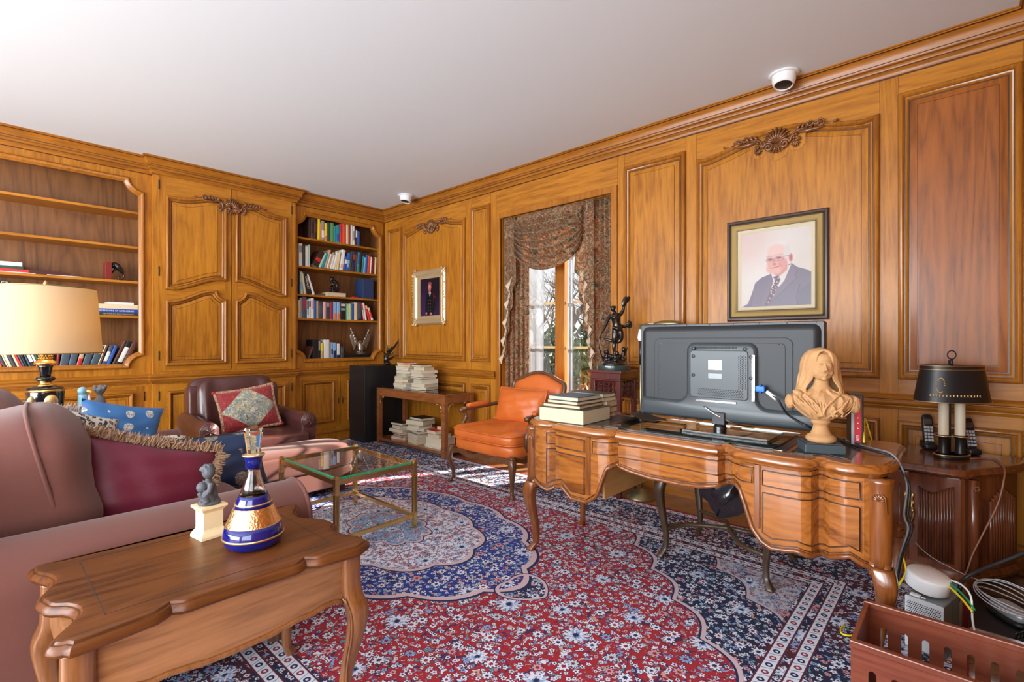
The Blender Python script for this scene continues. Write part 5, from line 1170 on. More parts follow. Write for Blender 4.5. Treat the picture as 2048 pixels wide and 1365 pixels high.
# ================================================================== CARVED STAND, BRONZE, FLOOR LAMP
SX, SY, SS = 3.29, 1.90, .26
t = thing('carved_stand', 'tall dark carved rosewood stand with fretwork, under the bronze statue by the window', 'stand', (SX + SS/2, SY + SS/2, 0))
RW = 'rosewood'
part('stand_top', MB().box(SX-.015, SX+SS+.015, SY-.015, SY+SS+.015, .953, .975).box(SX, SX+SS, SY, SY+SS, .905, .953).box(SX-.008, SX+SS+.008, SY-.008, SY+SS+.008, .893, .905), RW, t, world=True, bevel=.003)
for x in (SX+.018, SX+SS-.018):
    for y in (SY+.018, SY+SS-.018): part('leg', MB().box(x-.018, x+.018, y-.018, y+.018, 0, .893), RW, t, world=True, bevel=.003)
for z in (.12, .30): part('stretcher', MB().box(SX+.01, SX+SS-.01, SY+.01, SY+SS-.01, z, z+.015), RW, t, world=True)
def fret(place):
    q = MB(); w_ = SS - .04
    def bar(a0, b0, a1, b1, r=.0045): q.tube([place(a0, b0), place(a1, b1)], r, 4)
    cells = 5; s_ = w_/cells
    for i in range(cells):
        x = .02 + i*s_
        for j in range(3):
            y = -.010 - j*.036
            if j == 2 and i == 2: pass
            d = .006
            q.tube([place(x+d, y-d), place(x+s_-d, y-d), place(x+s_-d, y-.036+d), place(x+d*2, y-.036+d), place(x+d*2, y-.016), place(x+s_-d*2.4, y-.016), place(x+s_-d*2.4, y-.024)], .0035, 4)
        bar(x, 0, x, -.115)
    bar(.02, -.118, .02+w_, -.118, .006); bar(.02, -.005, .02+w_, -.005, .006)
    for sgn, xx in ((1, .025), (-1, .02+w_-.005)):
        q.tube([place(xx, -.12), place(xx + sgn*.006, -.17), place(xx + sgn*.022, -.165), place(xx + sgn*.018, -.145), place(xx + sgn*.05, -.135)], .005, 4)
        q.tube([place(xx + sgn*.05, -.12), place(xx + sgn*.045, -.145), place(xx + sgn*.03, -.15)], .004, 4)
    return q
for k, pl in enumerate([lambda a, b: (SX+.010, SY + a, .893 + b), lambda a, b: (SX + a, SY+.010, .893 + b), lambda a, b: (SX+SS-.010, SY + a, .893 + b), lambda a, b: (SX + a, SY+SS-.010, .893 + b)]):
    part('fretwork', fret(pl), RW, t, world=True)
t = thing('bronze_statue', 'dark bronze statue of a leaping winged youth on a green marble base', 'statue', (SX + SS/2, SY + SS/2, .9755), R(-47)); t.scale = (1.06,)*3
part('marble_base', MB().lathe([(.118, 0), (.120, .008), (.118, .030), (.112, .034)], n=40, sx=1.05, sy=.95), principled('green_marble', (0.03, 0.055, 0.045), .2, coat=.5), t, smooth='auto')
q = MB(); rnd = random.Random(11)
q.lathe([(.095, .034), (.09, .046), (.075, .062), (.055, .078), (.03, .088)], n=24)
for k in range(26):
    a = rnd.uniform(0, 2*PI); r = rnd.uniform(.02, .08); q.ell((r*math.cos(a), r*math.sin(a), .06 + (.09 - r)*.5 + rnd.uniform(0, .02)), (rnd.uniform(.012, .024), rnd.uniform(.012, .02), rnd.uniform(.010, .022)), 8, 6, (rnd.random(), rnd.random(), 0))
for k, (x, z) in enumerate([(-.055, .13), (.07, .15), (.02, .12)]): q.ell((x, -.01, z), (.018, .018, .020), 8, 6); q.tube([(x, 0, z-.05), (x, -.01, z)], [.018, .012], 8)
q.tube([(.07, 0, .10), (.085, -.01, .14), (.10, -.015, .165)], [.012, .009, .004], 6); q.tube([(-.06, 0, .10), (-.075, 0, .14)], [.012, .008], 6)
# standing leg, bent leg, torso, arms, head
q.tube(smooth_path([(.004, 0, .105), (.0, 0, .15), (.002, -.004, .20), (.004, -.006, .235), (.010, 0, .30)], 4), [.010, .010, .011, .012, .014, .016, .016, .015, .016, .019, .021, .022, .024, .025, .026, .026, .026], 10)
q.tube([(.004, 0, .105), (-.004, -.022, .098)], [.010, .006], 8)
q.tube(smooth_path([(.040, 0, .30), (.052, -.004, .25), (.045, .0, .215), (.015, .01, .205), (-.02, .02, .215), (-.055, .03, .225), (-.075, .03, .232)], 3), [.026, .025, .024, .022, .020, .018, .017, .016, .016, .015, .015, .014, .013, .012, .012, .011, .009, .008, .006], 10)
q.tube(smooth_path([(.022, 0, .29), (.022, 0, .325), (.016, -.002, .36), (.012, 0, .395), (.014, 0, .42)], 3), [.036, .036, .035, .034, .033, .032, .033, .035, .037, .038, .036, .030, .022], 14)
q.ell((.0, -.028, .385), (.017, .010, .014), 8, 6); q.ell((.028, -.028, .385), (.017, .010, .014), 8, 6)
q.tube([(.012, 0, .415), (-.002, -.004, .435)], [.013, .012], 8); q.ell((-.010, -.010, .452), (.020, .022, .024), 12, 8)
for k in range(10): q.ell((-.006 + .02*math.cos(k*.63), .004 + .012*math.sin(k*.63), .462 + .008*math.sin(k*1.7)), .008, 6, 5)
q.tube(smooth_path([(-.020, 0, .405), (-.045, -.006, .375), (-.062, -.012, .335), (-.085, -.02, .29), (-.10, -.024, .265)], 3), [.016, .016, .015, .014, .014, .013, .012, .011, .010, .009, .008, .007, .007], 8)
q.tube([(-.10, -.024, .265), (-.115, -.03, .22), (-.118, -.028, .17), (-.10, -.02, .11), (-.08, -.01, .075)], [.006, .006, .005, .006, .010], 6)
q.tube(smooth_path([(.042, 0, .405), (.062, -.004, .43), (.072, -.006, .465), (.066, -.01, .49)], 3), [.016, .016, .015, .014, .013, .012, .011, .010, .009, .008], 8)
q.ell((.078, -.012, .505), (.022, .012, .042), 12, 8, (0, R(20), 0)); q.ell((.100, -.012, .520), (.016, .010, .030), 10, 6, (0, R(35), 0))
q.tube([(.05, 0, .325), (.08, -.004, .318), (.105, -.008, .33), (.115, -.01, .35)], [.014, .012, .012, .008], 8)
for k in range(7): q.ell((.112 + .014*math.cos(k*.9), -.008, .335 + .02*math.sin(k*.9)), (.011, .008, .011), 6, 5)
q.tube([(-.02, -.02, .315), (.02, -.034, .300), (.055, -.02, .315)], [.010, .012, .010], 8)
part('figure', q, 'bronze', t, remesh=.0026)
LXb, LYb = 3.44, 1.81
t = thing('floor_lamp', 'brass reading floor lamp standing behind the desk, mostly hidden by the television', 'lamp', (LXb, LYb, 0))
ol_ = principled('olive_brass', (0.30, 0.25, 0.13), .32, .8)
part('lamp_base', MB().lathe([(.106, 0), (.108, .010), (.100, .020), (.080, .040), (.05, .060), (.016, .072), (.012, .076)], n=40), ol_, t, smooth=True)
part('pole', MB().tube([(0, 0, .07), (0, 0, 1.33)], .0095, 12), ol_, t, smooth=True)
part('grip', MB().tube([(0, 0, 1.02), (0, 0, 1.20)], .013, 12), 'black_satin', t, smooth=True)
part('diffuser', MB().tube([(0, 0, 1.20), (0, 0, 1.225), (0, 0, 1.29)], [.018, .024, .012], 14), 'white_plastic', t, smooth=True)
part('arm', MB().tube([(0, 0, 1.32), (.02, -.08, 1.335), (.03, -.15, 1.33)], .008, 10), ol_, t, smooth=True)
q = MB().sup((.035, -.20, 1.325), (.055, .11, .028), .9, .8, 28, 14, fn=lambda p: Vector((p.x, p.y, max(p.z, -.006)))); part('lamp_shade', q, ol_, t, smooth=True)

# ================================================================== THE DESK
FX = [(.178, 2.26), (.19, 2.20), (.215, 2.145), (.255, 2.115), (.31, 2.103), (.36, 2.118), (.385, 2.145), (.398, 2.140), (.412, 2.085), (.44, 2.066), (.50, 2.062), (.58, 2.070), (.655, 2.083), (.70, 2.112), (.728, 2.148), (.742, 2.142), (.756, 2.095), (.80, 2.090), (.91, 2.103), (1.02, 2.112), (1.12, 2.108), (1.19, 2.100), (1.228, 2.098), (1.243, 2.140), (1.257, 2.146), (1.285, 2.105), (1.34, 2.085), (1.40, 2.082), (1.50, 2.080), (1.57, 2.086), (1.612, 2.100), (1.628, 2.145), (1.642, 2.150), (1.675, 2.120), (1.72, 2.108), (1.77, 2.118), (1.815, 2.150), (1.84, 2.20), (1.85, 2.26)]
def fx(y): return interp(FX, y)
LOW = sorted([(1.80, .42), (1.76, .40), (1.70, .375), (.20, .42), (1.681, .37), (1.639, .396), (1.562, .42), (1.497, .372), (1.404, .372), (1.345, .415), (1.318, .50), (1.30, .556), (1.245, .585), (1.16, .565), (1.073, .553), (.93, .553), (.839, .562), (.744, .585), (.690, .606), (.664, .585), (.644, .532), (.616, .448), (.58, .405), (.542, .388), (.455, .403), (.400, .385), (.358, .392), (.296, .418), (.238, .386)])
def zl(y): return interp(LOW, y)
D = thing('desk', 'large walnut writing desk with serpentine front, cabriole legs and dark leather top', 'desk', (2.4, 1.02, 0))
DW, DV = 'desk_wood', 'desk_wood_v'
DBX = 2.70
# top
fo = [(x - .0, y) for y, x in FX]                       # front, Y rising; plan polygon (X,Y)
ol = fo + [(2.66, 1.855), (2.695, 1.84), (2.71, 1.80), (2.71, 1.40), (2.72, 1.02), (2.71, .64), (2.71, .24), (2.695, .195), (2.66, .178)]
ol = ol[::-1]
def sgn_area(p): return sum(p[i-1][0]*p[i][1] - p[i][0]*p[i-1][1] for i in range(len(p)))
if sgn_area(ol) < 0: ol = ol[::-1]
rs = [[(a, b, z) for a, b in offset_poly(ol, d)] for d, z in [(.014, .712), (.006, .716), (.004, .722), (-.002, .726), (-.008, .733), (-.008, .742), (-.003, .750), (.004, .755), (.010, .7555), (.013, .760), (.018, .760)]]
q = MB().rings(rs, cap0=True, cap1=True); part('desktop', q, DW, D, smooth='auto', world=True)
lea = principled('desk_leather', (0.012, 0.018, 0.030), .28, coat=.2)
sec = [(.30, .50), (.515, 1.345), (1.36, 1.71)]
for (y0, y1) in sec:
    n = 14; x1_ = 2.60; pts = [(max(fx(lerp(y0, y1, i/n)) + .075, 2.165), lerp(y0, y1, i/n)) for i in range(n+1)] + [(x1_, y1), (x1_, y0)]
    part('leather_inset', MB().prism(pts, lambda a, b, h: (a, b, h), .7601, .7606), lea, D, world=True)
    pg = offset_poly(pts if sgn_area(pts) > 0 else pts[::-1], .014)
    part('gold_tooling', MB().tube([(a, b, .7607) for a, b in pg], .0008, 4, loop=True), 'gold_leaf', D, world=True)
def face(y0, y1, zlo, zhi, off, th=.018, n=None):
    """slab following the serpentine front; zlo/zhi functions or numbers"""
    fl_ = zlo if callable(zlo) else (lambda y: zlo); fh = zhi if callable(zhi) else (lambda y: zhi)
    ys = sorted(set([y0, y1] + [y for y, _ in FX if y0 < y < y1] + [y for y, _ in LOW if y0 < y < y1] + list(np.linspace(y0, y1, n or max(2, int((y1-y0)/.02))))))
    q = MB(); rs = []
    for y in ys:
        x = fx(y) + .018 - off; rs.append([(x, y, fl_(y)), (x, y, fh(y)), (x+th, y, fh(y)), (x+th, y, fl_(y))])
    return q.rings(rs)
part('apron', face(.215, 1.79, zl, .713, 0), DW, D, world=True, smooth='auto')
q = MB(); ys = list(np.linspace(.22, 1.785, 170)); q.tube([(fx(y) + .014, y, zl(y) + .010) for y in ys], .009, 8); part('apron_bead', q, DV, D, smooth=True, world=True); q = MB().tube([(fx(y) + .0175, y, zl(y) + .024) for y in ys], .0022, 6); part('apron_line', q, 'dark_line', D, smooth=True, world=True)
zlb = lambda y: zl(y) + .045
for (y0, y1, z0, z1, hd) in [(.262, .578, .632, .700, 0), (.262, .578, zlb, .612, 0), (.612, 1.372, lambda y: max(zl(y) + .038, .632), .700, 1), (1.412, 1.690, .632, .700, 0), (1.412, 1.690, zlb, .612, 0)]:
    o = part('drawer', face(y0, y1, z0, z1, .006, .02), DW, D, world=True, smooth='auto')
    f0 = (z0 if callable(z0) else (lambda y, z0=z0: z0))
    for e in (0.004,):
        ys = list(np.linspace(y0 + .004, y1 - .004, 60)); loop = [(fx(y) + .0115, y, f0(y) + .004) for y in ys] + [(fx(y) + .0115, y, z1 - .004) for y in ys[::-1]]
        part('drawer_bead', MB().tube(loop, .0026, 6, loop=True), 'dark_line', o, world=True, smooth=True)
q = MB()
for y in (.595, 1.392): part('divider', MB().box(fx(y) + .008, fx(y) + .03, y - .010, y + .010, zl(y) + .04, .712), DV, D, world=True, bevel=.002)
# corner posts with carved shells, then legs
for (y, sg) in [(.212, -1), (1.808, 1)]:
    px_ = 2.165
    q = MB().lathe([(.034, .40), (.036, .44), (.036, .66), (.040, .70), (.042, .714)], (px_, y, 0), 20); o = part('corner_post', q, DV, D, smooth=True, world=True)
    q = MB()
    for k in range(7):
        a = R(-75 + 25*k); q.tube([(px_ - .036, y, .640), (px_ - .038 + .002*abs(k-3), y + .022*math.sin(a), .640 + .026*math.cos(a))], [.002, .005], 6)
    q.tube([(px_ - .036, y - .022, .60), (px_ - .037, y - .018, .655), (px_ - .036, y, .672)], .003, 6); part('carved_shell', q, DV, o, smooth=True, world=True)
    part('leg', cabriole(px_ + .002, y, -1, sg, .42, .355, r=1.12), DV, D, smooth=True, world=True)
    part('leg', cabriole(2.655, y, 1, sg, .42, .355, r=1.0), DV, D, smooth=True, world=True)
# pedestal sides, backs, knee sides
for (ya_, yb_) in [(.222, .60), (1.385, 1.80)]:
    part('pedestal_back', MB().box(2.62, 2.64, ya_, yb_, .40, .712), DV, D, world=True)
    part('pedestal_floor', MB().box(2.16, 2.62, ya_+.02, yb_-.02, .435, .445), 'desk_inner', D, world=True)
for y0 in (.196, 1.806): part('end_panel', MB().box(2.19, 2.64, y0, y0 + .018, .40, .712), DW, D, world=True)
for y0 in (.60, 1.33): part('knee_panel', MB().box(2.15, 2.64, y0, y0 + .012, .40, .712), 'desk_inner', D, world=True)
part('back_apron', MB().box(2.63, 2.645, .60, 1.385, .58, .712), DV, D, world=True)

# ---- things on the desk
ZD = .7608
G = 'books on the left end of the desk'
cream = ((212, 196, 150), 'thick cream edged')
def dbk(c, size, rz, rgb, label, sp): return flat_book(c, size, rz, rgb, label, G, spine=sp, parts=True)
z = ZD
dbk((2.275, 1.600, z), (.285, .29, .076), R(2), (62, 60, 52), 'thick dictionary lying flat, lowest in the front pile on the desk', 'y1'); z += .0766
dbk((2.28, 1.615, z), (.25, .24, .018), R(3), (92, 50, 34), 'brown book second from the bottom in the front pile on the desk', 'y1'); z += .0186
dbk((2.285, 1.610, z), (.225, .21, .018), R(-2), (70, 66, 50), 'olive book second from the top in the front pile on the desk', 'y1'); z += .0186
dbk((2.285, 1.610, z), (.22, .20, .022), R(0), (44, 70, 92), 'slate blue book on top of the front pile on the desk', 'y1')
z = ZD
for (th, rgb, nm) in [(.024, (214, 206, 188), 'cream paperback, lowest in the rear pile on the desk'), (.040, (92, 48, 32), 'brown book second from the bottom in the rear pile on the desk'), (.038, (150, 130, 88), 'tan book in the middle of the rear pile on the desk'), (.022, (196, 178, 140), 'beige book second from the top in the rear pile on the desk'), (.026, (38, 42, 34), 'dark green book on top of the rear pile on the desk')]:
    dbk((2.510, 1.63 + (.01 if th < .03 else 0), z), (.13, .25, th*.88), R(4 if th > .03 else -3), rgb, nm, 'y1'); z += th*.88 + .0006
# glass sheet
t = part('glass_sheet', MB().box(2.165, 2.62, .56, 1.34, .7620, .7665), 'table_glass'); top(t, 'clear glass sheet lying on the middle of the desk under the television', 'glass sheet')
# television, back toward the camera
TVX = 2.45
t = thing('television', 'large black flat television on the desk, seen from behind', 'television', (TVX, .855, .7675)); TVT = t
def tv(px, py, X=TVX): p = onX(1260 + px/4.096, 620 + py/4.096, X); return (p.y, p.z)
placeT = lambda a, b, h: (TVX - h, a, b)
plas = principled('tv_plastic', (0.045, 0.056, 0.062), .36); plas2 = principled('tv_plastic_dark', (0.014, 0.016, 0.018), .5)
y0, y1, z0, z1 = .43, 1.285, .808, 1.287
def rrect(a0, a1, b0, b1, r, n=6):
    return arc(a1-r, b0+r, r, -90, 0, n) + arc(a1-r, b1-r, r, 0, 90, n) + arc(a0+r, b1-r, r, 90, 180, n) + arc(a0+r, b0+r, r, 180, 270, n)
part('bezel', MB().prism(rrect(y0, y1, z0, z1, .010), placeT, -.045, .004), 'black_satin', t, world=True, bevel=.003)
part('screen', MB().box(TVX + .0452, TVX + .0462, y0 + .015, y1 - .015, z0 + .03, z1 - .015), 'black_gloss', t, world=True)
q = MB(); rs = [[placeT(a, b, h) for a, b in offset_poly(rrect(y0+.012, y1-.012, z0+.012, z1-.012, .034), d)] for d, h in [(0, .004), (.012, .018), (.026, .024), (.03, .024)]]
q.rings(rs, cap0=False, cap1=True); part('rear_shell', q, plas2, t, smooth='auto', world=True)
part('rear_step', MB().prism(rrect(.545, 1.195, .86, 1.215, .035), placeT, .0241, .0285), plas2, t, world=True, bevel=.002)
part('rear_step', MB().prism(rrect(.575, 1.17, .86, 1.19, .02), placeT, .0286, .031), plas2, t, world=True, bevel=.0015)
# raised housing: lower band plus centre block with concave shoulders
zb_ = .93; cy0, cy1, cz = .682, 1.022, 1.150
bnd = .905
hous = [(y1-.02, z0+.004), (y1-.02, bnd)] + arc(cy1+.045, bnd+.045, .045, 270, 180, 6) + [(cy1, cz-.04)] + arc(cy1-.045, cz-.0, .045, 0, 90, 6)[1:] + arc(cy0+.045, cz, .045, 90, 180, 6) + arc(cy0-.045, bnd+.035, .045, 0, -90, 6) + [(y0+.02, bnd-.01), (y0+.02, z0+.004)]
hous = hous[::-1]
if sgn_area(hous) < 0: hous = hous[::-1]
q = MB(); rs = [[placeT(a, b, h) for a, b in offset_poly(hous, d)] for d, h in [(0, .024), (.006, .038), (.014, .047), (.020, .050)]]
q.rings(rs, cap0=False, cap1=True); H_ = part('rear_housing', q, plas, t, smooth='auto', world=True)
blk = rrect(.722, .992, .925, 1.155, .016)
part('electronics_cover', MB().prism(blk, placeT, .0502, .058), plas, t, world=True, bevel=.003)
q = MB()
for j in range(5):
    for i in range(20):
        q.box(TVX-.0588, TVX-.0582, .742 + .0105*i + (.005 if j % 2 else 0), .742 + .0105*i + .006 + (.005 if j % 2 else 0), .936 + .0075*j, .9395 + .0075*j)
part('vent', q, 'black_matt', H_, world=True); q = MB()
for j in range(5):
    for i in range(15): q.box(TVX-.0588, TVX-.0582, .730 + .0075*j, .7335 + .0075*j, .975 + .0105*i + (.005 if j % 2 else 0), .981 + .0105*i + (.005 if j % 2 else 0))
part('vent', q, 'black_matt', H_, world=True); q = MB()
for i in range(36): q.box(TVX-.0515, TVX-.0502, .775 + .0055*i, .778 + .0055*i, 1.163, 1.172)
part('vent', q, 'black_matt', H_, world=True)
lab = MB().box(TVX-.0590, TVX-.0582, .838, .902, 1.062, 1.108); part('rating_label', lab, 'white_plastic', H_, world=True)
q = MB()
for i in range(9): q.box(TVX-.0594, TVX-.0591, .842 + .0028*i, .8432 + .0028*i, 1.083, 1.090)
for i in range(3): q.box(TVX-.0594, TVX-.0591, .842, .897, 1.067 + .004*i, 1.068 + .004*i)
q.box(TVX-.0594, TVX-.0591, .872, .897, 1.094, 1.0955)
part('lettering', q, 'black_matt', H_, world=True)
part('name_plate', MB().box(TVX-.0588, TVX-.0582, .838, .902, 1.020, 1.044), 'black_gloss', H_, world=True)
part('port_strip', MB().box(TVX-.0590, TVX-.0500, .693, .705, .925, 1.135), 'chrome', H_, world=True)
part('port_strip', MB().box(TVX-.0570, TVX-.0520, .775, .965, .906, .914), 'chrome', H_, world=True)
for (yy, zz) in [(.975, 1.126), (.708, 1.127), (.975, 1.033), (.708, 1.03), (.975, 1.163), (.735, 1.163)]:
    part('screw', MB().lathe([(.008, 0), (.008, .004), (.005, .005), (.0045, .002), (.001, .002)], (TVX-.0582, yy, zz), 14, M=Euler((0, R(-90), 0)).to_matrix()), 'black_satin', H_, smooth='auto', world=True)
q = MB()
for i in range(8): q.ell((TVX-.006, lerp(.46, 1.26, i/7), z1-.006), .003, 6, 4)
for (yy, zz) in [(1.16, 1.185), (.87, 1.188), (.585, 1.185), (.60, 1.185), (1.16, 1.07), (1.16, .95), (1.10, .885), (.62, .88)]: q.ell((TVX-.031, yy, zz), .0035, 6, 4)
part('screw', q, 'chrome', t, world=True)
part('neck', MB().box(TVX-.060, TVX-.010, .825, .885, .800, .860).box(TVX-.05, TVX-.015, .838, .872, .785, .81), 'black_satin', t, world=True, bevel=.004)
part('pivot', MB().lathe([(.030, .7765), (.030, .79), (.022, .80)], (TVX-.035, .855, 0), 24), 'black_gloss', t, smooth='auto', world=True)
part('stand_base', MB().prism(rrect(2.295, 2.53, .605, 1.005, .015), lambda a, b, h: (a, b, h), .7680, .7765), 'table_glass', t, world=True)
# plug and cable
VX = TVX - .062
def tvp(px, py, X): return onX(px, py, X)
cb = thing('monitor_cable', 'black video cable with a blue plug in the back of the television', 'cable', tuple(tvp(1522, 778, VX)))
b = tvp(1522, 778, VX); part('plug', MB().sup((VX - .006, b.y, b.z), (.014, .020, .014), .3, .3), plain('plug_blue', (0.01, 0.16, 0.65), .4), cb, smooth=True, world=True)
part('plug_screw', MB().tube([(VX - .004, b.y - .004, b.z + .017), (VX - .03, b.y - .004, b.z + .015)], .004, 8).tube([(VX - .004, b.y - .004, b.z - .017), (VX - .03, b.y - .004, b.z - .015)], .004, 8), plain('plug_blue', (0.01, 0.16, 0.65), .4), cb, smooth=True, world=True)
pts = [tvp(1530, 782, VX - .01), tvp(1544, 792, VX - .03), tvp(1556, 800, VX - .04), tvp(1565, 815, VX - .03), tvp(1576, 830, VX - .01), tvp(1600, 846, VX), tvp(1625, 858, VX + .02), onZ(1650, 872, .77), onZ(1690, 880, .77)]
part('cord', MB().tube(smooth_path(pts, 4), .0042, 8), 'black_satin', cb, smooth=True, world=True)
part('cable_label', MB().tube([tvp(1534, 784, VX - .018), tvp(1553, 799, VX - .035)], .008, 6), 'white_plastic', cb, world=True)
cb2 = part('power_cord', MB().tube(smooth_path([tvp(1407, 813, TVX-.06), tvp(1425, 826, TVX-.065), tvp(1450, 840, TVX-.05), tvp(1475, 850, TVX-.02), tvp(1510, 855, TVX+.05)], 4), .003, 6), 'chrome', TVT, smooth=True, world=True)
# folded black case left of the television
q = MB(); q.grid(lambda u, v: (lerp(2.44, 2.60, v), lerp(1.20, 1.40, u), .768 + .030*math.exp(-((u-.75)/.28)**2) + .004*math.sin(9*v)), 14, 8); q2 = MB(); q2.grid(lambda u, v: (lerp(2.44, 2.60, v), lerp(1.20, 1.40, u), .7625), 14, 8); q.merge(q2)
o = part('tablet_case', q, 'black_matt', smooth=True); top(o, 'black folded case lying on the desk left of the television', 'case')
# ---- terracotta bust
t = thing('bust', 'terracotta bust of a long haired child on a turned socle, right end of the desk', 'bust', (2.285, .415, ZD), R(-64))
TC = principled('terracotta', (0.66, 0.36, 0.16), .75); g = N(TC); g.put(g.b.inputs['Base Color'], g.mix(g.noise(g.coord('Object'), 14, 4), (0.38, 0.19, 0.072), (0.62, 0.36, 0.16))); g.bump(g.noise(g.coord('Object'), 60, 3), .3, .002)
# local: faces -Y with a small turn
part('plinth', MB().box(-.062, .062, -.050, .050, 0, .028).box(-.055, .055, -.044, .044, .028, .032), plain('blue_grey_stone', (0.045, 0.065, 0.075), .4), t, bevel=.003)
part('socle', MB().lathe([(.040, .032), (.047, .038), (.048, .046), (.043, .054), (.034, .058), (.028, .070), (.024, .085), (.025, .092), (.030, .096), (.032, .102), (.029, .108)], n=36), TC, t, smooth=True)
q = MB(); rnd = random.Random(4)
sec_ = [(.104, .024, .022, 0), (.112, .044, .030, .002), (.124, .062, .038, .003), (.142, .082, .043, .004), (.160, .096, .045, .005), (.176, .102, .043, .005), (.188, .096, .039, .006), (.198, .076, .034, .006), (.206, .052, .030, .006), (.214, .036, .027, .005), (.226, .026, .024, .002), (.250, .023, .022, -.002), (.262, .022, .021, -.004)]
q.rings([[(w_*math.copysign(abs(math.cos(a))**.85, math.cos(a)) + (.006 if w_ > .08 and math.cos(a) > 0 else 0), cy_ + d_*math.sin(a) + .0042*math.sin(13*a + z*70)*(w_ > .05), z) for a in [2*PI*k/40 for k in range(40)]] for z, w_, d_, cy_ in sec_])
q.ell((-.098, .004, .166), (.016, .028, .026), 12, 8); q.ell((.106, .004, .160), (.018, .028, .030), 12, 8)
# head: skull, face, jaw, features
q.ell((0, .010, .306), (.044, .048, .047), 24, 14); q.ell((0, -.016, .290), (.0365, .036, .046), 24, 16); q.ell((0, -.021, .266), (.0300, .0260, .0250), 18, 12)
for sg in (-1, 1): q.ell((sg*.0165, -.027, .2710), (.0160, .0165, .017), 12, 8)
q.ell((0, -.0395, .2485), (.0085, .0070, .0065), 10, 8); q.ell((0, -.026, .3125), (.030, .021, .022), 14, 8)
q.tube([(0, -.0495, .2960), (0, -.0545, .286), (0, -.0595, .2765)], [.0032, .0042, .0056], 8)
for sg in (-1, 1):
    q.ell((sg*.0052, -.0545, .2745), (.0036, .0040, .0030), 8, 6); q.ell((sg*.0150, -.0450, .2895), (.0075, .0042, .0036), 12, 8)
    q.tube([(sg*.0065, -.0495, .2965), (sg*.0150, -.0505, .2990), (sg*.0245, -.0435, .2965)], [.0020, .0025, .0015], 6); q.tube([(sg*.008, -.0480, .2925), (sg*.0150, -.0495, .2945), (sg*.0225, -.0450, .2915)], .0013, 5)
q.tube([(-.0095, -.0490, .2640), (-.004, -.0540, .2655), (0, -.0535, .2645), (.004, -.0540, .2655), (.0095, -.0490, .2640)], [.0012, .0026, .0022, .0026, .0012], 6); q.tube([(-.0080, -.0490, .2610), (0, -.0530, .2590), (.0080, -.0490, .2610)], [.0014, .0032, .0014], 6)
for sg in (-1, 1):                                              # hair parted in the middle, falling behind the shoulders
    for k in range(30):
        f = k/29; yp = lerp(-.034, .050, f); a = lerp(-62, 88, f); ox, oy = .0475*math.cos(R(a)), .010 + .052*math.sin(R(a)); jit = rnd.uniform(-.0015, .0025)
        p0 = Vector((sg*.001, yp, .350 - .010*abs(f - .5))); p1 = Vector((sg*(ox*.62 + .004), lerp(yp, oy, .5), .344 - .008*(1-f))); p2 = Vector((sg*(ox + .003 + jit), oy, .315)); p3 = Vector((sg*(ox*1.05 + .006 + jit), oy + .006, .280))
        p4 = Vector((sg*(ox*1.05 + .012 + .004*math.sin(k)), oy*.8 + .010, .245)); p5 = Vector((sg*(.058*math.cos(R(a*.7)) + .012), .8*oy + .010, .216)); p6 = Vector((sg*(.066*math.cos(R(a*.7)) + .010*math.sin(k*2.3)), .7*oy + .010, rnd.uniform(.182, .204)))
        q.tube(smooth_path([p0, p1, p2, p3, p4, p5, p6], 2), [.0045, .005, .0055, .006, .0062, .0062, .006, .0056, .005, .0045, .004, .003, .0015], 6)
for (pts, r) in [([(-.060, -.026, .196), (-.040, -.040, .178), (-.016, -.046, .150), (-.010, -.044, .122)], .0062), ([(.052, -.026, .198), (.030, -.040, .180), (.004, -.047, .154), (-.008, -.044, .124)], .0062), ([(-.088, -.026, .186), (-.066, -.042, .160), (-.036, -.046, .132), (-.018, -.040, .112)], .0052), ([(-.100, -.014, .172), (-.084, -.034, .146), (-.054, -.040, .122)], .005), ([(-.074, -.034, .186), (-.052, -.046, .160), (-.026, -.048, .134)], .0045), ([(.080, -.030, .188), (.062, -.042, .164), (.030, -.046, .136), (.004, -.042, .116)], .0045), ([(.098, -.022, .176), (.086, -.036, .150), (.060, -.040, .124)], .004), ([(.100, -.026, .180), (.104, -.030, .150)], .003)]: q.tube(smooth_path(pts, 4), r*.48, 8)
for k in range(9): q.tube(smooth_path([(-.085 + .012*k, -.026, .192 - .003*abs(k-3)), (-.060 + .008*k, -.043, .160), (-.026 + .003*k, -.043, .122)], 3), .0026, 6)
for k in range(22): q.ell((.020 + .034*rnd.random(), -.044, .124 + .030*rnd.random()), (.005, .004, .005), 6, 5)
q.ell((-.075, -.014, .196), (.020, .018, .012), 10, 8, (0, R(25), 0))
t.scale = (1.12, 1.12, 1.17)
part('figure', q, TC, t, remesh=.0014)
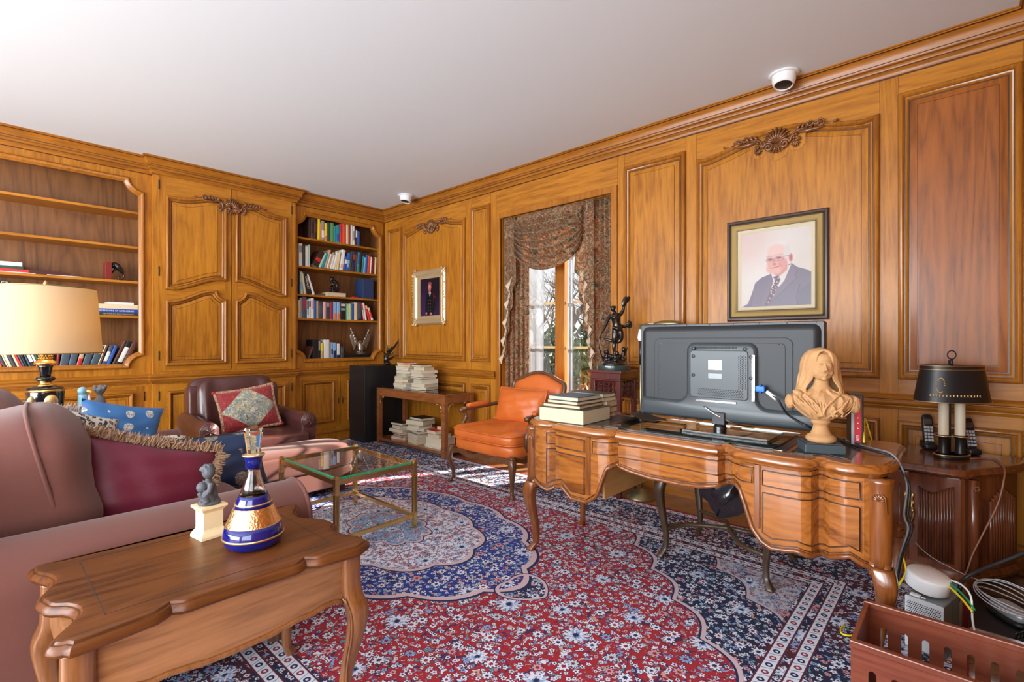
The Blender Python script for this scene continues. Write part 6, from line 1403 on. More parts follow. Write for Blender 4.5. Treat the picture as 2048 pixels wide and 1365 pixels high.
# ---- modem
mp = onZ(1712, 893, ZD)
t = thing('modem', 'tall black and red modem standing at the right rear of the desk', 'modem', (mp.x + .02, mp.y, ZD), R(14))
part('modem_body', MB().box(-.02, .14, -.0215, .0215, 0, .215), 'black_satin', t, bevel=.004)
part('front_stripe', MB().box(-.0225, -.0205, -.013, .010, .015, .20), plain('modem_red', (0.55, 0.01, 0.03), .25), t)
part('front_edge', MB().box(-.022, -.0205, .011, .0215, .002, .212), plain('modem_grey', (0.35, 0.40, 0.43), .3), t)
part('lettering', text_mb('AM', .017, lambda a, b, h: (-.0232, -.0015 + b, .034 + a)), 'white_plastic', t)
q = MB()
for k in range(5): q.ell((-.0228, -.0015, .075 + .022*k), (.0006, .0022, .0022), 8, 5)
part('indicator', q, 'white_plastic', t)
yc = principled('cable_yellow', (0.80, 0.62, 0.02), .4)
o = part('yellow_cable', MB().tube(smooth_path([onZ(1728, 885, .80) + Vector((0, 0, .0)), onX(1730, 838, 2.72), onX(1738, 862, 2.72), onX(1745, 885, 2.74), onX(1752, 900, 2.9)], 4), .0035, 6), yc, smooth=True); top(o, 'yellow network cable looping down behind the black and red modem', 'cable')
# cables over the right end of the desk
cpath = lambda off: smooth_path([onZ(1660, 868, .768), onZ(1700, 884 + off, .768), onZ(1745, 897 + off, .768), onX(1782, 908 + off, 2.36), onX(1803, 935 + off, 2.33), onX(1814 + off, 975, 2.33), onX(1808 + off*1.5, 1030, 2.32), onX(1816 + off*1.5, 1060, 2.32), onX(1800 + off, 1110, 2.32), onX(1790 + off, 1165, 2.33), onX(1786 + off, 1215, 2.36)], 5)
o = part('desk_cable', MB().tube(cpath(0), .0036, 6), principled('cable_grey', (0.22, 0.24, 0.26), .35), smooth=True); top(o, 'light grey cable hanging over the right end of the desk', 'cable')
o = part('desk_cable', MB().tube(cpath(5), .0042, 6), 'black_satin', smooth=True); top(o, 'black cable hanging over the right end of the desk beside the grey one', 'cable')

# ================================================================== CARVED BENCH CHAIR UNDER THE DESK
ST = thing('desk_chair', 'dark carved chair seat with curved legs and crossed stretcher, pushed under the desk', 'chair', (2.81, .94, 0))
SWd = 'stool_wood'
FT = [(2.571, 1.235, -1, 1), (2.567, .675, -1, -1), (3.03, 1.207, 1, 1), (3.03, .68, 1, -1)]
for (x, y, sx, sy) in FT: part('leg', cabriole(x - sx*.015, y - sy*.015, sx, sy, .50, .40, r=.92), SWd, ST, smooth=True, world=True)
part('seat', MB().sup((2.80, .95, .535), (.27, .31, .035), .5, .3), principled('seat_fabric', (0.12, 0.06, 0.04), .9), ST, smooth=True, world=True)
def crail(p0, p1):
    q = MB(); n = 30; rs = []; u = (Vector(p1) - Vector(p0)); nn = Vector((-u.y, u.x, 0)).normalized()*.014
    for i in range(n+1):
        t_ = i/n; p = Vector(p0) + u*t_; lo = .435 - .030*math.sin(PI*t_)**.5*1 + .012*math.cos(6*PI*t_) + .03; rs.append([p - nn + Vector((0, 0, lo)), p - nn + Vector((0, 0, .508)), p + nn + Vector((0, 0, .508)), p + nn + Vector((0, 0, lo))])
    q.rings(rs)
    for i in range(9):
        t_ = (i + .5)/9; p = Vector(p0) + u*t_
        for sg in (-1, 1): q.tube([p + nn*sg*1.1 + Vector((0, 0, .50)), p + nn*sg*1.2 + u.normalized()*.02 + Vector((0, 0, .48)), p + nn*sg*1.1 + u.normalized()*.012 + Vector((0, 0, .455))], .005, 5)
    return q
cs = [(2.585, 1.215, 0), (2.585, .695, 0), (3.01, .695, 0), (3.01, 1.19, 0)]
for i in range(4): part('seat_rail', crail(cs[i], cs[(i+1) % 4]), SWd, ST, smooth='auto', world=True)
for (a, b) in [(0, 2), (1, 3)]:
    p, r = Vector(cs[a]), Vector(cs[b]); mid = (p + r)/2
    q = MB(); per = Vector((-(r-p).y, (r-p).x, 0)).normalized()*.05
    q.tube(smooth_path([p + Vector((0, 0, .16)), p.lerp(mid, .4) + per + Vector((0, 0, .165)), mid + Vector((0, 0, .17)), p.lerp(r, .7) - per + Vector((0, 0, .165)), r + Vector((0, 0, .16))], 5), .013, 8); part('stretcher', q, SWd, ST, smooth=True, world=True)
t = thing('plastic_bag', 'shiny black plastic bag slumped over the chair under the desk', 'bag', (2.50, .82, .42))
q = MB(); rnd = random.Random(7)
def bagfn(u, v):
    a = 2*PI*u; prof = [(.0, .55), (.06, .545), (.10, .51), (.115, .46), (.095, .41), (.06, .372), (.025, .345), (.0, .335)]
    r = interp([(i/7, p[0]) for i, p in enumerate(prof)], v); z = interp([(i/7, p[1]) for i, p in enumerate(prof)], v)
    r *= 1 + .22*math.sin(3*a + 5*v) + .12*math.sin(7*a - 9*v) + .07*math.sin(13*a + 17*v)
    return (2.49 + .55*r*math.cos(a), .82 - .15*(.5-v) + 1.15*r*math.sin(a), z + .012*math.sin(5*a + 8*v))
q.grid(bagfn, 64, 30); part('bag_body', q, 'black_gloss', t, smooth=True, world=True)

# ================================================================== CORNER CABINET, SMALL LAMP, PHONES
CBX = [(3.655, -.275), (3.43, -.225), (3.30, -.165), (3.20, -.095), (3.145, -.055), (3.115, -.045), (3.085, -.03), (3.070, .0), (3.068, .05), (3.078, .12), (3.085, .19)]
mir = [(x, .38 - y) for x, y in CBX[:-1]][::-1]
cab = CBX + mir
if sgn_area(cab) < 0: cab = cab[::-1]
t = thing('corner_cabinet', 'low dark mahogany bow front cabinet with fluted doors and brass handles, far right', 'cabinet', (3.38, .19, 0))
K = 'cabinet_wood'
rs = [[(a, b, z) for a, b in offset_poly(cab, d)] for d, z in [(.014, .560), (.004, .566), (.0, .575), (.004, .584), (.010, .588), (.012, .594), (.020, .600), (.03, .600)]]
part('cabinet_top', MB().rings(rs), K, t, smooth='auto', world=True)
ins = offset_poly(cab, .026)
part('cabinet_body', MB().prism(ins, lambda a, b, h: (a, b, h), .11, .56), K, t, world=True)
part('base_moulding', MB().rings([[(a, b, z) for a, b in offset_poly(cab, d)] for d, z in [(.022, .075), (.008, .08), (.006, .095), (.014, .105), (.020, .118)]]), K, t, smooth='auto', world=True)
for (x, y) in [(3.15, -.015), (3.15, .395), (3.60, -.22), (3.60, .60), (3.10, .19)]: part('foot', MB().lathe([(.016, 0), (.022, .02), (.018, .05), (.026, .08)], (x, y, 0), 14), K, t, smooth=True, world=True)
# fluted door panels following the front
def cabpt(s, off):       # s in 0..1 along front arc from right pilaster to centre
    a = [(3.094, -.012), (3.094, .06), (3.104, .12), (3.111, .19)]
    y = lerp(-.012, .19, s); x = interp([(q[1], q[0]) for q in a], y); return x - off, y
for side_ in (0, 1):
    def P2(s, z, off): 
        x, y = cabpt(s, off); return (x, y if side_ == 0 else .38 - y, z)
    q = MB(); n = 12
    def strip(s0, s1, z0, z1, o0, o1):
        rs = []
        for i in range(n+1):
            s = lerp(s0, s1, i/n); zt_ = z1(s) if callable(z1) else z1
            rs.append([P2(s, z0, o0), P2(s, z0, o1), P2(s, zt_, o1), P2(s, zt_, o0)])
        q.rings(rs)
    ztop = lambda s: .500 + .022*math.cos(2*PI*(s-.15)/.9)
    strip(.07, .98, .125, .155, 0, .014); strip(.07, .18, .155, .555, 0, .014); strip(.84, .98, .155, .555, 0, .014)
    rs = []
    for i in range(n+1): s = lerp(.18, .84, i/n); rs.append([P2(s, ztop(s), 0), P2(s, ztop(s), .014), P2(s, .555, .014), P2(s, .555, 0)])
    q.rings(rs); d = part('door', q, K, t, world=True, smooth='auto')
    q = MB()
    for i in range(13):
        s = lerp(.20, .82, i/12); q.tube([P2(s, .158, .003), P2(s, ztop(s) - .004, .003)], .0062, 8)
    part('fluting', q, K, d, world=True, smooth=True)
    q = MB(); hx = .93
    for k in range(5): q.ell(P2(hx, .30 + .036*k, .018), (.006, .008, .016), 8, 6)
    q.tube([P2(hx-.02, .29, .02), P2(hx+.02, .32, .024), P2(hx-.02, .36, .024), P2(hx+.02, .40, .024), P2(hx, .46, .02)], [.003, .005, .005, .005, .002], 6); q.ell(P2(hx, .375, .03), (.008, .008, .010), 8, 6)
    part('handle', q, 'brass', d, world=True, smooth=True)
q = MB().tube([(3.125, -.040, .12), (3.125, -.040, .555)], .022, 12); o = part('pilaster', q, K, t, smooth=True, world=True)
q = MB()
for k in range(6): q.ell((3.104 + .003*math.cos(k), -.052 + .008*math.cos(k*1.05), .520 + .010*math.sin(k*1.05)), .006, 6, 5)
part('rosette', q, K, o, smooth=True, world=True)
q = MB(); A0, A1 = Vector((3.185, -.078, 0)), Vector((3.43, -.200, 0)); nrm = Vector((-(A1-A0).y, (A1-A0).x, 0)).normalized(); nrm = nrm if nrm.x < 0 else -nrm
for i in range(10): p = A0.lerp(A1, .16 + .68*i/9) + nrm*.004; q.tube([p + Vector((0, 0, .16)), p + Vector((0, 0, .50 - .012*abs(i-4.5)))], .0085, 8)
part('side_fluting', q, K, t, smooth=True, world=True)
# bouillotte lamp
ZC = .6005
t = thing('table_lamp', 'small lamp with two candle tubes and a black metal oval shade with gold laurel, far right', 'lamp', (3.385, .037, ZC), R(-47 + 0))
t['label'] = 'small lamp with two candle tubes and a black oval shade with gold laurel'; BLP = t
BG = 'black_satin'
part('base', MB().lathe([(.082, 0), (.085, .006), (.083, .018), (.078, .022), (.07, .022)], n=40, sy=.62), BG, t, smooth='auto'); part('gold_line', MB().lathe([(.084, .016), (.0865, .019), (.083, .022)], n=40, sy=.62), 'gold_leaf', t, smooth=True)
part('stem', MB().tube([(0, .012, .02), (0, .012, .50)], .006, 10), BG, t, smooth=True)
for x in (-.034, .034):
    dy = -.010 if x > 0 else .010
    o = part('candle_tube', MB().tube([(x, dy, .118), (x, dy, .335)], .0215, 20), principled('candle_cream', (0.72, 0.62, 0.46), .5) if 'candle_cream' not in MATS else 'candle_cream', t, smooth='auto')
    part('candle_cup', MB().lathe([(.021, .022), (.022, .03), (.019, .036), (.019, .095), (.024, .104), (.034, .108), (.038, .112), (.030, .118)], (x, dy, 0), 24), BG, t, smooth='auto')
    part('gold_line', MB().lathe([(.0385, .110), (.040, .113), (.037, .116)], (x, dy, 0), 24), 'gold_leaf', t, smooth=True)
n = 64; q = MB(); q.rings([[Vector((r*math.cos(2*PI*k/n), r*.66*math.sin(2*PI*k/n), z)) for k in range(n)] for r, z in [(.176, .292), (.146, .455), (.145, .475), (.143, .475), (.144, .455), (.174, .292)]], cap0=False, cap1=False, loop=True)
sh = part('lamp_shade', q, BG, t, smooth='auto')
for r, z in [(.1765, .293), (.1468, .455), (.1458, .474)]: part('gold_line', MB().tube([(r*math.cos(2*PI*k/48), r*.66*math.sin(2*PI*k/48), z) for k in range(48)], .0016, 5, loop=True), 'gold_leaf', sh, smooth=True)
q = MB()
def onsh(a, z, off=.0015): r = lerp(.176, .146, (z-.292)/.163) + off; return Vector((r*math.cos(a), r*.66*math.sin(a), z))
for i in range(16):                                   # laurel border and wreath
    a = R(205 + 5.2*i); q.tube([onsh(a, .328), onsh(a + R(3), .333)], [.0042, .001], 5); q.tube([onsh(a, .326), onsh(a + R(3), .321)], [.0042, .001], 5)
for i in range(22):
    th = R(-60 + 300*i/21 + 90 - 30); c0 = R(222); ax, az = .115*math.cos(th), .036*math.sin(th); q.ell(onsh(c0 + ax, .378 + az), (.0035, .0035, .0035), 6, 4)
part('laurel', q, 'gold_leaf', sh, smooth=True)
part('shade_top', MB().lathe([(.143, .474), (.01, .470)], n=40, sy=.66), BG, t, smooth=True)
part('finial', MB().lathe([(.006, .470), (.008, .49), (.004, .505)], n=14), BG, t, smooth=True).parent = t
part('ring', MB().tube([(.022*math.cos(2*PI*k/24), 0, .528 + .022*math.sin(2*PI*k/24)) for k in range(24)], .0028, 8, loop=True), BG, t, smooth=True)
def phone(label, loc, rz):
    t = thing('cordless_phone', label, 'telephone', loc, rz, 'cordless phones on the corner cabinet')
    part('cradle', MB().sup((0, 0, .018), (.034, .045, .018), .5, .5, fn=lambda p: Vector((p.x, p.y, p.z + .012*(p.y > 0)*p.y/.04))), 'black_satin', t, smooth=True)
    h = Matrix.Translation((0, .012, .105)) @ Euler((R(-14), 0, 0)).to_matrix().to_4x4()
    q = MB().sup((0, 0, 0), (.0235, .013, .085), .35, .35); q.v = [tuple(h @ Vector(p)) for p in q.v]; b = part('handset', q, 'black_satin', t, smooth=True)
    q = MB()
    for r_ in range(5):
        for c_ in range(3): q.obox((0.0135*(c_-1), -.0134, .012 - .0175*r_), (.0105, .003, .012))
    q.v = [tuple(h @ Vector(p)) for p in q.v]; part('keypad', q, plain('key_grey', (0.55, 0.57, 0.6), .4), b)
    q = MB().obox((0, -.0132, .045), (.032, .002, .028)); q.v = [tuple(h @ Vector(p)) for p in q.v]; part('display', q, plain('phone_lcd', (0.10, 0.06, 0.05), .2), b)
phone('black cordless phone in its cradle, left of the small black shaded lamp', (3.575, .135, ZC), R(-72)); phone('black cordless phone in its cradle, partly hidden behind the right candle tube', (3.56, -.035, ZC), R(-60))
o = part('lamp_cord', MB().tube(smooth_path([onZ(1940, 918, ZC + .004), onZ(1985, 918, ZC + .004), onZ(2008, 935, ZC + .004), onX(2008, 960, 3.15), onX(1995, 1010, 3.12), onX(1965, 1070, 3.08), onX(1945, 1110, 3.06), onX(1930, 1150, 3.0), onX(1905, 1165, 2.8)], 5), .0035, 6), principled('cord_brown', (0.30, 0.13, 0.08), .5), BLP, smooth=True, world=True)

# ================================================================== ON THE FLOOR, RIGHT FOREGROUND
t = thing('slatted_crate', 'reddish wooden magazine crate with slotted sides in the right foreground', 'crate', (1.87, .05, 0))
KX0, KX1, KY0, KY1, KZ = 1.72, 2.01, -.17, .232, .335
def slots(n, y0, y1, z0, z1, r=.009):
    out = []
    for i in range(n):
        c = lerp(y0, y1, (i+.5)/n); out.append(arc(c, z1 - r, r, 0, 180, 6) + arc(c, z0 + r, r, 180, 360, 6))
    return out
for X_ in (KX0, KX1): part('side_panel', MB().plate(rect(KY0, KY1, .03, KZ - .02), slots(7, KY0 + .02, KY1 - .02, .12, .265), lambda a, b, h: (X_ + h, a, b), -.007, .007), 'crate_wood', t, world=True)
for X_ in (KX0, KX1): part('rail', MB().box(X_ - .010, X_ + .010, KY0 - .008, KY1 + .008, KZ - .02, KZ), 'crate_wood', t, world=True, bevel=.003)
for Y_ in (KY0, KY1): part('end_panel', MB().box(KX0 + .007, KX1 - .007, Y_ - .007, Y_ + .007, .03, KZ - .004), 'crate_wood', t, world=True, bevel=.002)
part('crate_floor', MB().box(KX0 + .007, KX1 - .007, KY0 + .007, KY1 - .007, .03, .04), 'crate_wood', t, world=True)
for x in (KX0, KX1):
    for y in (KY0, KY1): part('foot', MB().box(x - .012, x + .012, y - .012, y + .012, 0, .03), 'crate_wood', t, world=True)
# grey metal box with grille
BX, BY = 2.50, .095
t = thing('power_unit', 'grey metal power unit with perforated front, on the floor behind the crate', 'power unit', (BX, BY, 0), R(-14)); t.scale = (.82, .80, 1.0)
grm = principled('grey_metal', (0.28, 0.31, 0.33), .4, .5)
part('casing', MB().box(-.055, .16, -.075, .075, 0, .205), grm, t, bevel=.003)
q = MB().box(-.058, -.0552, -.074, .074, .01, .203); part('front_plate', q, principled('pale_metal', (0.80, 0.84, 0.86), .35, .3), t)
q = MB()
for i in range(16):
    for j in range(11): q.obox((-.0585, -.062 + .0082*i + (.004 if j % 2 else 0), .185 - .0075*j), (.001, .0042, .0042), (R(45), 0, 0))
part('grille', q, 'black_matt', t); part('seam', MB().box(.05, .052, -.0755, .0755, .01, .2055), 'black_matt', t)
part('tab', MB().box(-.045, -.02, .02, .06, .205, .212).box(-.035, -.028, .0, .02, .205, .208), 'white_plastic', t, bevel=.002)
t = thing('wifi_puck', 'round white wireless router tilted on top of the grey power unit', 'router', (2.55, .098, .252), rot=(R(9), R(-6), R(0))); t.scale = (.84, .84, .95)
part('router_body', MB().lathe([(.06, -.034), (.078, -.032), (.082, -.028), (.084, .018), (.082, .026), (.074, .031), (.02, .033), (.001, .033)], n=56), 'white_plastic', t, smooth=True)
gc = principled('cable_green', (0.01, 0.28, 0.10), .4)
def cab(pts, r, m, name, label): return top(part(name, MB().tube(smooth_path(pts, 5), r, 6), m, smooth=True), label, 'cable')
cab([onX(1885, 1165, 2.55), onX(1905, 1180, 2.5), onX(1925, 1200, 2.45), onX(1945, 1225, 2.4)], .0042, yc, 'network_cable', 'yellow network cable running right from the white wireless router')
cab([onX(1893, 1163, 2.55), onX(1915, 1180, 2.5), onX(1935, 1200, 2.45), onX(1950, 1222, 2.42)], .0042, gc, 'network_cable', 'green network cable beside the yellow one right of the white router')
cab([onX(1900, 1160, 2.55), onX(1925, 1172, 2.5), onX(1942, 1195, 2.45), onX(1945, 1240, 2.4), onX(1952, 1275, 2.3)], .0035, 'white_plastic', 'network_cable', 'white network cable curling down right of the power unit')
cab([onX(1800, 1105, 2.6), onX(1808, 1122, 2.62), onX(1812, 1145, 2.62), onX(1800, 1168, 2.58), onX(1790, 1190, 2.56), onZ(1787, 1225, .01)], .0042, yc, 'network_cable', 'yellow network cable left of the white wireless router, near the desk leg')
cab([onZ(1690, 1250, .012), onZ(1682, 1258, .012), onZ(1684, 1268, .012), onZ(1702, 1272, .012), onZ(1735, 1265, .012), onZ(1790, 1240, .012)], .0035, yc, 'network_cable', 'yellow cable loop lying on the rug left of the crate')
cab([onX(2100, 1085, 2.75), onX(2048, 1107, 2.7), onX(1990, 1130, 2.66), onX(1950, 1146, 2.62), onX(1928, 1160, 2.6), onX(1918, 1185, 2.58), onZ(1915, 1215, .01)], .0075, 'black_satin', 'thick_cable', 'thick black cable coming in from the right edge above the floor')
# black desk set with silver handset
bb = onZ(1990, 1225, .09)
t = thing('black_tray', 'flat black box on the floor at the right edge, under the silver handset', 'box', (2.78, -.15, 0))
part('tray_body', MB().box(-.19, .20, -.13, .125, 0, .10), 'black_satin', t, bevel=.004); part('front_trim', MB().box(-.194, -.190, -.13, .125, .085, .10), 'chrome', t)
t = thing('handset', 'silver handset with a coiled black cord resting on the flat black box', 'telephone', (2.765, -.145, .1005), R(35))
part('handset_base', MB().sup((0, 0, .010), (.085, .046, .010), .4, .6), 'black_satin', t, smooth=True); part('handset_body', MB().sup((0, 0, .034), (.075, .037, .022), .6, .6), principled('silver_plastic', (0.50, 0.51, 0.52), .3, .4), t, smooth=True)
part('coiled_cord', MB().tube([(-.092 - .0010*k, -.03 + .0022*k + .010*math.cos(k*.9), .016 + .010*math.sin(k*.9)) for k in range(64)], .0036, 6), 'black_satin', t, smooth=True)
lw = MB()
for j in range(4): lw.tube([(.095*math.cos(a)*(1+.05*j) + .02, .080*math.sin(a)*(1 + .04*j), .065 + .022*math.sin(a + j*.7) + .004*j) for a in [2*PI*k/32 for k in range(32)]], .0026, 5, loop=True)
part('coiled_wire', lw, plain('wire_grey', (0.5, 0.52, 0.55), .4), t, smooth=True)
o = part('paper_bag', MB().sup((0, 0, .06), (.035, .05, .06), .3, .3), principled('kraft', (0.42, 0.30, 0.17), .8), smooth=True); o.location = (2.80, .045, 0); top(o, 'small crumpled tan paper package between the power unit and the black box', 'package')
cab([onX(1830, 1085, 2.95), onX(1850, 1105, 2.9), onX(1880, 1125, 2.85), onX(1930, 1150, 2.8), onX(1965, 1162, 2.7), onX(2000, 1160, 2.66), onX(2048, 1178, 2.6)], .0016, plain('wire_grey', (0.5, 0.52, 0.55), .4), 'thin_wire', 'thin pale wire sagging in front of the corner cabinet')
# ================================================================== RUG
m = principled('persian_rug', (.4, .02, .03), .95); g = N(m)
tc = g.n('ShaderNodeTexCoord'); V = tc.outputs['Object']; sx = g.n('ShaderNodeSeparateXYZ'); g.t.links.new(V, sx.inputs[0])
mt = g.math
U, W = sx.outputs[0], sx.outputs[1]; A, B = mt('ABSOLUTE', U), mt('ABSOLUTE', W)
wob = g.noise(V, 45, 1, .5, 0, 1); VP = g.vmath('ADD', V, g.vmath('MULTIPLY', g.vmath('SUBTRACT', wob, (.5, .5, .5)), (.008, .008, 0)))
E_ = mt('MINIMUM', mt('SUBTRACT', 1.55, A), mt('SUBTRACT', 2.74, B))
def flowers(scale, R0, pet, seed, outline=1.22, core=.42):
    v = g.vmath('ADD', VP, (seed, seed*.7, 0)); vn = g.n('ShaderNodeTexVoronoi', feature='F1', voronoi_dimensions='2D'); g.put(vn.inputs['Vector'], v); vn.inputs['Scale'].default_value = scale; vn.inputs['Randomness'].default_value = .75
    d = g.vmath('SUBTRACT', v, vn.outputs['Position']); s2 = g.n('ShaderNodeSeparateXYZ'); g.t.links.new(d, s2.inputs[0])
    r = mt('SQRT', mt('ADD', mt('MULTIPLY', s2.outputs[0], s2.outputs[0]), mt('MULTIPLY', s2.outputs[1], s2.outputs[1]))); a = mt('ARCTAN2', s2.outputs[1], s2.outputs[0])
    sc_ = g.n('ShaderNodeSeparateColor'); g.t.links.new(vn.outputs['Color'], sc_.inputs[0])
    Rr = mt('MULTIPLY', mt('ADD', .80, mt('MULTIPLY', .20, mt('COSINE', mt('ADD', mt('MULTIPLY', a, pet), mt('MULTIPLY', sc_.outputs[0], 6))))), mt('MULTIPLY', mt('ADD', .72, mt('MULTIPLY', sc_.outputs[1], .4)), R0))
    q = mt('DIVIDE', r, Rr)
    return dict(pet=mt('LESS_THAN', q, 1), out=mt('LESS_THAN', q, outline), core=mt('LESS_THAN', q, core), mid=mt('LESS_THAN', q, .62), rnd=sc_.outputs[2])
NV = (0.010, 0.016, 0.075); WH = (0.70, 0.72, 0.82); PK = (0.62, 0.30, 0.32); LB = (0.22, 0.36, 0.62); RD = (0.36, 0.012, 0.022); TN = (0.50, 0.33, 0.20); TL = (0.08, 0.26, 0.32)
# regions
rr = mt('SQRT', mt('ADD', mt('POWER', mt('DIVIDE', A, .66), 2), mt('POWER', mt('DIVIDE', B, .99), 2))); th = mt('ARCTAN2', mt('DIVIDE', B, .99), mt('DIVIDE', A, .66))
scal = mt('MULTIPLY', .055, mt('ABSOLUTE', mt('SINE', mt('MULTIPLY', th, 7))))
tip = mt('MULTIPLY', .07, mt('POWER', mt('ABSOLUTE', mt('SINE', th)), 24))
Rm = mt('SUBTRACT', mt('SUBTRACT', rr, scal), tip)
scal2 = mt('MULTIPLY', .05, mt('ABSOLUTE', mt('SINE', mt('MULTIPLY', th, 5))))
Ri = mt('SUBTRACT', rr, scal2)
pend = mt('ADD', mt('POWER', mt('DIVIDE', A, .115), 2), mt('POWER', mt('DIVIDE', mt('SUBTRACT', B, mt('ADD', 1.17, mt('MULTIPLY', A, -.35))), .105), 2))
cs = mt('ADD', mt('POWER', mt('MAXIMUM', mt('DIVIDE', mt('SUBTRACT', .965, A), .95), 0), 1.0), mt('POWER', mt('MAXIMUM', mt('DIVIDE', mt('SUBTRACT', 2.155, B), .95), 0), 1.0))
ph = mt('SUBTRACT', mt('MULTIPLY', A, 1.0), mt('MULTIPLY', B, .95))
cs = mt('ADD', cs, mt('MULTIPLY', .085, mt('ABSOLUTE', mt('SINE', mt('MULTIPLY', ph, 7.5)))))
band = lambda x, a, b: mt('MULTIPLY', mt('GREATER_THAN', x, a), mt('LESS_THAN', x, b))
redv = g.mix(g.noise(V, 1.3, 2), (0.28, 0.008, 0.022), (0.42, 0.022, 0.024))
BLU = (0.012, 0.036, 0.25)
base = redv
inMed = mt('LESS_THAN', Rm, 1); inW = mt('LESS_THAN', Ri, .66); inC = mt('LESS_THAN', Ri, .27); inP = mt('LESS_THAN', pend, 1); inS = mt('LESS_THAN', cs, 1.03); inSW = mt('LESS_THAN', cs, .52)
base = g.mix(inP, base, NV); base = g.mix(inMed, base, BLU); base = g.mix(inW, base, WH); base = g.mix(inC, base, LB); base = g.mix(inS, base, (0.010, 0.014, 0.05)); base = g.mix(inSW, base, (0.50, 0.50, 0.55))
border = mt('LESS_THAN', E_, .585)
base = g.mix(border, base, g.mix(mt('GREATER_THAN', g.noise(V, 3.5, 1, .5, .6), .52), (0.012, 0.014, 0.045), (0.07, 0.010, 0.020)))
light_ground = mt('MAXIMUM', mt('MULTIPLY', inW, mt('SUBTRACT', 1, inC)), inSW); light_ground = mt('MULTIPLY', light_ground, mt('SUBTRACT', 1, border))
# vines and leaves
vn1 = mt('LESS_THAN', mt('ABSOLUTE', mt('SUBTRACT', g.noise(VP, 9, 1, .5, 1.2), .5)), .016)
leafn = g.noise(g.vmath('ADD', VP, (3.1, 1.7, 0)), 41, 1, .5, .9)
leaf = mt('GREATER_THAN', leafn, .635); leafo = mt('GREATER_THAN', leafn, .612); leaf2 = mt('LESS_THAN', leafn, .345)
c = base
c = g.mix(mt('MULTIPLY', vn1, .85), c, NV); c = g.mix(mt('MULTIPLY', leafo, mt('SUBTRACT', 1, light_ground)), c, NV)
lc = g.mix(light_ground, g.mix(mt('GREATER_THAN', g.noise(V, 12, 0), .52), WH, g.mix(.5, PK, TN)), (0.30, 0.10, 0.16))
c = g.mix(leaf, c, lc); c = g.mix(leaf2, c, g.mix(light_ground, g.mix(mt('GREATER_THAN', g.noise(V, 17, 0), .5), LB, TL), g.mix(.5, LB, PK)))
def paint(c, f, ok=None):
    k = (lambda x: mt('MULTIPLY', x, ok)) if ok is not None else (lambda x: x)
    pc = g.ramp(f['rnd'], [(0, WH), (.45, (0.72, 0.74, 0.84)), (.62, LB), (.74, PK), (.86, WH), (.93, (0.48, 0.62, 0.70))], 'CONSTANT')
    pc = g.mix(mt('MULTIPLY', light_ground, .75), pc, g.ramp(f['rnd'], [(0, (0.35, 0.12, 0.18)), (.4, LB), (.7, (0.55, 0.30, 0.34)), (.9, WH)], 'CONSTANT'))
    c = g.mix(k(f['out']), c, NV); c = g.mix(k(f['pet']), c, pc); return g.mix(k(f['core']), c, g.mix(mt('GREATER_THAN', f['rnd'], .5), NV, (0.22, 0.01, 0.03)))
small = flowers(29, .0114, 5, 2.3); med = flowers(9.6, .0255, 8, 5.1); big = flowers(3.1, .056, 12, 9.4, 1.12, .30)
c = paint(c, small); c = paint(c, med)
c2 = g.mix(big['out'], c, NV); c2 = g.mix(big['pet'], c2, g.mix(mt('GREATER_THAN', g.noise(VP, 60, 1), .52), WH, g.mix(.5, LB, WH))); c2 = g.mix(big['mid'], c2, g.mix(mt('GREATER_THAN', g.noise(VP, 75, 1), .5), LB, WH)); c2 = g.mix(big['core'], c2, NV); c = c2
# outlines of the shapes
def outline(c, x, lim, w_, colr): return g.mix(band(x, lim, lim + w_), c, colr)
nb = mt('SUBTRACT', 1, border)
for (x, lim, w_) in [(Rm, 1.0, .035), (Ri, .66, .028), (Ri, .27, .02), (cs, 1.03, .028), (cs, .52, .02), (pend, 1.0, .28)]:
    c = g.mix(mt('MULTIPLY', nb, band(x, lim, lim + w_)), c, (0.60, 0.45, 0.48)); c = g.mix(mt('MULTIPLY', nb, band(x, lim + w_, lim + w_*1.5)), c, NV)
# border stripes
along = mt('MAXIMUM', mt('MULTIPLY', mt('GREATER_THAN', mt('SUBTRACT', 1.55, A), mt('SUBTRACT', 2.74, B)), A), mt('MULTIPLY', mt('LESS_THAN', mt('SUBTRACT', 1.55, A), mt('SUBTRACT', 2.74, B)), B))
for e0 in (.545, .462, .055):
    ins_ = band(E_, e0 - .021, e0 + .021); c = g.mix(band(E_, e0 - .028, e0 + .028), c, (0.10, 0.012, 0.03)); cell = mt('FRACT', mt('DIVIDE', along, .052)); off = mt('DIVIDE', mt('SUBTRACT', E_, e0), .021)
    dd_ = mt('SQRT', mt('ADD', mt('POWER', mt('MULTIPLY', mt('SUBTRACT', cell, .5), 2.4), 2), mt('POWER', off, 2)))
    motif = g.mix(mt('LESS_THAN', dd_, .62), WH, g.mix(mt('GREATER_THAN', mt('FRACT', mt('DIVIDE', along, .104)), .5), (0.25, 0.03, 0.06), NV)); motif = g.mix(mt('LESS_THAN', dd_, .26), motif, WH)
    sl = mt('LESS_THAN', mt('ABSOLUTE', mt('SUBTRACT', mt('FRACT', mt('ADD', cell, mt('MULTIPLY', off, .16))), .02)), .05); motif = g.mix(sl, motif, TL); c = g.mix(ins_, c, motif)
c = g.mix(mt('LESS_THAN', E_, .022), c, (0.33, 0.006, 0.012))
g.put(g.b.inputs['Base Color'], c); g.bump(g.noise(V, 350, 2), .35, .003)
q = MB().box(-1.55, 1.55, -2.74, 2.74, 0, .004); o = part('rug', q, 'persian_rug', bevel=.0015); o.location = (1.80, 2.72, 0.0); top(o, 'large red and navy floral carpet with a central medallion, covering most of the floor', 'rug')
q = MB(); rnd = random.Random(6)
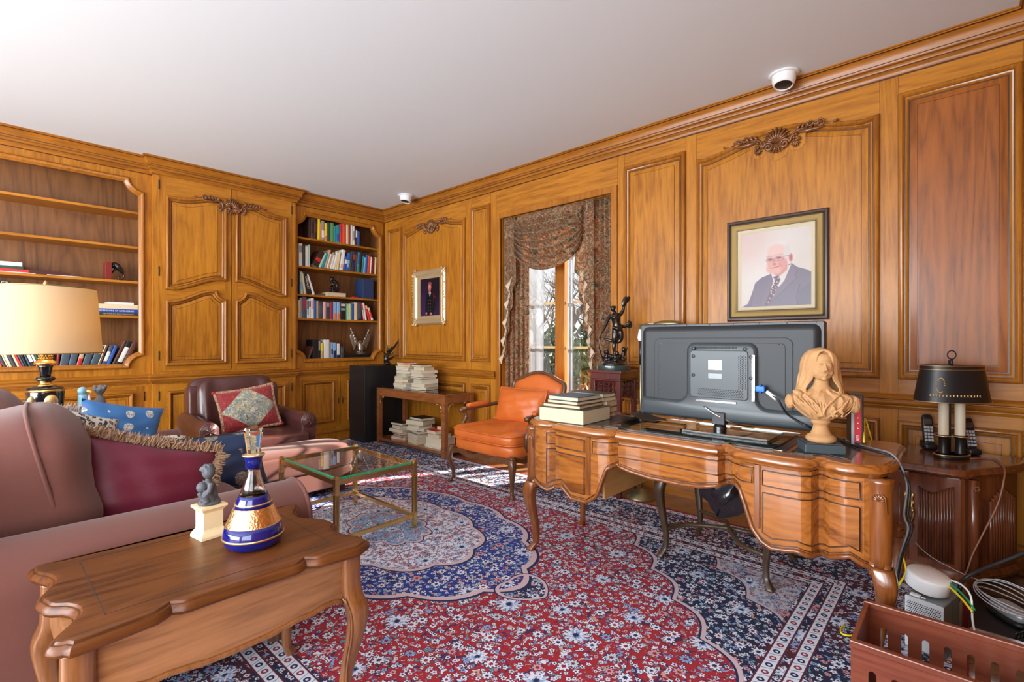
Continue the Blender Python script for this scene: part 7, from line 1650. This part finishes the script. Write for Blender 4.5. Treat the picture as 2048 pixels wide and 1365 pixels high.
for k in range(300):
    x = lerp(-1.54, 1.54, k/299); q.tube([(x, 2.742, .006), (x + rnd.uniform(-.008, .008), 2.78, .003)], .0025, 4)
part('fringe', q, 'paper', o)['kind'] = 'stuff'

# ================================================================== CURTAINS
m, g, v = floral('curtain_floral', (0.30, 0.13, 0.05), (0.065, 0.09, 0.06), (0.50, 0.36, 0.22), 13, .8, .1, extra=(0.22, 0.035, 0.02))
nt = m.node_tree; trn = nt.nodes.new('ShaderNodeBsdfTranslucent'); ms = nt.nodes.new('ShaderNodeMixShader'); ms.inputs[0].default_value = .45
nt.links.new(g.b.inputs['Base Color'].links[0].from_socket, trn.inputs[0]); nt.links.new(g.b.outputs[0], ms.inputs[1]); nt.links.new(trn.outputs[0], ms.inputs[2]); nt.links.new(ms.outputs[0], nt.nodes['Material Output'].inputs[0])
XCt = 3.755
def drape(y0, y1, z0, z1, n, amp, X_=XCt, k=24):
    q = MB(); q.grid(lambda u, v: (X_ + amp*math.sin(2*PI*n*u + .6*math.sin(3*v)) * (0.6 + .4*v), lerp(y0, y1, u) + .012*math.sin(2*PI*n*2*u + 1)*v, lerp(z1, z0, v)), n*k//2, 24); return q
def curtain(label, y0, y1, jy0, jy1, jab, sgn):
    t = thing('curtain', label, 'curtain', (XCt, (y0+y1)/2, .02))
    o = part('drape', drape(y0, y1, .03, 2.46, 5, .028), 'curtain_floral', t, smooth=True, world=True); s_ = o.modifiers.new('s', 'SOLIDIFY'); s_.thickness = .003
    q = MB()                                             # cascading jabot with zigzag hem
    n = 7
    def jf(u, v):
        k = u*n; tri = abs((k % 2) - 1); fr = lerp(jab[0], jab[1], u) - .07*tri*(1 if u < .97 else .3)
        return (XCt - .045 - .018*tri - .02*v*(1-u), lerp(jy0, jy1, u) + .03*sgn*tri*v, lerp(2.46, fr, v))
    q.grid(jf, n*4, 16); o = part('jabot', q, 'curtain_floral', t, smooth=True, world=True); s_ = o.modifiers.new('s', 'SOLIDIFY'); s_.thickness = .004
    q = MB()                                             # turned-back zigzag edge
    z_ = [lerp(jab[0], jab[1], i/9) for i in range(10)]; yy = [lerp(jy0, jy1, .35 + .65*i/9) for i in range(10)]
    for i in range(9):
        w_ = .055; s1 = 1 if i % 2 else -1
        q.add([(XCt - .075, yy[i] + w_*s1*.7, z_[i]), (XCt - .085, yy[i+1] - w_*s1*.7, z_[i+1]), (XCt - .066, yy[i+1] + .02, z_[i+1] - .06), (XCt - .060, yy[i], z_[i] - .05)], [(0, 1, 2, 3)])
    o = part('turned_hem', q, principled('lining', (0.60, 0.46, 0.32), .8) if 'lining' not in MATS else 'lining', t, world=True); s_ = o.modifiers.new('s', 'SOLIDIFY'); s_.thickness = .004
curtain('left patterned curtain with a zigzag cascade, behind the orange armchair', 3.53, 3.20, 3.33, 3.50, (1.86, 1.02), -1)
curtain('right patterned curtain with a long zigzag edge, behind the bronze statue', 2.225, 2.475, 2.56, 2.40, (1.90, 1.00), 1)
q = MB(); q.grid(lambda u, v: (XCt - .03 - min(1, v*5)*(.055 + .040*math.sin(v*2*PI*7.5 + .5)*(.35 + .65*(4*u*(1-u))**.4) + .035*(4*u*(1-u))**.5), lerp(3.32, 2.50, u), 2.46 - v*(.33 + .25*(4*u*(1-u))**.55) + .02*math.sin(v*2*PI*7.5)*(4*u*(1-u))**.5), 40, 88)
o = part('swag_valance', q, 'curtain_floral', smooth=True); s_ = o.modifiers.new('s', 'SOLIDIFY'); s_.thickness = .003; top(o, 'draped swag of the same floral fabric hanging at the top of the window', 'valance')
sheer = bpy.data.materials.new('sheer'); sheer.use_nodes = True; nt = sheer.node_tree; nt.nodes.clear(); MATS['sheer'] = sheer
oo = nt.nodes.new('ShaderNodeOutputMaterial'); a_ = nt.nodes.new('ShaderNodeBsdfTransparent'); b_ = nt.nodes.new('ShaderNodeBsdfTranslucent'); d_ = nt.nodes.new('ShaderNodeBsdfDiffuse'); m1_ = nt.nodes.new('ShaderNodeMixShader'); m2_ = nt.nodes.new('ShaderNodeMixShader')
m1_.inputs[0].default_value = .5; m2_.inputs[0].default_value = .68; b_.inputs[0].default_value = (.20, .215, .24, 1); d_.inputs[0].default_value = (.50, .52, .55, 1)
nt.links.new(b_.outputs[0], m1_.inputs[1]); nt.links.new(d_.outputs[0], m1_.inputs[2]); nt.links.new(a_.outputs[0], m2_.inputs[1]); nt.links.new(m1_.outputs[0], m2_.inputs[2]); nt.links.new(m2_.outputs[0], oo.inputs[0])
for (pa, pb, lb) in [(1057, 1088, 'white sheer curtain at the left side of the window'), (1135, 1147, 'narrow white sheer strip just right of the window post')]:
    ya_, yb_ = onX(pa, 600, 3.88).y, onX(pb, 600, 3.88).y
    o = part('sheer_curtain', drape(ya_, yb_, .18, 2.42, 2, .010, 3.88, 16), 'sheer', smooth=True); top(o, lb, 'curtain')

# ================================================================== PICTURES
class Canvas:
    def __init__(s, w_, h_, bg): s.w, s.h = w_, h_; s.y, s.x = np.mgrid[0:h_, 0:w_]; s.x = (s.x + .5)/w_; s.y = (s.y + .5)/h_; s.a = np.ones((h_, w_, 3))*np.array(srgb(*bg))
    def put(s, mask, rgb): s.a = s.a*(1 - mask[..., None]) + np.array(srgb(*rgb))*mask[..., None]
    def ell(s, cx, cy, rx, ry, rgb, soft=.08, al=1, rot=0):
        dx, dy = s.x - cx, s.y - cy; c_, n_ = math.cos(rot), math.sin(rot); r = np.sqrt(((dx*c_ + dy*n_)/rx)**2 + ((-dx*n_ + dy*c_)/ry)**2); s.put(np.clip((1 - r)/soft + .5, 0, 1)*al, rgb)
    def poly(s, P, rgb, al=1):
        m_ = np.zeros_like(s.x, bool); n = len(P)
        for i in range(n):
            (x1, y1), (x2, y2) = P[i], P[(i+1) % n]
            if y1 == y2: continue
            m_ ^= ((y1 > s.y) != (y2 > s.y)) & (s.x < (x2 - x1)*(s.y - y1)/(y2 - y1) + x1)
        s.put(m_*al, rgb)
    def line(s, P, wd, rgb, al=1):
        for (x1, y1), (x2, y2) in zip(P, P[1:]):
            L = max((x2-x1)**2 + (y2-y1)**2, 1e-9); t_ = np.clip(((s.x-x1)*(x2-x1) + (s.y-y1)*(y2-y1))/L, 0, 1); d = np.hypot(s.x - x1 - t_*(x2-x1), s.y - y1 - t_*(y2-y1)); s.put(np.clip((wd - d)/wd*2, 0, 1)*al, rgb)
m = principled('photo_print', (1, 1, 1), .35); g = N(m); at = g.n('ShaderNodeAttribute', attribute_name='Col'); g.put(g.b.inputs['Base Color'], at.outputs[0])
def picture(parent, cv, y0, y1, z0, z1, h):
    """grid of coloured vertices; y0 = left edge seen from the room"""
    me = bpy.data.meshes.new('picture'); nx, ny = cv.w, cv.h
    vs = [placeR(lerp(y0, y1, i/(nx-1)), lerp(z1, z0, j/(ny-1)), h) for j in range(ny) for i in range(nx)]
    inv = XF[parent.name].inverted(); vs = [tuple(inv @ Vector(p)) for p in vs]
    me.from_pydata(vs, [], [(j*nx+i, j*nx+i+1, (j+1)*nx+i+1, (j+1)*nx+i) for j in range(ny-1) for i in range(nx-1)])
    ca = me.color_attributes.new('Col', 'FLOAT_COLOR', 'POINT'); buf = np.ones((ny*nx, 4), np.float32); buf[:, :3] = np.clip(cv.a.reshape(-1, 3), 0, 1)**1.12*.66; ca.data.foreach_set('color', buf.ravel())
    me.materials.append(MATS['photo_print']); o = bpy.data.objects.new('picture', me); col.objects.link(o); o.parent = parent; return o
def frame(label, y0, y1, z0, z1, py0, py1, pz0, pz1, steps, cv, ornate=False):
    t = thing('picture_frame', label, 'picture', (XR - .02, (y0+y1)/2, z0)); lo, hi = min(y0, y1), max(y0, y1)
    ol = rect(lo, hi, z0, z1); H0 = .018
    for (d0, d1, prof, mat_) in steps:
        q = MB(); sweep_frame(q, ol, [(lerp(d0, d1, a), H0 + h) for a, h in prof], placeR); part('frame_moulding', q, mat_, t, smooth='auto', world=True)
    part('backing', MB().prism(rect(lo + .01, hi - .01, z0 + .01, z1 - .01), placeR, .016, .022), 'black_matt', t, world=True)
    picture(t, cv, py0, py1, pz0, pz1, .028)
    return t
cv = Canvas(170, 206, (226, 208, 196)); rs_ = np.random.RandomState(1)
cv.ell(.5, .3, .7, .6, (234, 224, 216), .9); cv.ell(.05, .1, .35, .35, (232, 196, 186), .9, .6); cv.ell(.95, .6, .3, .4, (214, 198, 180), .9, .5)
cv.poly([(0, 1), (0, .975), (.10, .93), (.16, .80), (.21, .66), (.30, .60), (.44, .555), (.72, .445), (.80, .50), (.92, .54), (1, .585), (1, 1)], (112, 88, 112))
cv.poly([(.78, .97), (.84, .78), (1, .68), (1, 1), (.8, 1)], (96, 74, 100)); cv.line([(.83, .72), (.79, .86), (.80, 1)], .012, (80, 58, 84)); cv.line([(.17, .8), (.15, .95)], .012, (86, 64, 92)); cv.poly([(0, .97), (.16, .93), (.15, 1), (0, 1)], (92, 72, 120))
cv.poly([(.44, .555), (.47, .66), (.44, .74), (.50, .70), (.60, .76), (.73, .46), (.66, .47), (.50, .55)], (226, 218, 212)); cv.poly([(.44, .56), (.44, .74), (.34, .98), (.30, .92)], (120, 94, 116)); cv.poly([(.72, .45), (.79, .55), (.76, .60), (.80, .63), (.36, .98), (.52, .76), (.62, .66)], (124, 98, 120)); cv.line([(.79, .55), (.76, .60), (.80, .63), (.36, .98)], .006, (84, 60, 84)); cv.line([(.44, .74), (.34, .98)], .006, (84, 60, 84))
cv.poly([(.47, .60), (.54, .585), (.57, .64), (.54, .70), (.42, .93), (.35, .97), (.44, .76), (.49, .66)], (84, 22, 48))
for (x, y) in [(.49, .63), (.54, .62), (.52, .67), (.48, .70), (.53, .71), (.46, .75), (.50, .77), (.44, .81), (.47, .83), (.42, .87), (.40, .92), (.505, .73), (.44, .78)]: cv.ell(x, y, .011, .009, (228, 170, 190), .4)
cv.ell(.535, .27, .175, .115, (236, 226, 222), .3); cv.poly([(.40, .42), (.66, .40), (.66, .52), (.56, .60), (.48, .57)], (214, 142, 132)); cv.ell(.52, .385, .140, .175, (236, 178, 164), .12); cv.ell(.51, .27, .135, .085, (240, 202, 190), .4); cv.ell(.66, .30, .05, .09, (226, 214, 210), .4); cv.ell(.71, .375, .030, .052, (222, 128, 118), .2); cv.ell(.71, .375, .014, .032, (182, 84, 84), .4)
cv.ell(.60, .46, .07, .09, (222, 138, 128), .6, .7); cv.ell(.43, .47, .06, .07, (230, 160, 146), .6, .5); cv.ell(.475, .505, .10, .055, (234, 176, 160), .4)
for (x, y) in [(.425, .375), (.545, .36)]: cv.ell(x, y, .050, .022, (196, 128, 122), .5, .8); cv.ell(x, y + .003, .030, .010, (104, 60, 70), .5); cv.line([(x - .05, y - .035), (x + .05, y - .040)], .009, (206, 170, 162), .8)
cv.line([(.36, .37), (.38, .405), (.46, .405), (.485, .372), (.50, .40), (.60, .395), (.62, .35), (.70, .345)], .004, (120, 84, 84), .8); cv.line([(.485, .37), (.475, .43)], .010, (206, 128, 120), .8); cv.ell(.487, .440, .030, .018, (216, 120, 114), .5); cv.line([(.43, .487), (.49, .482), (.55, .474)], .006, (160, 70, 80)); cv.line([(.41, .445), (.415, .475)], .005, (196, 118, 112), .8); cv.line([(.56, .43), (.585, .475)], .006, (196, 112, 108), .8)
frame('framed portrait of an elderly man in a suit, hanging above the television', 1.249, .622, 1.340, 2.052, 1.152, .712, 1.425, 1.955,
      [(0, .028, [(0, 0), (0, .012), (.3, .022), (.7, .024), (1, .016)], principled('frame_dark', (0.07, 0.05, 0.045), .35, .3)), (.028, .068, [(0, .014), (.15, .020), (.5, .020), (1, .010)], principled('frame_gold', (0.20, 0.125, 0.035), .5, .6)), (.068, .082, [(0, .010), (.5, .016), (1, .014)], principled('frame_grey', (0.34, 0.28, 0.20), .5, .5)), (.082, .098, [(0, .014), (1, .011)], 'page_edge')], cv)
q = MB(); fr_ = rect(.622, 1.249, 1.340, 2.052); n_ = 0
fp = bpy.data.objects['picture_frame']
for d, s_ in ((.030, .0030), (.073, .0026)):
    a0, a1, b0, b1 = .622 + d, 1.249 - d, 1.34 + d, 2.052 - d
    for k in range(70): 
        y = lerp(a0, a1, k/69); z = lerp(b0, b1, k/69)
        for (yy, zz) in ((y, b0), (y, b1), (a0, z), (a1, z)): q.obox((XR - .041, yy, zz), (.004, s_, s_))
part('beading', q, 'frame_gold', fp, world=True)['kind'] = 'stuff'
cv = Canvas(90, 150, (46, 24, 52)); cv.ell(.3, .8, .7, .5, (78, 44, 96), .9, .8); cv.ell(.8, .2, .5, .4, (34, 18, 38), .9)
cv.poly([(.30, .46), (.40, .39), (.62, .39), (.74, .48), (.80, .70), (.76, .84), (.70, .82), (.68, 1), (.34, 1), (.32, .86), (.26, .84), (.27, .62)], (20, 16, 30)); cv.poly([(.44, .39), (.50, .50), (.57, .385)], (220, 214, 214)); cv.poly([(.49, .41), (.50, .50), (.515, .41)], (20, 18, 30)); cv.ell(.49, .27, .085, .085, (222, 130, 120), .15); cv.ell(.50, .185, .10, .04, (168, 92, 84), .3); cv.ell(.49, .25, .05, .05, (236, 160, 146), .5); cv.poly([(.45, .33), (.54, .33), (.55, .40), (.45, .40)], (206, 120, 112))
for x in (.46, .52): cv.ell(x, .262, .012, .007, (60, 30, 40), .4)
cv.line([(.47, .312), (.52, .312)], .008, (150, 60, 70)); cv.line([(.68, .44), (.76, .52)], .018, (160, 30, 60)); cv.line([(.68, .44), (.70, .62)], .01, (150, 40, 60))
for y in (.58, .66, .74, .82): cv.ell(.42, y, .014, .009, (190, 170, 120), .4); cv.ell(.53, y, .014, .009, (190, 170, 120), .4)
cv.ell(.32, .885, .05, .030, (214, 130, 124), .3); cv.ell(.56, .90, .06, .032, (220, 140, 130), .3)
p0, p1 = onX(841, 560, XR), onX(886, 640, XR)
f2 = frame('small ornate gilt framed portrait of a young cadet in dark uniform, above the book table', 5.0, 4.385, 1.397, 2.052, 4.86, 4.50, 1.475, 1.975,
      [(0, .075, [(0, 0), (0, .020), (.25, .034), (.55, .030), (.8, .014), (.85, .018), (1, .012)], principled('gilt', (0.68, 0.50, 0.28), .4, .6)), (.075, .135, [(0, .012), (1, .008)], 'gilt')], cv)
q = MB(); rnd = random.Random(9)
for (yy, zz) in [(4.42, 1.43), (4.965, 1.43), (4.42, 2.02), (4.965, 2.02)]:
    for k in range(9): q.ell((XR - .05, yy + rnd.uniform(-.04, .04), zz + rnd.uniform(-.04, .04)), (.010, rnd.uniform(.008, .02), rnd.uniform(.008, .02)), 8, 5)
for k in range(14):
    for yy in (4.40, 4.985): q.ell((XR - .05, yy + rnd.uniform(-.006, .01), lerp(1.5, 1.95, k/13)), (.006, .008, .012), 6, 4)
part('carved_corner', q, 'gilt', f2, world=True, smooth=True)

# ================================================================== OUTDOORS
gm = principled('lawn', (0.12, 0.16, 0.03), .95); g = N(gm); g.put(g.b.inputs['Base Color'], g.ramp(g.noise(g.coord('Object'), 2.2, 6, .7), [(.35, (0.09, 0.13, 0.025)), (.5, (0.22, 0.21, 0.06)), (.62, (0.36, 0.28, 0.12))]))
structure(part('ground', MB().box(XR + .36, 60, -30, 45, -.35, -.15), 'lawn')); structure(part('terrace', MB().box(XR + .30, 5.2, 1.5, 4.5, -.15, -.05), principled('stone', (0.42, 0.40, 0.37), .8)))
lm = principled('leaf_green', (0.05, 0.10, 0.02), .6); lm2 = principled('leaf_dark', (0.025, 0.055, 0.02), .6); lm3 = principled('leaf_russet', (0.20, 0.10, 0.03), .7); bark = principled('bark', (0.10, 0.075, 0.06), .9)
def bush(c, r, n, mat_, label, seed):
    rnd = random.Random(seed); t = thing('bush', label, 'bush', c); q = MB(); st = MB()
    for k in range(n):
        a, e = rnd.uniform(0, 2*PI), math.asin(rnd.uniform(-.1, 1)); k_ = rnd.uniform(.6, 1.0)
        p = Vector((r[0]*math.cos(a)*math.cos(e)*k_, r[1]*math.sin(a)*math.cos(e)*k_, r[2]*(math.sin(e)*k_ + .05))); s_ = rnd.uniform(.05, .11); M_ = Euler((rnd.uniform(0, 6), rnd.uniform(0, 6), rnd.uniform(0, 6))).to_matrix()
        q.add([p + M_ @ Vector(v_)*s_ for v_ in ((-1, 0, 0), (0, -.4, .1), (1, 0, 0), (0, .4, .1))], [(0, 1, 2, 3)])
    part('foliage', q, mat_, t)
    for k in range(8): a = k*.8; st.tube([(0, 0, -.05), (r[0]*.4*math.cos(a), r[1]*.4*math.sin(a), r[2]*.6)], [.03, .008], 5)
    part('stem', st, bark, t)
def gp(px, X, z=-.15): p = onX(px, 600, X); return (X, p.y, z)
bush(gp(1095, 9.2), (.90, .48, 1.45), 2000, lm2, 'dark evergreen bush outside, seen through the left side of the window', 1)
bush(gp(1163, 9.2), (.90, .45, 1.30), 1900, lm, 'light green bush outside, seen through the right side of the window', 2)
bush(gp(1122, 11.8), (.85, .62, 2.0), 2400, lm, 'tall green hedge shrub behind the window post', 3)
bush(gp(1170, 7.6), (.45, .45, .50), 900, lm3, 'low russet shrub outside in front of the light green bush', 4)
bush(gp(1186, 12.0), (.90, .60, 1.9), 2000, lm2, 'dark bush outside at the right edge of the window view', 5)
def tree(c, h, seed, label):
    rnd = random.Random(seed); t = thing('bare_tree', label, 'tree', c); q = MB(); tw = MB()
    def br(p, d, L, r, dep):
        pts = [p]
        for k in range(3):
            d = (d + Vector((rnd.uniform(-.28, .28), rnd.uniform(-.28, .28), rnd.uniform(-.1, .14)))).normalized(); pts.append(pts[-1] + d*L/3)
        (q if dep < 3 else tw).tube(pts, [r, r*.85, r*.7, r*.55], 5 if dep < 3 else 3)
        if dep < 6:
            for k in range(3 if dep < 4 else 2): br(pts[rnd.choice([1, 2, 3])] if k else pts[-1], (d + Vector((rnd.uniform(-1, 1), rnd.uniform(-1, 1), rnd.uniform(-.3, .7)))).normalized(), L*rnd.uniform(.6, .8), r*.55, dep + 1)
    br(Vector((0, 0, -.05)), Vector((0, 0, 1)), h*.36, h*.028, 0); part('trunk', q, bark, t); part('twigs', tw, bark, t)
for (px, X, h, sd, lb) in [(1100, 15.5, 5.0, 3, 'bare winter tree outside, left of the window post'), (1152, 19.5, 6.4, 8, 'bare winter tree outside, right of the window post'), (1072, 24.0, 7.6, 5, 'bare winter tree outside, near the left sheer curtain'), (1182, 15.0, 4.8, 12, 'bare winter tree outside, near the right curtain'), (1128, 29.0, 9.0, 15, 'distant bare winter tree outside, behind the window post')]:
    tree(gp(px, X), h, sd, lb)
